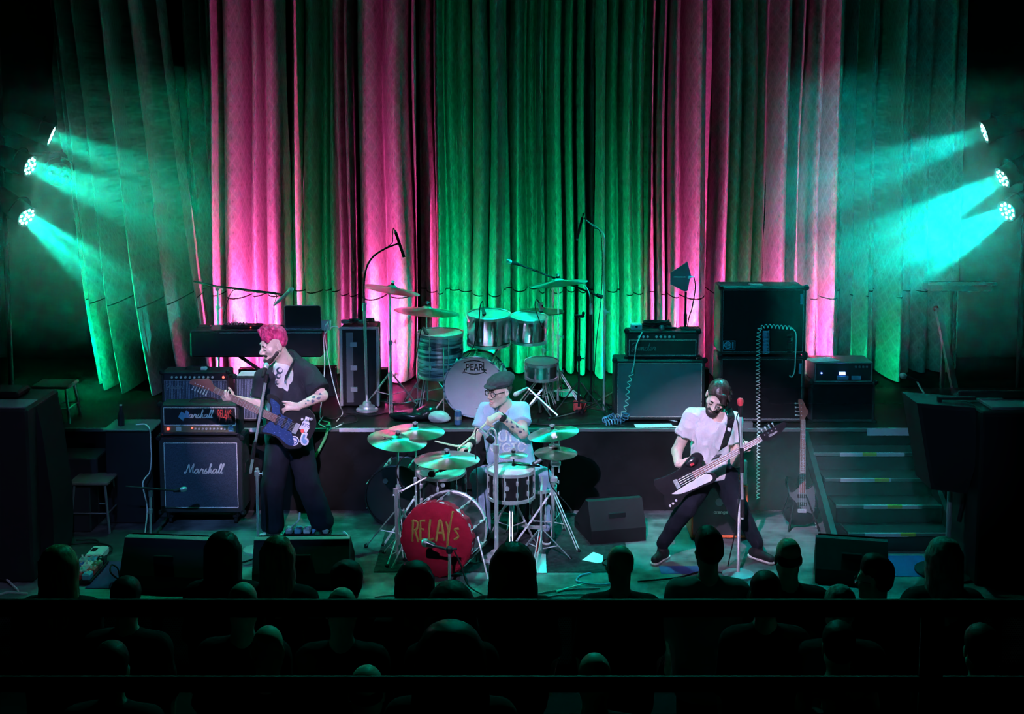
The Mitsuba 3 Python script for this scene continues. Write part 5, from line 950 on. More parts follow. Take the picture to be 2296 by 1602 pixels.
hand(P, wrR, (-.78, -.25, -.35), (-.25, .3, -.9), thumb=-1, curls=(1.0, 1.0, .6), s=1.15, thumb_dir=(-.7, -.1, -.6)); hand(P, wrL, (-.55, -.6, .0), (.1, -.1, -1), thumb=1, curls=(1.1, 1.0, .6), s=1.1)
put(d, 'body', blob(P, .006), 'skin', True, label='pale skin of face, arms and hands'); head_extras(d, HM, hs, 'dark_hair', open_mouth=True)
put(d, 'hair', blob([('e', pt(HM, np.array((0, -.045, .010)) * hs), np.array((.079, .066, .070)) * hs, HM[:3, :3], .01)] + [('-e', pt(HM, np.array((0, .07, -.02)) * hs), np.array((.1, .085, .1)) * hs, HM[:3, :3], .004)], .006, .003, 50), 'dark_hair', True)
Pm = lambda *a: pt(HM, np.array(a) * hs)
put(d, 'flat_cap', blob([('e', Pm(0, -.022, .072), np.array((.100, .125, .052)) * hs, HM[:3, :3] @ at((0, 0, 0), 0, -10)[:3, :3], .01), ('e', Pm(0, -.02, .045), np.array((.085, .105, .03)) * hs, HM[:3, :3], .02), ('e', Pm(0, .092, .048), np.array((.066, .042, .011)) * hs, HM[:3, :3] @ at((0, 0, 0), 0, -14)[:3, :3], .012), ('-e', Pm(0, -.01, -.03), np.array((.076, .094, .062)) * hs, HM[:3, :3], .004)], .006, .003, 14), 'cap_tweed', True, label='dark tweed flat cap')
a = np.linspace(0, 2 * np.pi, 18, endpoint=False)
gl = [sweep([Pm(s * .034 + .026 * math.cos(q) * 1.0, .106 - .01 * abs(math.cos(q)), -.010 + .021 * math.sin(q)) for q in a], .0032, 6, True) for s in (-1, 1)] + [sweep([Pm(-.009, .108, -.004), Pm(.009, .108, -.004)], .003, 6)] + [sweep([Pm(s * .060, .100, -.004), Pm(s * .079, .0, -.002), Pm(s * .080, -.02, -.012)], .003, 6) for s in (-1, 1)]
put(d, 'glasses', cat(gl), 'black_gloss', label='black-rimmed glasses')
for s in (-1, 1): put(d, 'lens', (np.array([Pm(s * .034, .106, -.010)] + [Pm(s * .034 + .025 * math.cos(q), .106 - .01 * abs(math.cos(q)), -.010 + .020 * math.sin(q)) for q in a]), np.array([[0, 1 + j, 1 + (j + 1) % 18] for j in range(18)])), {'type': 'thindielectric'}, False)
slR = shR + (elR - shR) * .55; slL = shL + (elL - shL) * .62
S = torso(shL, shR, chest, hip + [0, 0, -.02], rt, .085, .085, .118, .128) + [C(neck + [.02, .04, -.02], shR, .052, .06, .04), C(neck + [-.02, .03, -.02], shL, .052, .06, .04), C(shR, elR, .074, .088, .03), C(shL, elL, .072, .084, .03), flat_cut(slR, elR - shR, .13), flat_cut(slL, elL - shL, .12), flat_cut(hip + [0, 0, -.07], (0, 0, -1), .4),
     ('-c', pt(HM, (0, -.02, -.1)), neck + [-.03, -.11, -.03], .060, .070, .004), ('-c', neck + [-.045, -.19, -.05], neck + [-.06, -.22, -.17], .055, .02, .004)]
shirt = blob(S, .0075, .010, (10, 10, 6), 8); put(d, 'shirt', shirt, 'chambray', True, label='pale blue short-sleeved shirt')
put(d, 'collar', cat(ribbon(curve([neck + [-.085, -.10, -.05], neck + [-.055, -.03, .01], neck + [.01, .045, .035], neck + [.06, .02, .02], neck + [.035, -.085, -.05]], 20), .045, (0, .3, 1), .006)), 'chambray')
rows = [('LUN', (-0.212, 0.000, 0.846)[2], (-0.212, 0.000, 0.846)[0], .10), ('WGIC', (-0.213, 0.000, 0.742)[2], (-0.213, 0.000, 0.742)[0], .085), ('ILLI', (-0.196, 0.000, 0.671)[2], (-0.164, 0.000, 0.671)[0], .06)]
for s_, z, x, h in rows: put(d, 'shirt_lettering', project_print(subdivide(xf(tm(meshkit.text_mesh(s_, h, .002, True)), facing((x, 0, z))), .02), shirt, .004), 'shirt_print', False)
put(d, 'placket', project_print(subdivide(bx((-0.104, -0.200, 1.004)[0] - .012, (-0.104, -0.200, 1.004)[0] + .012, -.3, -.298, hip[2] - .03, chest[2] + .06, .001), .02), shirt, .003), 'chambray', False)
put(d, 'watch', cat(cyl(wrR + (elR - wrR) * .04, wrR + (elR - wrR) * .17, .037, .039, 16), xf(disc(.02, 0, 16, .012), frame(wrR + (elR - wrR) * .1 + np.array([.0, -.036, .008]), (0, -1, .2)))), 'black_matte'); put(d, 'wristband', cyl(wrL + (elL - wrL) * .15, wrL + (elL - wrL) * .5, .038, .041, 16), 'black_cloth')
ink(d, elR, wrR, .047, .031, [(.1, .9, .012, 1.5), (.2, .1, .014, 1.2), (.38, .6, .013, 1.3), (.5, -.1, .012, 1.4), (.62, .7, .010, 1.3), (.75, .1, .010, 1.2)], (-.3, -1, .3))
kL, kR, aL, aR = np.array((-0.282, -0.520, 0.595)), np.array((0.266, -0.360, 0.565)), np.array((-0.249, -0.460, 0.140)), np.array((0.290, -0.400, 0.120)); aL[2] = aR[2] = .12
L_ = [C(hip + [-.09, 0, -.02], kL, .115, .082, .04), C(hip + [.09, 0, -.02], kR, .115, .082, .04), C(kL, aL, .080, .060, .03), C(kR, aR, .080, .060, .03), C(hip + [-.09, 0, -.03], hip + [.09, 0, -.03], .125, .125, .04), flat_cut(aL + [0, 0, -.05], (0, 0, -1), .2), flat_cut(aR + [0, 0, -.05], (0, 0, -1), .2), flat_cut(hip + [0, 0, .08], (0, 0, 1), .4)]
put(d, 'jeans', blob(L_, .009, .008, (9, 9, 6), 2), 'light_denim', True, label='washed blue jeans'); shoe(d, aL, (-.15, -1)); shoe(d, aR, (.1, -1))
solo('drum_stick', sweep([(-0.226, -0.530, 1.086), (-0.333, -0.620, 1.005), (-0.461, -0.720, 0.917)], [.009, .009, .006], 8), 'pale_wood', "drum stick hanging from the drummer's raised fist", 'drum stick')
solo('drum_stick', sweep([(-0.422, -0.540, 0.889), (-0.489, -0.600, 0.901), (-0.666, -0.700, 0.971)], [.009, .009, .006], 8), 'pale_wood', "drum stick held low over the broad cymbal by the drummer's other hand", 'drum stick')
t = thing('drum_throne', 'round stool under the seated drummer', 'stool'); put(t, 'seat', xf(lathe([(0, 0), (.17, 0), (.18, .02), (.17, .07), (0, .085)], 28), at((hip[0], hip[1] + .03, hip[2] - .24))), 'black_matte'); put(t, 'pole', cyl((hip[0], hip[1] + .03, .1), (hip[0], hip[1] + .03, hip[2] - .24), .016), 'chrome'); tripod(t, hip[0], hip[1] + .03, 0, .22, .24)

# ------------------------------------------------ the bassist
b_ = thing('person', 'dark-haired bearded bassist in pale tee, head bowed, legs set wide', 'person')
hs = 1.10; hc = np.array((1.717, -1.000, 1.435)); HM = head_axes((-.30, -.80, -.50), 20); HM[:3, 3] = hc
neck = np.array((1.740, -0.920, 1.275)); shL, shR = np.array((1.519, -0.940, 1.237)), np.array((1.865, -0.900, 1.193)); chest = np.array((1.697, -0.920, 1.113)); hip = np.array((1.716, -0.880, 0.739)); rt = unit(np.array([1, .08, 0]))
elL, wrL = np.array((1.400, -0.900, 0.938)), np.array((1.387, -1.070, 0.877)); elR, wrR = np.array((1.902, -0.920, 0.851)), np.array((1.913, -1.060, 0.981))
P = head_prims(HM, hs) + [C(pt(HM, (0, -.03, -.06)), neck, .058, .064, .03), C(neck, (shL + shR) / 2, .06, .06, .03)]; body_core(P, neck, chest, hip)
P += [C(shL, elL, .052, .046), C(elL, wrL, .046, .032), C(shR, elR, .052, .046), C(elR, wrR, .046, .031), C(chest, shL, .05, .05), C(chest, shR, .05, .05)]
hand(P, wrL, (.75, -.25, -.10), (.15, .5, -.8), thumb=1, curls=(.55, .8, .5), s=1.08, thumb_dir=(.8, -.1, .5)); hand(P, wrR, (.30, -.70, .25), (-.1, .3, 1), thumb=1, curls=(.9, .9, .5), s=1.08, thumb_dir=(.2, .2, 1))
put(b_, 'body', blob(P, .006), 'skin', True, label='pale skin of face, arms and hands'); head_extras(b_, HM, hs, 'dark_hair', closed=True)
Pm = lambda *a: pt(HM, np.array(a) * hs); R = HM[:3, :3]
hp = [('e', Pm(0, -.012, .055), np.array((.084, .102, .080)) * hs, R, .01), ('e', Pm(0, -.055, .0), np.array((.080, .062, .10)) * hs, R, .02)]
for k in range(60):
    a, bb = r2.uniform(-1, 1), r2.uniform(-1, .9); p0 = np.array((a * .066, bb * .088 - .01, .108 - .05 * a * a - .04 * bb * bb)); q0 = p0 + np.array((-.030 + .018 * a, .012 + .02 * bb, -.030 + .02 * r2.uniform(-1, 1))); hp.append(('c', Pm(*p0), Pm(*q0), .015, .005, .006))
for k in range(16): u = r2.uniform(-1, 1); p0 = np.array((-.074 + .01 * u, r2.uniform(-.08, .05), r2.uniform(-.03, .06))); hp.append(('c', Pm(*p0), Pm(*(p0 + np.array((-.022, .0, -.040)))), .015, .005, .006))
for k in range(14): u = k / 13; p0 = np.array((.010 - .068 * u, .070, .092)); hp.append(('c', Pm(*p0), Pm(*(p0 + np.array((-.022, .030, -.042 - .02 * u)))), .013, .005, .006))
hp += [('-e', Pm(.018, .088, -.016), np.array((.066, .066, .092)) * hs, R, .004), ('-e', Pm(.09, .02, -.03), np.array((.03, .05, .05)) * hs, R, .004)]
put(b_, 'hair', blob(hp, .0055, .003, 45), 'dark_hair', True, label='tousled dark hair')
bp_ = [('c', Pm(s * .052, .008, -.058), Pm(s * .022, .074, -.114), .0235 * hs, .024 * hs, .012) for s in (-1, 1)] + [('e', Pm(0, .078, -.120), np.array((.034, .028, .034)) * hs, R, .012), ('c', Pm(-.028, .086, -.065), Pm(.028, .086, -.065), .011 * hs, .011 * hs, .006), ('-c', Pm(-.018, .102, -.080), Pm(.018, .102, -.080), .011, .011, .003)]
put(b_, 'beard', blob(bp_, .005, .002, 60), 'beard_hair', True, label='full dark beard')
slL = shL + (elL - shL) * .52; slR = shR + (elR - shR) * .50
S = torso(shL, shR, chest, hip + [0, 0, -.02], rt, .080, .070, .112, .114) + [C(neck + [0, -.01, -.03], chest, .078, .115, .03), C(neck + [.02, .04, -.03], shR, .05, .058, .04), C(neck + [-.02, .03, -.03], shL, .05, .058, .04), C(shL, elL, .072, .084, .03), C(shR, elR, .070, .080, .03), flat_cut(slL, elL - shL, .12), flat_cut(slR, elR - shR, .12), flat_cut(hip + [0, 0, -.03], (0.05, 0, -1), .4), ('-c', Pm(0, -.03, -.09), neck + [0, -.07, -.008], .060, .064, .004)]
shirt = blob(S, .0075, .015, (11, 11, 5), 11); put(b_, 'tee_shirt', shirt, 'tee_cloth', True, label='pale crew-neck tee')
kL, kR, aL, aR = np.array((1.453, -1.120, 0.510)), np.array((1.920, -0.940, 0.453)), np.array((1.285, -0.930, 0.106)), np.array((2.094, -0.920, 0.071)); aL[2] = .14; aR[2] = .14
L_ = [C(hip - rt * .075, kL, .112, .080, .04), C(hip + rt * .075, kR, .112, .080, .04), C(kL, aL, .076, .052, .03), C(kR, aR, .076, .052, .03), C(hip - rt * .08, hip + rt * .08, .112, .112, .04), flat_cut(aL + [0, 0, -.07], (0, 0, -1), .2), flat_cut(aR + [0, 0, -.07], (0, 0, -1), .2), flat_cut(hip + [0, 0, .06], (0, 0, 1), .4)]
put(b_, 'jeans', blob(L_, .009, .008, (9, 9, 6), 4), 'dark_denim', True, label='dark slim jeans'); shoe(b_, aL, (-.5, -.85)); shoe(b_, aR, (.6, -.8))
bt = thing('bass_guitar', 'black bass guitar with pale pickguard slung low by the bassist', 'guitar')
go = np.array((1.415, -1.160, 0.762)); gx = unit(np.array((2.009, -1.120, 1.077)) - go); nz = unit(np.array([.0, -1, .16])); nz = unit(nz - gx * (nz @ gx)); BM = np.eye(4); BM[:3, 0], BM[:3, 1], BM[:3, 2], BM[:3, 3] = gx, np.cross(nz, gx), nz, go
guitar(bt, BM, .98, BIRD, [(-.14, -.055), (.16, -.035), (.215, -.055), (.235, -.085), (.21, -.112), (.12, -.108), (.0, -.10), (-.08, -.085)], .80, 4, 'black_gloss', 'white_plastic', 'rosewood', True, 'bird')
put(bt, 'thumb_rest', xf(blob([('e', (.14, .10, .045), (.06, .035, .02), None, .01)], .006), BM), 'black_gloss', True); put(bt, 'felt_pad', xf(box((.13, .085, .064), (.035, .02, .006), .002), BM), 'red_felt')
put(bt, 'strap', project_print(ribbon(curve([(1.820, -1.000, 1.313), (1.839, -1.030, 1.248), (1.811, -1.050, 1.139), (1.762, -1.050, 0.986), (1.703, -1.050, 0.902)], 28), .07, (.9, 0, .35), .004), shirt, .006), 'black_gloss', True, label='dark strap over the shoulder')
put(bt, 'strap_button', xf(disc(.009, 0, 14, .006), frame(np.array((1.782, -1.060, 1.221)), (0, -1, .2))), 'steel'); put(bt, 'headstock_script', xf(tm(meshkit.text_mesh('Gibson', .018, .0015, True)), BM @ at((.80, -.022, .0445), 4)), 'white_plastic')
b = (1.864, -1.324, 0.000); t = thing('microphone_stand', "bassist's straight chrome stand topped by a red windscreen", 'microphone stand'); Y = b[1]
pole(t, [(b[0], Y, .03), (1.895, -1.140, 0.592)], .014); put(t, 'upper_pole', sweep([(1.914, -1.200, 0.440), (1.906, -1.200, 0.687), (1.890, -1.160, 1.317)], .012, 10), 'chrome'); put(t, 'grip', cyl((1.905, -1.190, 0.835), (1.899, -1.180, 1.040), .018), 'black_matte'); put(t, 'grip', cyl((1.914, -1.200, 0.459), (1.911, -1.200, 0.611), .018), 'black_matte'); put(t, 'base', xf(lathe([(0, 0), (.13, 0), (.13, .02), (.03, .035), (0, .035)], 28), at((b[0], Y, 0))), 'steel'); put(t, 'clip', cyl((1.891, -1.160, 1.299), (1.885, -1.160, 1.374), .015, .020), 'black_matte')
t = thing('microphone', 'red foam-capped microphone on the straight stand beside the bassist', 'microphone'); put(t, 'mic_body', cyl((1.890, -1.160, 1.336), (1.885, -1.160, 1.392), .016, .02), 'black_matte'); put(t, 'windscreen', xf(lathe([(0, -.03), (.018, -.028), (.026, -.005), (.026, .02), (.018, .034), (0, .038)], 18), at((1.885, -1.160, 1.419), 0, -4)), 'red_felt')
solo('microphone_cable', sweep(curve([(1.885, -1.140, 1.358), (1.864, -1.120, 1.277), (1.877, -1.140, 1.199), (1.894, -1.170, 0.829), (1.859, -1.200, 0.383), (1.812, -1.121, 0.010)], 40), .005, 6), 'black_matte', 'thin lead hanging beside the straight stand of the bassist', 'cable')

# ---------------------------------------------------------------- props on the riser
mat('wood_seat', (0.16, 0.13, 0.11), 0.4)
mat('purple_mat', (0.16, 0.05, 0.15), 0.95, spec=0.1)
mat('blue_paint', (0.05, 0.08, 0.30), 0.6)
mat('tape_white', (0.62, 0.60, 0.66), 0.6)
mat('tape_yellow', (0.55, 0.55, 0.08), 0.6)
mat('step_grey', (0.024, 0.027, 0.030), 0.55)
mat('green_tape', (0.10, 0.45, 0.18), 0.5)
mat('bag_plastic', (0.55, 0.62, 0.62), 0.3, spec=0.6)
mat('can_blue', (0.10, 0.25, 0.50), 0.25, 0.5)
x0, x1, y0 = (-3.235, 1.250, 1.580)[0], (-1.911, 1.250, 1.580)[0], 1.25; zt = (-2.586, 1.250, 1.580)[2]; zb = (-2.591, 1.250, 1.322)[2]
t = thing('stage_piano', 'long black stage piano on crossed legs at left, seen from behind', 'keyboard')
put(t, 'body', bx(x0, x1, y0, y0 + .42, zb, zt, .015), 'black_matte'); put(t, 'top_panel', bx(x0 + .01, x1 - .01, y0 + .03, y0 + .36, zt, zt + .012, .004), 'tolex'); put(t, 'edge_strip', bx(x0 + .3, x1, y0 - .002, y0 + .006, zt - .012, zt - .004, .001), 'grey_metal')
t = thing('keyboard_stand', 'black crossed-leg stand under the stage piano', 'stand'); xm = (x0 + x1) / 2 + .1
for s in (-1, 1): put(t, 'leg', hull([(xm + s * a, y0 + .18 + s * .03 + b * .02, z + c * .03) for a, z in ((-.38, RZ + .02), (.30, zb - .03)) for b in (-1, 1) for c in (0, 1)]), 'black_matte', False)
t = thing('control_surface', 'row of small black control boxes with knobs on the stage piano', 'mixer'); cx0, cx1 = (-2.944, 1.400, 1.636)[0], (-2.546, 1.400, 1.636)[0]
put(t, 'case', bx(cx0, cx1, y0 + .12, y0 + .30, zt + .012, zt + .04, .006), 'black_matte')
for k in range(8): put(t, 'knob', xf(lathe([(0, 0), (.012, 0), (.009, .025), (0, .028)], 10), at((cx0 + .03 + k * .03, y0 + .2, zt + .04))), 'grey_metal')
led(t, (cx0 + .30, y0 + .118, zt + .026), RED_LED, .006)
solo('black_box', bx((-3.193, 1.400, 1.623)[0], (-3.066, 1.400, 1.623)[0], y0 + .15, y0 + .25, zt + .013, zt + .035, .006), 'black_gloss', 'small black box at the left end of the stage piano', 'box')
t = thing('laptop', 'open laptop seen from behind, upright at the right end of the stage piano', 'laptop'); lx0, lx1 = (-2.292, 1.350, 1.722)[0], (-1.927, 1.350, 1.722)[0]; lz = zt + .014; lh = (-2.105, 1.350, 1.841)[2] - lz
pl = shapely.box(0, 0, lx1 - lx0, lh).buffer(-.02).buffer(.02); ml = at((lx0, y0 + .11, lz), 0, 98)
put(t, 'lid', xf(ext(pl, .008), ml), 'black_gloss', 25); put(t, 'lid_edge', xf(ext(pl.buffer(.003).difference(pl.buffer(-.003)), .009), ml), 'steel', False); put(t, 'base', bx(lx0, lx1, y0 + .12, y0 + .36, lz - .002, lz + .014, .004), 'grey_metal')
b = ((-3.056, 1.720, 1.582)[0], 1.72); t = thing('microphone_stand', 'boom stand reaching over the stage piano with its long level arm', 'microphone stand')
pole(t, [(b[0], b[1], RZ + .05), (-3.047, 1.720, 1.965)], .011, collars=(((-3.047, 1.720, 1.755), (0, 0, 1)), ((-3.047, 1.720, 1.951), (0, 1, 0)))); put(t, 'boom', sweep([(-3.295, 1.720, 2.030), (-3.042, 1.700, 1.977), (-2.445, 1.500, 1.941), (-2.356, 1.460, 1.933)], .010, 8), 'black_matte'); tripod(t, b[0], b[1], RZ, .2, .28, m='black_matte'); ball_mic(t, (-2.240, 1.420, 1.985), (-2.427, 1.460, 1.814), 'steel', 'steel', .026)
put(t, 'lead', sweep(curve([(-2.427, 1.460, 1.814), (-2.403, 1.460, 1.879), (-2.419, 1.480, 1.931), (-2.692, 1.600, 1.936), (-2.870, 1.620, 1.947), (-2.957, 1.600, 1.727), (-2.974, 1.600, 1.611)], 30), .004, 6), 'black_matte')
# road case rack
x0, x1, y0 = (-1.732, 1.300, 1.321)[0], (-1.363, 1.300, 1.321)[0], 1.30; zt = (-1.562, 1.300, 1.617)[2]
t = thing('road_case', 'tall black road case with metal latches, right of the stage piano', 'equipment case')
put(t, 'body', bx(x0, x1, y0, y0 + .40, RZ + .01, zt, .01), 'black_matte')
for a in (x0, x1): put(t, 'edge_trim', bx(a - .008, a + .022, y0 - .008, y0 + .022, RZ + .01, zt, .005), 'steel')
put(t, 'edge_trim', bx(x0, x1, y0 - .008, y0 + .02, zt - .02, zt + .006, .005), 'steel'); put(t, 'front_rail', bx(x0 + .06, x0 + .13, y0 - .006, y0 + .004, RZ + .05, zt - .05, .002), 'grey_metal')
for z in (.62, .38, .16): k = put(t, 'latch', bx(x0 + .10, x0 + .17, y0 - .02, y0 - .004, RZ + z, RZ + z + .05, .004), 'steel')
for k, (dx, dz) in enumerate(((.05, 0), (.13, .01), (.22, 0), (.28, .015))):
    a = np.linspace(0, 4 * np.pi, 40); solo('coiled_cable', sweep(np.stack([x0 + dx + .05 * np.cos(a), y0 + .12 + .06 * np.sin(a), zt + .022 + dz + .0030 * a], -1), .008, 6), 'black_matte' if k % 2 else 'grey_metal', ['pale cable coil at the left end of the road case top', 'dark cable coil second on the road case top', 'pale cable coil third on the road case top', 'dark cable coil at the right end of the road case top'][k], 'cable', 'cable coils on the road case')
solo('adapter_box', bx((-1.923, 1.380, 1.672)[0], (-1.833, 1.380, 1.672)[0], 1.33, 1.40, (-1.888, 1.380, 1.580)[2], (-1.887, 1.380, 1.681)[2], .006), 'steel', 'small shiny box beside the laptop with leads hanging from it', 'box')
for k, (lab, pts) in enumerate((('pale lead falling straight from the box beside the laptop', [(-1.862, 1.300, 1.676), (-1.839, 1.220, 1.631), (-1.882, 1.200, 1.522), (-1.863, 1.100, 1.270), (-1.865, 0.900, 0.999), (-1.871, 0.797, 0.810), (-1.751, 0.618, 0.810)]), ('pale lead crossing over as it falls right from the box beside the laptop', [(-1.853, 1.300, 1.676), (-1.874, 1.220, 1.622), (-1.857, 1.200, 1.431), (-1.776, 1.000, 1.156), (-1.687, 0.800, 0.956), (-1.679, 1.001, 0.810), (-1.694, 0.671, 0.810)]), ('lead sagging from the laptop to the road case', [(-1.834, 1.250, 1.626), (-1.758, 1.250, 1.635), (-1.723, 1.250, 1.580)]))):
    solo('hanging_cable', sweep(curve(pts, 40), .005, 6), 'white_plastic', lab, 'cable')
# cables, bag, can, papers on the riser
for k, (lab, m, pts) in enumerate((('black cable snaking in front of the oyster floor tom', 'black_matte', [(-1.675, 1.038, 0.810), (-1.395, 0.908, 0.810), (-1.186, 1.020, 0.810), (-0.905, 0.797, 0.810), (-0.639, 0.689, 0.810)]), ('grey cable lying under the tilted cymbal stand', 'grey_metal', [(-1.392, 1.528, 0.810), (-1.131, 1.427, 0.810), (-0.916, 1.630, 0.810), (-0.675, 1.427, 0.810)]),
    ('thin cable across the riser left of the pale-grilled cabinet', 'grey_metal', [(0.356, 0.761, 0.810), (0.629, 1.038, 0.810), (0.830, 1.427, 0.810), (1.074, 1.946, 0.810)]), ('black cable curving along the riser edge at centre right', 'black_matte', [(0.137, 0.583, 0.810), (0.477, 0.513, 0.810), (0.822, 0.583, 0.810), (1.071, 0.495, 0.810)]), ('white cable on the riser edge before the pale-grilled cabinet', 'white_plastic', [(1.159, 0.761, 0.810), (1.278, 0.871, 0.810), (1.445, 0.797, 0.810), (1.592, 0.653, 0.810)]),
    ('dark cable heap strands by the gooseneck stand base', 'black_matte', [(-1.985, 1.038, 0.810), (-1.770, 0.761, 0.810), (-1.575, 0.945, 0.810), (-1.500, 0.671, 0.810), (-1.656, 0.547, 0.810)]), ('cable hanging over the riser edge left of the drums', 'white_plastic', [(-1.853, 0.852, 0.810), (-1.853, 0.583, 0.810), (-1.773, 0.405, 0.820), (-1.730, 0.400, 0.791), (-1.618, 0.583, 0.810)]))):
    solo('stage_cable', sweep(curve(pts, 40), .006, 6), m, lab, 'cable')
t = thing('gig_bag', 'crumpled black bag on the riser edge left of the lilac bass drum', 'bag'); c = np.array((-0.939, 0.658, 0.800))
put(t, 'body', blob([('e', c + [-.02, .1, .05], (.16, .10, .055), None, .02), ('e', c + [.12, .12, .07], (.10, .09, .07), None, .03), ('e', c + [-.15, .12, .04], (.10, .08, .04), None, .03), ('-y', (c[0], c[1], RZ + .001), (c[0], c[1], RZ - .3), 1, .002)], .010, .012, 12, 2), 'black_gloss', True)
solo('plastic_bag', blob([('e', np.array((-0.713, 0.623, 0.800)) + [0, .07, .05], (.10, .08, .055), None, .02), ('e', np.array((-0.653, 0.623, 0.800)) + [0, .07, .03], (.06, .07, .03), None, .02), ('-y', np.array((-0.713, 0.623, 0.800)) + [0, 0, .001], np.array((-0.713, 0.623, 0.800)) + [0, 0, -.3], 1, .002)], .009, .014, 16, 5), 'bag_plastic', 'crumpled pale plastic bag between the black bag and the can', 'bag')
t = thing('drink_can', 'blue drink can standing on the riser edge by the lilac bass drum', 'can'); c = np.array((-0.517, 0.570, 0.800)); put(t, 'can_body', xf(lathe([(0, 0), (.028, 0), (.034, .008), (.034, .125), (.027, .138), (0, .138)], 24), at(c)), 'can_blue'); put(t, 'rim', xf(lathe([(.024, .136), (.028, .136), (.028, .142), (.024, .142)], 24), at(c)), 'chrome'); put(t, 'stripe', xf(lathe([(.0345, .05), (.0345, .085)], 24), at(c)), 'steel')
for k, (x, y, r_, lab) in enumerate(((1465, 955, 3, 'upper white set-list sheet on the riser edge before the pale-grilled cabinet'), (1474, 960, -2, 'lower white set-list sheet on the riser edge before the pale-grilled cabinet'), )):
    c = np.array((1.353, 0.546, 0.806) if k == 0 else (1.392, 0.476, 0.806)); solo('paper_sheet', xf(box((0, 0, 0), (.36, .035 + .1 * (k == 0), .003), .001), at((c[0], .48 + .04 * (k == 0), RZ + .003 + .004 * k), r_)), 'paper', lab, 'paper')
solo('equipment_box', bx((2.155, 0.500, 0.852)[0], (2.287, 0.500, 0.852)[0], .44, .50, RZ, RZ + .055, .005), 'grey_metal', 'small pale box on the riser edge at the foot of the tall bass stack', 'box')
solo('toolbox', bx((0.614, 1.300, 0.909)[0], (0.745, 1.300, 0.909)[0], 1.1, 1.2, RZ, RZ + .10, .012), 'red_print', 'small reddish box on the riser behind the empty clip stand', 'box')
solo('paper_sheet', xf(box((0, 0, 0), (.22, .26, .003), .001), at(np.array((0.571, 1.794, 0.820)) + [0, 0, .02], 24, 6)), 'paper', 'white sheet on the riser behind the boom stands right of the drums', 'paper')
solo('riser_edge_strip', bx(-6.4, 6.4, RY - .012, RY + .02, RZ - .03, RZ + .004, .004), 'grey_metal', 'worn metal strip along the riser front edge', 'edge strip')
for k, (xa, xb, lab) in enumerate((((-2.481, 0.400, 0.804)[0], (-2.144, 0.400, 0.804)[0], 'pale tape on the riser edge behind the guitarist'), ((-1.637, 0.400, 0.804)[0], (-1.300, 0.400, 0.804)[0], 'pale tape on the riser edge right of the guitarist'), ((-0.076, 0.400, 0.804)[0], (0.304, 0.400, 0.804)[0], 'pale tape on the riser edge behind the drummer'), ((3.364, 0.400, 0.778)[0], (3.858, 0.400, 0.778)[0], 'wide pale tape on the riser edge at the top of the stairs'))):
    solo('edge_tape', bx(xa, xb, RY - .016, RY - .010, RZ - .03 - .035 * (k == 3), RZ + .006, .001), 'tape_white', lab, 'tape')
t = thing('guitar_strap', 'green strap hanging over the riser edge behind the guitarist', 'strap'); put(t, 'webbing', sweep(curve([(-1.749, 0.542, 0.820), (-1.740, 0.380, 0.809), (-1.768, 0.360, 0.715), (-1.834, 0.340, 0.591), (-1.898, 0.330, 0.478)], 20), [.014] * 7 + [.012] * 60 if False else .013, 6), 'green_tape'); put(t, 'end_tab', cyl((-1.898, 0.330, 0.486), (-1.911, 0.330, 0.435), .012, .006), 'steel'); put(t, 'buckle', box(np.array((-1.737, 0.390, 0.828)), (.05, .03, .03), .006), 'steel')

# ---------------------------------------------------------------- stairs at right, handrail
t = thing('stage_stairs', 'four grey steps at right leading up to the riser', 'stairs'); sx0, sx1 = (2.919, -0.620, 0.064)[0], (3.817, -0.620, 0.064)[0]
for k in range(4):
    z1 = RZ * (k + 1) / 5; yy = -.72 + k * .285; xx = sx0 - .04 * k
    s = put(t, 'step', bx(xx, sx1, yy, RY, z1 - RZ / 5 + .0, z1 - .022, .004), 'step_grey'); put_sub(s, 'tread', bx(xx, sx1, yy - .012, RY, z1 - .022, z1, .004), 'step_grey'); put_sub(s, 'nosing', bx(xx, sx1, yy - .018, yy + .012, z1 - .024, z1 + .003, .003), 'grey_metal'); put_sub(s, 'nosing_tape', bx(xx + .14 + .1 * (k % 2), sx1 - .18 - .2 * ((k + 1) % 2), yy - .022, yy + .002, z1 - .028, z1 + .005, .002), 'tape_white'); put_sub(s, 'nosing_tape', bx(xx + .45, xx + .58, yy - .024, yy + .0, z1 - .024, z1 + .006, .002), 'tape_yellow')
put(t, 'side_board', hull([(sx0 - .16 + a, y, z) for a in (0, .05) for y, z in ((RY, RZ - .02), (RY, RZ - .16), (-.80, .0), (-.80, .16))]), 'step_grey', False); put(t, 'side_board', hull([(sx1 + .0 + a, y, z) for a in (0, .04) for y, z in ((RY, RZ - .02), (RY, RZ - .16), (-.80, .0), (-.80, .16))]), 'step_grey', False); put(t, 'post', bx(sx1 + .03, sx1 + .06, -.80, -.77, 0, .75, .005), 'steel')
t = thing('handrail', 'leaning grey metal handrail frame standing on the riser at right', 'handrail'); put(t, 'post', cat(bx((4.219, 0.900, 1.044)[0] - .02, (4.219, 0.900, 1.044)[0] + .02, .88, .92, RZ, (4.199, 0.900, 1.643)[2], .006)), 'grey_metal')
a_, b2 = np.array((4.152, 0.900, 1.876)), np.array((4.288, 0.700, 1.071)); put(t, 'rail', ribbon([a_, b2], .055, (1, .1, 0), .05), 'steel', False); put(t, 'elbow', cyl((4.124, 0.920, 1.868), a_, .026), 'red_print')
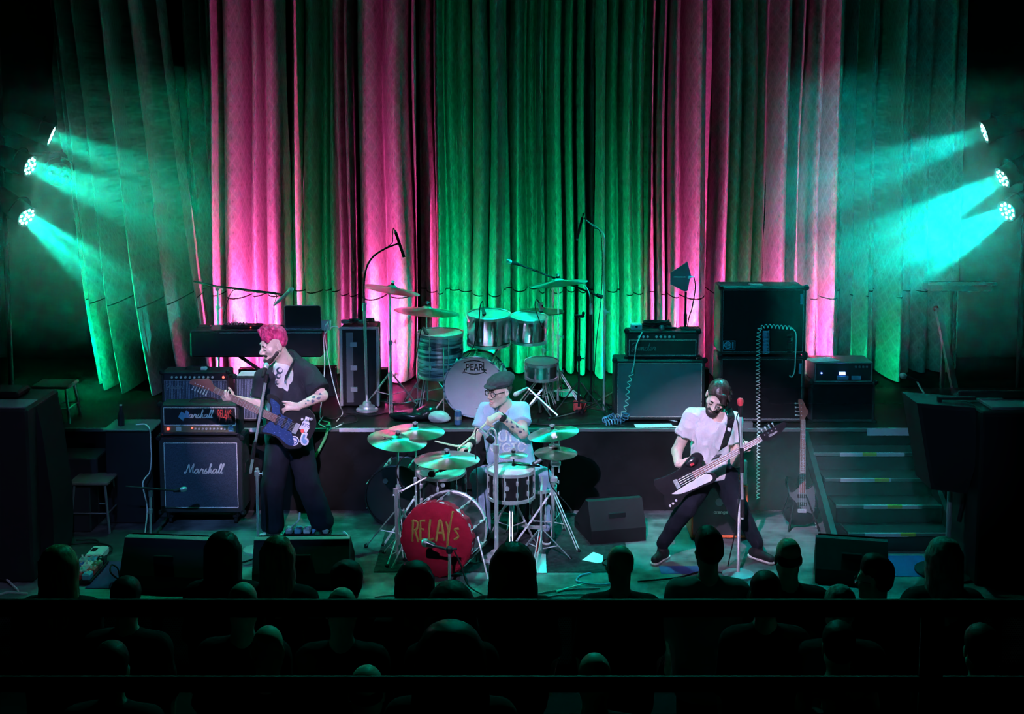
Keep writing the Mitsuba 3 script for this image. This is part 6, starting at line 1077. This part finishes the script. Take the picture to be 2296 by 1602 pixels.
t = thing('metal_shelf', 'pale flat shelf standing high on a thin post in the haze at right', 'shelf'); c = np.array((4.484, 1.300, 2.034)); put(t, 'shelf_board', bx(c[0] - .32, c[0] + .30, 1.2, 1.45, c[2] - .035, c[2] + .035, .008), 'grey_metal'); put(t, 'front_lip', bx(c[0] - .34, c[0] + .34, 1.17, 1.2, c[2] + .03, c[2] + .06, .004), 'steel'); put(t, 'post', cyl((c[0], 1.4, RZ), (c[0], 1.4, c[2] - .03), .02), 'black_matte')
t = thing('microphone_stand', 'thin stand with dark ball microphone by the top of the stairs', 'microphone stand'); ball_mic(t, (3.655, 0.300, 1.335), (3.815, 0.300, 1.280), 'black_matte', 'steel', .028); put(t, 'pole', sweep([(3.786, 0.300, 1.280), (3.872, 0.100, 1.089), (3.969, 0.000, 0.913)], .009, 8), 'steel'); c = np.array((3.969, 0.000, 0.913)); put(t, 'lower_pole', cyl((c[0], 0, .1), c, .012), 'black_matte') ; put(t, 'base', xf(lathe([(0, 0), (.13, 0), (.13, .02), (.02, .03), (0, .03)], 24), at((c[0], 0, .0))), 'black_matte')
# unlit speakers and racks at the edges of the stage front
t = thing('monitor_speaker', 'black wedge-sided speaker on a pole at right, blocking the stairs', 'speaker'); Y = -1.45
pv = [(3.253, -1.450, 1.479), (3.727, -1.450, 1.442), (3.744, -1.450, 0.983), (3.688, -1.450, 0.732), (3.391, -1.450, 0.769)]
put(t, 'body', xf(ext([(q[0], q[2]) for q in pv], .42), at((0, Y + .42, 0), 0, 90)), 'black_matte', False); put(t, 'grille', xf(ext(Polygon([(q[0], q[2]) for q in pv]).buffer(-.03), .006), at((0, Y - .002, 0), 0, 90)), 'black_cloth', False)
put(t, 'bracket', cat(bx((3.459, -1.300, 1.444)[0], (3.768, -1.300, 1.444)[0], -1.35, -1.3, (3.458, -1.300, 1.481)[2], (3.457, -1.300, 1.507)[2], .006), bx((3.459, -1.300, 1.444)[0], (3.459, -1.300, 1.444)[0] + .03, -1.35, -1.3, (3.461, -1.300, 1.407)[2], (3.457, -1.300, 1.507)[2], .006)), 'black_matte'); put(t, 'pole', cyl(((3.610, -1.250, 0.702)[0], -1.25, .03), ((3.610, -1.250, 0.702)[0], -1.25, (3.609, -1.250, 0.739)[2]), .022), 'steel'); put(t, 'strut', cyl((3.739, -1.250, 0.683), (3.693, -1.250, 0.437), .02), 'black_matte'); put(t, 'base', xf(lathe([(0, 0), (.26, 0), (.26, .02), (.03, .04), (0, .04)], 28), at(((3.610, -1.250, 0.702)[0], -1.25, 0))), 'black_matte')
sb = np.array((3.738, -1.500, 1.454))
t = thing('speaker_stack', 'tall black loudspeaker block at the right edge of the stage front', 'speaker'); put(t, 'body', bx(sb[0], sb[0] + .8, -1.55, -.85, .002, sb[2] - .02, .015), 'black_matte'); put(t, 'grille', bx(sb[0] + .03, sb[0] + .77, -1.556, -1.545, .05, sb[2] - .06, .003), 'black_cloth')
solo('pale_board', bx((3.838, -1.300, 1.433)[0], sb[0] + .78, -1.5, -.95, sb[2] - .02, sb[2] + .005, .004), 'pale_grille', 'pale board lying on the black loudspeaker block at right', 'board')
t = thing('monitor_screen', 'thin black screen panel standing on the pale board at right', 'screen'); put(t, 'panel', bx((3.672, -1.200, 1.514)[0], sb[0] + .78, -1.22, -1.18, (3.673, -1.200, 1.469)[2], (3.671, -1.200, 1.525)[2], .008), 'black_gloss'); put(t, 'stand', bx(sb[0] + .3, sb[0] + .5, -1.22, -1.18, sb[2] + .004, (3.673, -1.200, 1.476)[2], .006), 'black_matte')
x1 = (-3.881, -1.500, 1.454)[0]; z1 = (-3.881, -1.500, 1.443)[2]
t = thing('speaker_stack', 'tall black loudspeaker block with curved cover at the left edge of the stage front', 'speaker'); put(t, 'body', bx(x1 - .8, x1, -1.5, -.75, .002, z1, .02), 'black_matte'); put(t, 'top_panel', bx(x1 - .78, x1 - .02, -1.48, -1.2, z1, z1 + .012, .004), 'pale_grille'); put(t, 'top_box', bx(x1 - .8, x1 - .20, -1.15, -.85, z1, z1 + .06, .02), 'black_matte')
pr = [(0, 0), (.06, .02), (.10, .25), (.105, .6), (.08, .85), (.03, z1 - .16), (-.02, z1 - .12)]; put(t, 'cover', xf(ext(Polygon(outline(pr, 50)), .5), at((x1 + .0, -.80, 0), 0, 90)), 'black_cloth', 30, label='draped dark side cover')
# stools, steps and table at left
def stool(lab, c, z0, h, w=.34, m='wood_seat'):
    t = thing('stool', lab, 'stool'); put(t, 'seat', box((c[0], c[1], z0 + h), (w, w * .9, .035), .012), m)
    for sx in (-1, 1):
        for sy in (-1, 1): put(t, 'leg', cyl((c[0] + sx * w * .5, c[1] + sy * w * .45, z0 + .005), (c[0] + sx * w * .38, c[1] + sy * w * .34, z0 + h - .01), .012), 'grey_metal')
    put(t, 'rung', cat(*[cyl((c[0] + a * w * .45, c[1] + b_2 * w * .4, z0 + h * .4), (c[0] + c2 * w * .45, c[1] + d2 * w * .4, z0 + h * .4), .007) for a, b_2, c2, d2 in ((-1, -1, 1, -1), (1, -1, 1, 1), (1, 1, -1, 1), (-1, 1, -1, -1))]), 'grey_metal')
c = np.array((-4.427, 0.750, 1.157)); stool('square metal stool on the riser at far left', (c[0], .75), RZ, c[2] - RZ, .36)
c = np.array((-3.814, -0.100, 0.461)); stool('low dark stool on the floor at left below the riser', (c[0], -.1), 0, c[2], .36)
for k, (a, b2, yy, z1) in enumerate(((90, 250, .02, .62), (95, 260, -.22, .42))):
    solo('step_block', bx((-4.325, 0.000, 0.788)[0], (-3.814, 0.000, 0.788)[0], yy, RY - .02 if k == 0 else .0, 0.001, z1, .01), 'step_grey', ['upper dark step block at far left, against the riser', 'lower dark step block at far left'][k], 'step')
x0, x1 = (-3.738, 0.100, 0.888)[0], (-3.306, 0.100, 0.888)[0]; zt = (-3.532, 0.100, 0.896)[2]
t = thing('side_table', 'small black case with worn pale top edge, left of the tall guitar cabinet', 'equipment case'); put(t, 'body', bx(x0, x1, .02, .38, .005, zt - .02, .01), 'black_matte'); put(t, 'lid', bx(x0 - .01, x1 + .01, .0, .4, zt - .02, zt, .006), 'grey_metal')
t = thing('bottle', 'slim dark bottle on the small case at left', 'bottle'); put(t, 'glass', xf(lathe([(0, 0), (.028, 0), (.03, .01), (.03, .11), (.012, .15), (.011, .19), (0, .19)], 18), at(((-3.621, 0.150, 0.896)[0], .15, zt))), 'black_gloss'); put(t, 'cap', xf(lathe([(0, .188), (.013, .188), (.013, .2), (0, .2)], 12), at(((-3.621, 0.150, 0.896)[0], .15, zt))), 'steel')
solo('hanging_cable', sweep(curve([(-3.484, 0.150, 0.905), (-3.388, 0.100, 0.921), (-3.311, -0.020, 0.897), (-3.304, -0.030, 0.754), (-3.303, -0.030, 0.629), (-3.318, -0.050, 0.509), (-3.368, -0.100, 0.419), (-3.334, -0.100, 0.189), (-3.317, -0.255, 0.010)], 50), .006, 6), 'white_plastic', 'pale lead dropping from the small case beside the tall guitar cabinet', 'cable')
b = (-3.221, -0.433, 0.000); t = thing('microphone_stand', 'short boom stand with microphone aimed at the tall guitar cabinet', 'microphone stand'); Y = -.42
put(t, 'pole', cyl((b[0], Y, .02), (-3.213, -0.420, 0.404), .011), 'chrome'); put(t, 'clamp', xf(lathe([(0, -.03), (.02, -.025), (.02, .025), (0, .03)], 12), at((-3.212, -0.420, 0.420))), 'grey_metal'); put(t, 'sleeve', cyl((-3.216, -0.420, 0.282), (-3.218, -0.420, 0.241), .018), 'steel'); put(t, 'boom', sweep([(-3.434, -0.400, 0.479), (-3.278, -0.420, 0.473), (-2.987, -0.400, 0.442)], .009, 8), 'black_matte'); ball_mic(t, (-2.928, -0.380, 0.449), (-3.015, -0.400, 0.438), 'black_matte', 'steel', .024); put(t, 'base', xf(lathe([(0, 0), (.10, 0), (.10, .018), (.02, .03), (0, .03)], 24), at((b[0], Y, 0))), 'grey_metal')
# wedge monitors on the stage front
def wedge(lab, x0, x1, y0, y1, h, turn=0, edge=True):
    """Stage wedge: tall back towards the audience, sloping down to the band."""
    t = thing('wedge_monitor', lab, 'wedge monitor'); xc, yc = (x0 + x1) / 2, (y0 + y1) / 2; hw, hd = (x1 - x0) / 2, (y1 - y0) / 2; M = at((xc, yc, 0), turn)
    prof = [(-hd, 0.002), (-hd, h * .35), (-hd * .55, h), (-hd * .3, h), (hd, h * .25), (hd, .002)]
    put(t, 'body', xf(hull([(s * hw, y, z) for s in (-1, 1) for y, z in prof]), M), 'black_matte', False)
    put(t, 'grille', xf(hull([(s * hw * .93, y, z) for s in (-1, 1) for y, z in ((-hd * .22, h * .985), (hd * .92, h * .30), (hd * .92, h * .34), (-hd * .22, h * 1.02))]), M), 'black_cloth', False)
    if edge: put(t, 'edge_strip', xf(bx(-hw, hw, -hd * .57, -hd * .3, h - .002, h + .006, .002), M), 'grey_metal', False)
    put(t, 'handle', xf(box((0, -hd * .80, h * .66), (.16, .02, .05), .01), M), 'black_gloss'); return t
wedge('black wedge monitor at left, tilted beside the purple mat', (-3.099, -1.500, -0.077)[0], (-2.411, -1.500, -0.077)[0], -1.72, -1.12, .40, -6)
wedge('black wedge monitor in front of the singer, bright top edge', (-2.093, -1.400, -0.040)[0], (-1.322, -1.400, -0.040)[0], -1.62, -1.02, .36, 2)
wedge('dark hazy wedge monitor on the floor right of the black drum kit', (0.628, -0.350, 0.062)[0], (1.135, -0.350, 0.062)[0], -.52, .0, .36, 14, False)
wedge('dark wedge monitor at right in front of the stairs', (2.513, -1.300, -0.001)[0], (3.084, -1.300, -0.001)[0], -1.55, -1.0, .34, -12, False)
# pedalboards, mats, cables on the floor
solo('floor_mat', bx((-3.427, -1.250, -0.020)[0], (-3.139, -1.250, -0.020)[0], -1.62, -1.0, .001, .008, .002), 'purple_mat', 'purple mat on the stage floor beside the left wedge monitor', 'mat')
t = thing('pedalboard', 'pedalboard crowded with coloured effect pedals at front left', 'pedalboard'); x0, x1 = (-3.653, -1.200, 0.019)[0], (-3.404, -1.200, 0.019)[0]; put(t, 'board', bx(x0, x1, -1.55, -1.05, .012, .035, .005), 'black_matte')
cols = ['white_plastic', 'red_plastic', 'blue_foil', 'black_gloss', 'steel', 'red_print', 'blue_paint', 'white_plastic', 'gold_panel', 'steel', 'blue_foil', 'black_gloss']
for k in range(12):
    ix, iy = k % 3, k // 3; xx = x0 + .055 + ix * (x1 - x0 - .02) / 3; yy = -1.49 + iy * .125
    pd = thing('effect_pedal', f'{["white", "red", "light blue", "black", "silver", "coral", "dark blue", "white", "gold", "silver", "light blue", "black"][k]} effect pedal, {["left", "middle", "right"][ix]} of the {["front", "second", "third", "back"][iy]} row on the crowded pedalboard', 'pedal'); put(pd, 'housing', bx(xx - .034, xx + .034, yy - .05, yy + .05, .036, .075 + .006 * (k % 3), .008), cols[k])
    put(pd, 'switch', cyl((xx, yy - .025, .07), (xx, yy - .025, .094), .009), 'steel')
    for j in (-1, 1): put(pd, 'knob', cyl((xx + j * .016, yy + .025, .07), (xx + j * .016, yy + .025, .096), .008), 'knob_pale')
t = thing('multi_effect', 'large white and red floor unit behind the crowded pedalboard', 'pedal'); put(t, 'housing', bx((-3.614, -0.850, 0.011)[0], (-3.515, -0.850, 0.011)[0] + .04, -1.02, -.80, .01, .075, .01), 'white_plastic'); put(t, 'front_edge', bx((-3.614, -0.850, 0.011)[0], (-3.515, -0.850, 0.011)[0] + .04, -1.035, -1.015, .01, .06, .006), 'red_plastic'); put(t, 'screen', bx((-3.595, -0.850, 0.011)[0], (-3.549, -0.850, 0.011)[0], -.95, -.86, .075, .079, .002), 'black_gloss')
t = thing('pedalboard', 'small pedalboard at the feet of the singer', 'pedalboard'); c = np.array((-1.836, -0.324, 0.000)); put(t, 'board', box((c[0], c[1] + .0, .025), (.42, .22, .03), .008), 'black_matte')
for k in range(5): pd = thing('effect_pedal', ['first', 'second', 'third', 'fourth', 'fifth'][k] + ' small pedal from the left on the board at the feet of the singer', 'pedal'); put(pd, 'housing', box((c[0] - .16 + k * .08, c[1] - .01, .062), (.062, .11, .045), .008), ['steel', 'blue_foil', 'white_plastic', 'blue_foil', 'steel'][k]); put(pd, 'switch', cyl((c[0] - .16 + k * .08, c[1] - .04, .08), (c[0] - .16 + k * .08, c[1] - .04, .10), .009), 'chrome')
solo('paper_sheet', hull([np.array((0.567, -1.006, 0.000)) + [0, 0, .002], np.array((0.699, -0.829, 0.000)) + [0, 0, .03], np.array((0.780, -0.874, 0.000)) + [0, 0, .015], np.array((0.767, -1.071, 0.000)) + [0, 0, .004], np.array((0.721, -1.093, 0.000)) + [0, 0, .003]]), 'paper', 'curled white set list on the floor right of the black drum kit', 'paper', smooth=False)
rc = np.random.default_rng(11)
CB = [('cyan-lit cable bending in from the left edge of the stage front', 'white_plastic', [(-4.183, -1.420, 0.020), (-4.106, -1.487, 0.030), (-4.003, -1.610, 0.020), (-3.933, -1.694, 0.015)]), ('pale cable forking along the front left corner of the stage', 'white_plastic', [(-4.051, -1.768, 0.010), (-4.006, -1.755, 0.020), (-3.932, -1.755, 0.020), (-3.839, -1.748, 0.010)]),
      ('black cable looping over the purple mat', 'black_matte', [(-3.189, -1.480, 0.020), (-3.228, -1.580, 0.120), (-3.256, -1.461, 0.140), (-3.215, -1.433, 0.100), (-3.181, -1.480, 0.020), (-3.104, -1.560, 0.020)]), ('dark cable loop on the green-lit floor behind the purple mat', 'black_matte', [(-3.909, -0.596, 0.015), (-3.708, -0.549, 0.015), (-3.525, -0.634, 0.020), (-3.465, -0.773, 0.020), (-3.495, -0.852, 0.020)]),
      ('second dark cable loop on the green-lit floor behind the purple mat', 'black_matte', [(-3.869, -0.477, 0.015), (-3.691, -0.477, 0.015), (-3.601, -0.680, 0.020), (-3.559, -0.818, 0.020)]), ('long cable running from the singer stand towards the left wedge', 'black_matte', [(-2.181, -0.930, 0.012), (-2.292, -1.040, 0.012), (-2.383, -0.963, 0.012), (-2.518, -1.040, 0.012)]),
      ('pale cable curling up by the shoes of the guitarist', 'white_plastic', [(-1.883, -0.450, 0.258), (-1.896, -0.480, 0.187), (-2.021, -0.288, 0.050), (-2.047, -0.352, 0.030), (-2.008, -0.419, 0.020), (-1.916, -0.371, 0.020)]), ('pale cable loop right of the small pedalboard', 'white_plastic', [(-1.499, -0.440, 0.080), (-1.461, -0.495, 0.070), (-1.449, -0.497, 0.030), (-1.467, -0.549, 0.015)]),
      ('black cable crossing the floor to the bassist stand', 'black_matte', [(1.861, -1.336, 0.012), (1.598, -1.253, 0.012), (1.358, -1.398, 0.012), (1.021, -1.489, 0.012)]), ('blue-lit cable winding right of the hi-hat stand', 'blue_foil', [(0.653, -1.285, 0.012), (0.557, -1.357, 0.012), (0.536, -1.489, 0.012), (0.709, -1.559, 0.012), (0.912, -1.489, 0.012)]),
      ('upper cable strand along the stage front edge at centre', 'grey_metal', [(0.113, -1.805, 0.010), (0.327, -1.691, 0.010), (0.507, -1.652, 0.010), (0.704, -1.632, 0.010)]), ('lower cable strand along the stage front edge at centre', 'grey_metal', [(0.182, -1.871, 0.010), (0.359, -1.787, 0.010), (0.536, -1.768, 0.010), (0.710, -1.805, 0.010)]), ('cable at the stage edge below the red bass drum', 'grey_metal', [(-1.081, -1.824, 0.010), (-0.944, -1.787, 0.010), (-0.870, -1.824, 0.010), (-0.769, -1.768, 0.010)])]
for lab, m, pts in CB: solo('floor_cable', sweep(curve(pts, 40), .009 if 'pale' in lab or 'cyan' in lab else .007, 6), m, lab, 'cable')
hp = []
for k in range(26):
    c = np.array((-4.063, -1.199, 0.000)) + [rc.uniform(-.25, .25), rc.uniform(-.25, .25), 0]; a = np.linspace(0, 2 * np.pi * rc.uniform(.6, 1.4), 16) + rc.uniform(0, 6); r_ = rc.uniform(.06, .16); hp.append(sweep(np.stack([c[0] + r_ * np.cos(a), c[1] + r_ * np.sin(a) * .8, .02 + rc.uniform(0, .12) + .03 * np.sin(a * 2)], -1), .008, 5))
solo('cable_pile', cat(hp), 'black_gloss', 'tangled cable pile on the floor at the left edge of the stage', 'cable pile', kind='stuff')
t = thing('stage_box', 'black cable junction box with coloured plugs at the left edge of the stage', 'junction box'); c = np.array((-4.171, -1.006, 0.000)); put(t, 'housing', box(c + [0, .05, .10], (.30, .2, .20), .012), 'black_matte')
for k in range(12): put(t, 'plug', cyl(c + [-.11 + (k % 4) * .07, -.05, .06 + (k // 4) * .05], c + [-.11 + (k % 4) * .07, -.12, .05 + (k // 4) * .05], .011), ['red_plastic', 'blue_foil', 'steel', 'blue_paint', 'red_print'][k % 5])
# second bass on its stand
t = thing('bass_guitar', 'upright bass guitar with grey pickguard resting on a stand by the riser', 'guitar'); go = np.array((2.647, -0.050, 0.215)); gx = unit(np.array((2.672, 0.120, 1.072)) - go); nz = unit(np.array([.1, -1, .1])); nz = unit(nz - gx * (nz @ gx)); BM = np.eye(4); BM[:3, 0], BM[:3, 1], BM[:3, 2], BM[:3, 3] = gx, np.cross(nz, gx), nz, go
guitar(t, BM, 1.02, [(a, b_2) for a, b_2 in STRAT], [(.155, .02), (.10, .10), (.19, .135), (.09, .12), (.02, .06), (-.04, .0), (-.08, -.10), (.0, -.12), (.12, -.12), (.19, -.14), (.13, -.05)], .80, 4, 'black_lacquer', 'grey_metal', 'rosewood', True)
t = thing('guitar_stand', 'low tubular stand holding the upright bass', 'stand'); g0 = np.array([go[0], .0, 0]); put(t, 'frame', cat(sweep([g0 + [-.14, -.22, .01], g0 + [0, .03, .45], g0 + [.14, -.22, .01]], .011, 8), cyl(g0 + [0, .03, .45], g0 + [0, .22, .01], .011)), 'black_matte'); put(t, 'yoke', sweep([g0 + [-.13, -.16, .20], g0 + [-.12, -.02, .18], g0 + [.12, -.02, .18], g0 + [.13, -.16, .20]], .012, 8), 'black_matte')
# painted patches of the stage floor
solo('floor_patch', bx((1.234, -1.200, -0.019)[0], (1.625, -1.200, -0.019)[0], -1.28, -1.10, .0005, .003, .001), 'blue_paint', 'blue strip of tape on the stage floor left of the bassist stand', 'tape')
solo('floor_patch', bx((2.846, -1.000, -0.033)[0], (3.527, -1.000, -0.033)[0], -1.35, -.85, .0005, .004, .001), 'blue_paint', 'blue mat on the stage floor below the stairs', 'mat')

# ---------------------------------------------------------------- front of the stage: perforated panels between posts
def perf_fn(p, n, uv):
    a = p.x * 52; b = p.z * 60; row = dr.floor(b); u = a + 0.5 * (row - 2 * dr.floor(row / 2)); du = u - dr.floor(u) - .5; dv = b - dr.floor(b) - .5
    return mix((0.004, 0.005, 0.005), (0.30, 0.32, 0.32), smoothstep(.30, .40, dr.sqrt(du * du + dv * dv)))
mat('perforated', proc(perf_fn), 0.5, 0.4)
struct('stage_front', bx(-6.5, 6.5, -1.84, -1.80, -.62, -.001, .003), 'black_matte', 'black board under the front edge of the stage', 'stage front')
for k in range(9):
    xa = -4.95 + k * 1.1; t = thing('front_grille', f'perforated steel panel under the stage front, {["leftmost", "second", "third", "fourth", "fifth", "sixth", "seventh", "eighth", "rightmost"][k]} from the left', 'panel', 'perforated panels under the stage front')
    put(t, 'mesh_panel', bx(xa, xa + 1.02, -1.875, -1.845, -.52, -.05, .004), 'perforated', False); put(t, 'frame', cat(bx(xa - .02, xa, -1.885, -1.84, -.54, -.03, .004), bx(xa + 1.02, xa + 1.04, -1.885, -1.84, -.54, -.03, .004), bx(xa - .02, xa + 1.04, -1.885, -1.84, -.54, -.52, .004), bx(xa - .02, xa + 1.04, -1.885, -1.84, -.05, -.03, .004)), 'black_matte')

# ---------------------------------------------------------------- the audience, seen from behind, standing on the house floor
HZ = -0.60
mat('crowd_cloth', (0.022, 0.022, 0.026), 0.9, spec=0.15)
mat('crowd_grey', (0.09, 0.095, 0.10), 0.9, spec=0.15)
mat('crowd_pale', (0.22, 0.23, 0.24), 0.9, spec=0.15)
mat('hair_black', (0.010, 0.009, 0.009), 0.55, spec=0.3)
mat('hair_fair', proc(hair_fn((0.08, 0.06, 0.03), (0.26, 0.20, 0.11), (70, 70, 8))), 0.5, spec=0.35)
mat('hair_grey', proc(hair_fn((0.14, 0.14, 0.14), (0.40, 0.40, 0.40), (70, 70, 20))), 0.6, spec=0.3)
def spectator(label, top, hw, hair='short', hair_m='hair_black', cloth='crowd_cloth', sh=.45, glasses=False, turn=0, seed=0, bare=False):
    """top: crown of the head in the world; hw: width of the head with its hair."""
    t = thing('person', label, 'person', None); top = np.array(top, float); s = 1.0; M = head_axes((math.sin(math.radians(turn)), math.cos(math.radians(turn)), -.05)); hc = top - [0, 0, .125 if hair != 'big' else .15]; M[:3, 3] = hc; R = M[:3, :3]; Pm = lambda *a: pt(M, a)
    nb = hc + [0, -.02, -.20]; w = sh / 2 - .06; shl, shr = nb + [-w, .0, -.06], nb + [w, .0, -.06]; hipz = HZ + (top[2] - HZ) * .50; hip = np.array([nb[0], nb[1], hipz])
    P = head_prims(M, 1.0, True) + [C(Pm(0, -.02, -.06), nb, .055, .06, .03), C(shl * .5 + nb * .5, shr * .5 + nb * .5, .05, .05, .03), C(nb, (nb + hip) / 2, .07, .10, .03)]
    for sg, a in ((-1, shl), (1, shr)):
        e = a + [sg * .05, .02, -.29]; h = e + [-sg * .02, .10, -.22]; P += [C(a, e, .045, .04), C(e, h, .04, .028), C(h, h + [0, .05, -.08], .032, .03, .01)]
    for sg in (-1, 1): P += [C(hip + [sg * .08, 0, 0], (hip[0] + sg * .09, hip[1], HZ + .05), .06, .045)]
    P += [C((hip + nb) / 2, hip, .10, .10, .03)]
    put(t, 'body', blob(P, .012), 'skin', True)
    S = [C(shl, shr, .068, .068, .05), C(nb + [0, 0, .0], shl, .055, .065, .05), C(nb, shr, .055, .065, .05)] + [C(nb + [q * w * .75, 0, -.12], hip + [q * .09, 0, -.04], .112, .125, .06) for q in (-1, 0, 1)]
    if not bare:
        for sg, a in ((-1, shl), (1, shr)): S += [C(a, a + [sg * .05, .02, -.26], .066, .062, .03)]
    S += [('-c', Pm(0, .0, -.1), nb + [0, .0, .03], .055, .060, .004)]
    if bare: S += [flat_cut(nb + [0, 0, -.13], (0, 0, 1), .5)]
    put(t, 'top', blob(S, .013, .008, 9, seed), cloth, True)
    put(t, 'trousers', blob([C(hip + [sg * .085, 0, .02], (hip[0] + sg * .095, hip[1], HZ + .08), .105, .075, .03) for sg in (-1, 1)], .016), 'crowd_cloth', True)
    for sg in (-1, 1): put(t, 'shoe', blob([C((hip[0] + sg * .095, hip[1] - .04, HZ + .045), (hip[0] + sg * .10, hip[1] + .14, HZ + .04), .045, .038), ('-y', (hip[0], hip[1], HZ + .001), (hip[0], hip[1], HZ - .2), 1, .001)], .014), 'black_matte', True)
    r_ = np.random.default_rng(seed); k = hw / .165; face = ('-e', Pm(0, .085, -.045), (.075, .07, .10), R, .004); H = None
    if hair == 'short': H = [('e', Pm(0, -.022, .045), (.080 * k, .100, .088), R, .01), ('e', Pm(0, -.05, -.005), (.076 * k, .062, .075), R, .02), face]
    if hair == 'quiff': H = [('e', Pm(0, -.022, .05), (.080 * k, .100, .095), R, .01), ('e', Pm(0, .01, .10), (.06, .06, .05), R, .03), ('e', Pm(0, -.05, .0), (.076 * k, .06, .075), R, .02), face]
    if hair == 'fringe': H = [('e', Pm(0, -.035, .0), (.079, .075, .055), R, .01), face]
    if hair in ('long', 'big'):
        q = .0 if hair == 'long' else .03; H = [('e', Pm(0, -.025, .045), (.085 * k + q * .3, .108 + q, .095 + q * .6), R, .01)]
        for u in range(14 if hair == 'long' else 22):
            a = math.radians(180 + (u / (13 if hair == 'long' else 21) - .5) * 230); p0 = np.array((.075 * k * math.sin(a), .085 * math.cos(a) - .02, .03)); L = (.34 if hair == 'long' else .26) + .06 * r_.uniform(-1, 1); p1 = p0 * [1.12 + q * 5, 1.15, 0] + [0, -.01, -L]; H.append(('c', Pm(*p0), Pm(*p1), .026 + q * .3, .016 + q * .4, .018))
        H.append(face)
    if hair == 'bun': H = [('e', Pm(0, -.022, .045), (.080 * k, .100, .088), R, .01), ('e', Pm(0, -.05, -.01), (.075 * k, .06, .075), R, .02), ('e', Pm(0, -.09, .10), (.045, .045, .04), R, .02), face]
    if H: put(t, 'hair', blob(H, .010, .006 if hair in ('long', 'big') else .004, 22, seed), hair_m, True)
    if glasses: put(t, 'glasses', cat([sweep([Pm(sg * .078, -.02, -.008), Pm(sg * .074, .07, -.002), Pm(sg * .06, .10, -.004)], .003, 5) for sg in (-1, 1)] + [sweep([Pm(sg * .034 + .026 * math.cos(a), .103, -.008 + .02 * math.sin(a)) for a in np.linspace(0, 6.283, 14, endpoint=False)], .003, 5, True) for sg in (-1, 1)]), 'black_gloss')
    return t
spectator('long-haired spectator at far left before the crowded pedalboard', (-2.687, -4.300, 1.276), .20, 'long', 'hair_fair', seed=1)
spectator('short dark-haired spectator in front of the left wedge monitor', (-2.115, -4.900, 1.311), .17, 'short', seed=2)
spectator('tall spectator with thick long black hair between the two left wedges', (-1.779, -4.000, 1.260), .20, 'long', seed=3)
spectator('grey-cropped spectator below the long black hair, cut by the rail', (-1.394, -5.300, 1.433), .17, 'fringe', 'hair_grey', seed=4)
spectator('spectator with long straight fair hair before the singer wedge', (-1.426, -4.100, 1.268), .18, 'long', 'hair_fair', seed=5)
spectator('dark-haired spectator with a bun right of the fair long hair', (-0.967, -4.400, 1.224), .20, 'bun', seed=6)
spectator('bald spectator just above the rail below the bun', (-0.882, -5.300, 1.406), .16, 'none', seed=7)
spectator('dark long-haired spectator under the red bass drum', (-0.562, -4.500, 1.249), .20, 'long', seed=8)
spectator('curly-haired spectator peeking over the rail left of centre', (-0.319, -5.200, 1.395), .21, 'big', seed=9)
spectator('wild-haired broad spectator in the centre of the crowd', (0.005, -4.200, 1.263), .22, 'big', sh=.50, seed=10)
spectator('bald bespectacled man in dark shirt right of centre', (0.648, -4.200, 1.252), .16, 'none', sh=.47, glasses=True, turn=-25, seed=11)
spectator('man with tall dark hair and pale shirt before the orange-edged cabinet', (1.208, -4.000, 1.274), .18, 'quiff', cloth='crowd_pale', sh=.49, turn=-12, seed=12)
spectator('dark-shirted man with cropped hair before the second bass', (1.681, -4.100, 1.265), .165, 'fringe', 'hair_black', sh=.47, seed=13)
spectator('small dark-haired spectator low between two men at right', (1.369, -5.000, 1.378), .17, 'short', seed=14)
spectator('white-haired spectator barely above the rail at right', (1.748, -5.100, 1.338), .17, 'short', 'hair_grey', seed=15)
spectator('bearded man with glasses and pointed hair turned left, before the blue mat', (2.127, -4.400, 1.240), .16, 'quiff', glasses=True, turn=-60, seed=16)
spectator('grey-haired spectator in front of the right loudspeaker block', (2.592, -4.200, 1.291), .19, 'long', 'hair_grey', seed=17)
spectator('bald spectator under the rail, left of centre', (-1.212, -5.600, 1.323), .16, 'none', seed=18)
spectator('bald spectator with a bright crown under the rail, right of centre', (0.385, -6.000, 1.354), .15, 'none', seed=19)
spectator('bare-shouldered spectator with dark hair under the rail at right', (1.670, -5.400, 1.258), .17, 'short', seed=20, bare=True)
spectator('huge dark-haired spectator nearest the camera below the rail', (-0.258, -6.600, 1.744), .24, 'big', sh=.52, seed=21)
spectator('short-haired spectator low under the rail at left', (-1.896, -5.900, 1.362), .17, 'short', seed=22)
spectator('short-haired spectator low under the rail at far right', (2.327, -5.600, 1.327), .17, 'short', seed=23)
spectator('crop-haired spectator low beside the huge dark-haired one', (-0.656, -6.200, 1.383), .15, 'fringe', seed=24)
# balcony rail in front of the camera
z1, z2 = (0.000, -9.800, 3.063)[2], (0.000, -9.800, 2.928)[2]
t = thing('balcony_railing', 'black balcony rail crossing the picture in front of the crowd', 'railing'); put(t, 'top_rail', cyl((-1.6, -9.8, z1), (1.6, -9.8, z1), .0155, n=16), 'black_matte'); put(t, 'lower_rail', cyl((-1.6, -9.8, z2), (1.6, -9.8, z2), .014, n=14), 'black_matte')
for x in ((0.717, -9.800, 2.956)[0], -1.2): put(t, 'post', cyl((x, -9.8, z1 - .55), (x, -9.8, z1), .020, n=14), 'black_matte')
struct('balcony_floor', bx(-2.2, 2.2, -13.5, -9.74, z1 - .62, z1 - .54, .005), 'black_matte', 'dark balcony floor under the railing', 'floor')
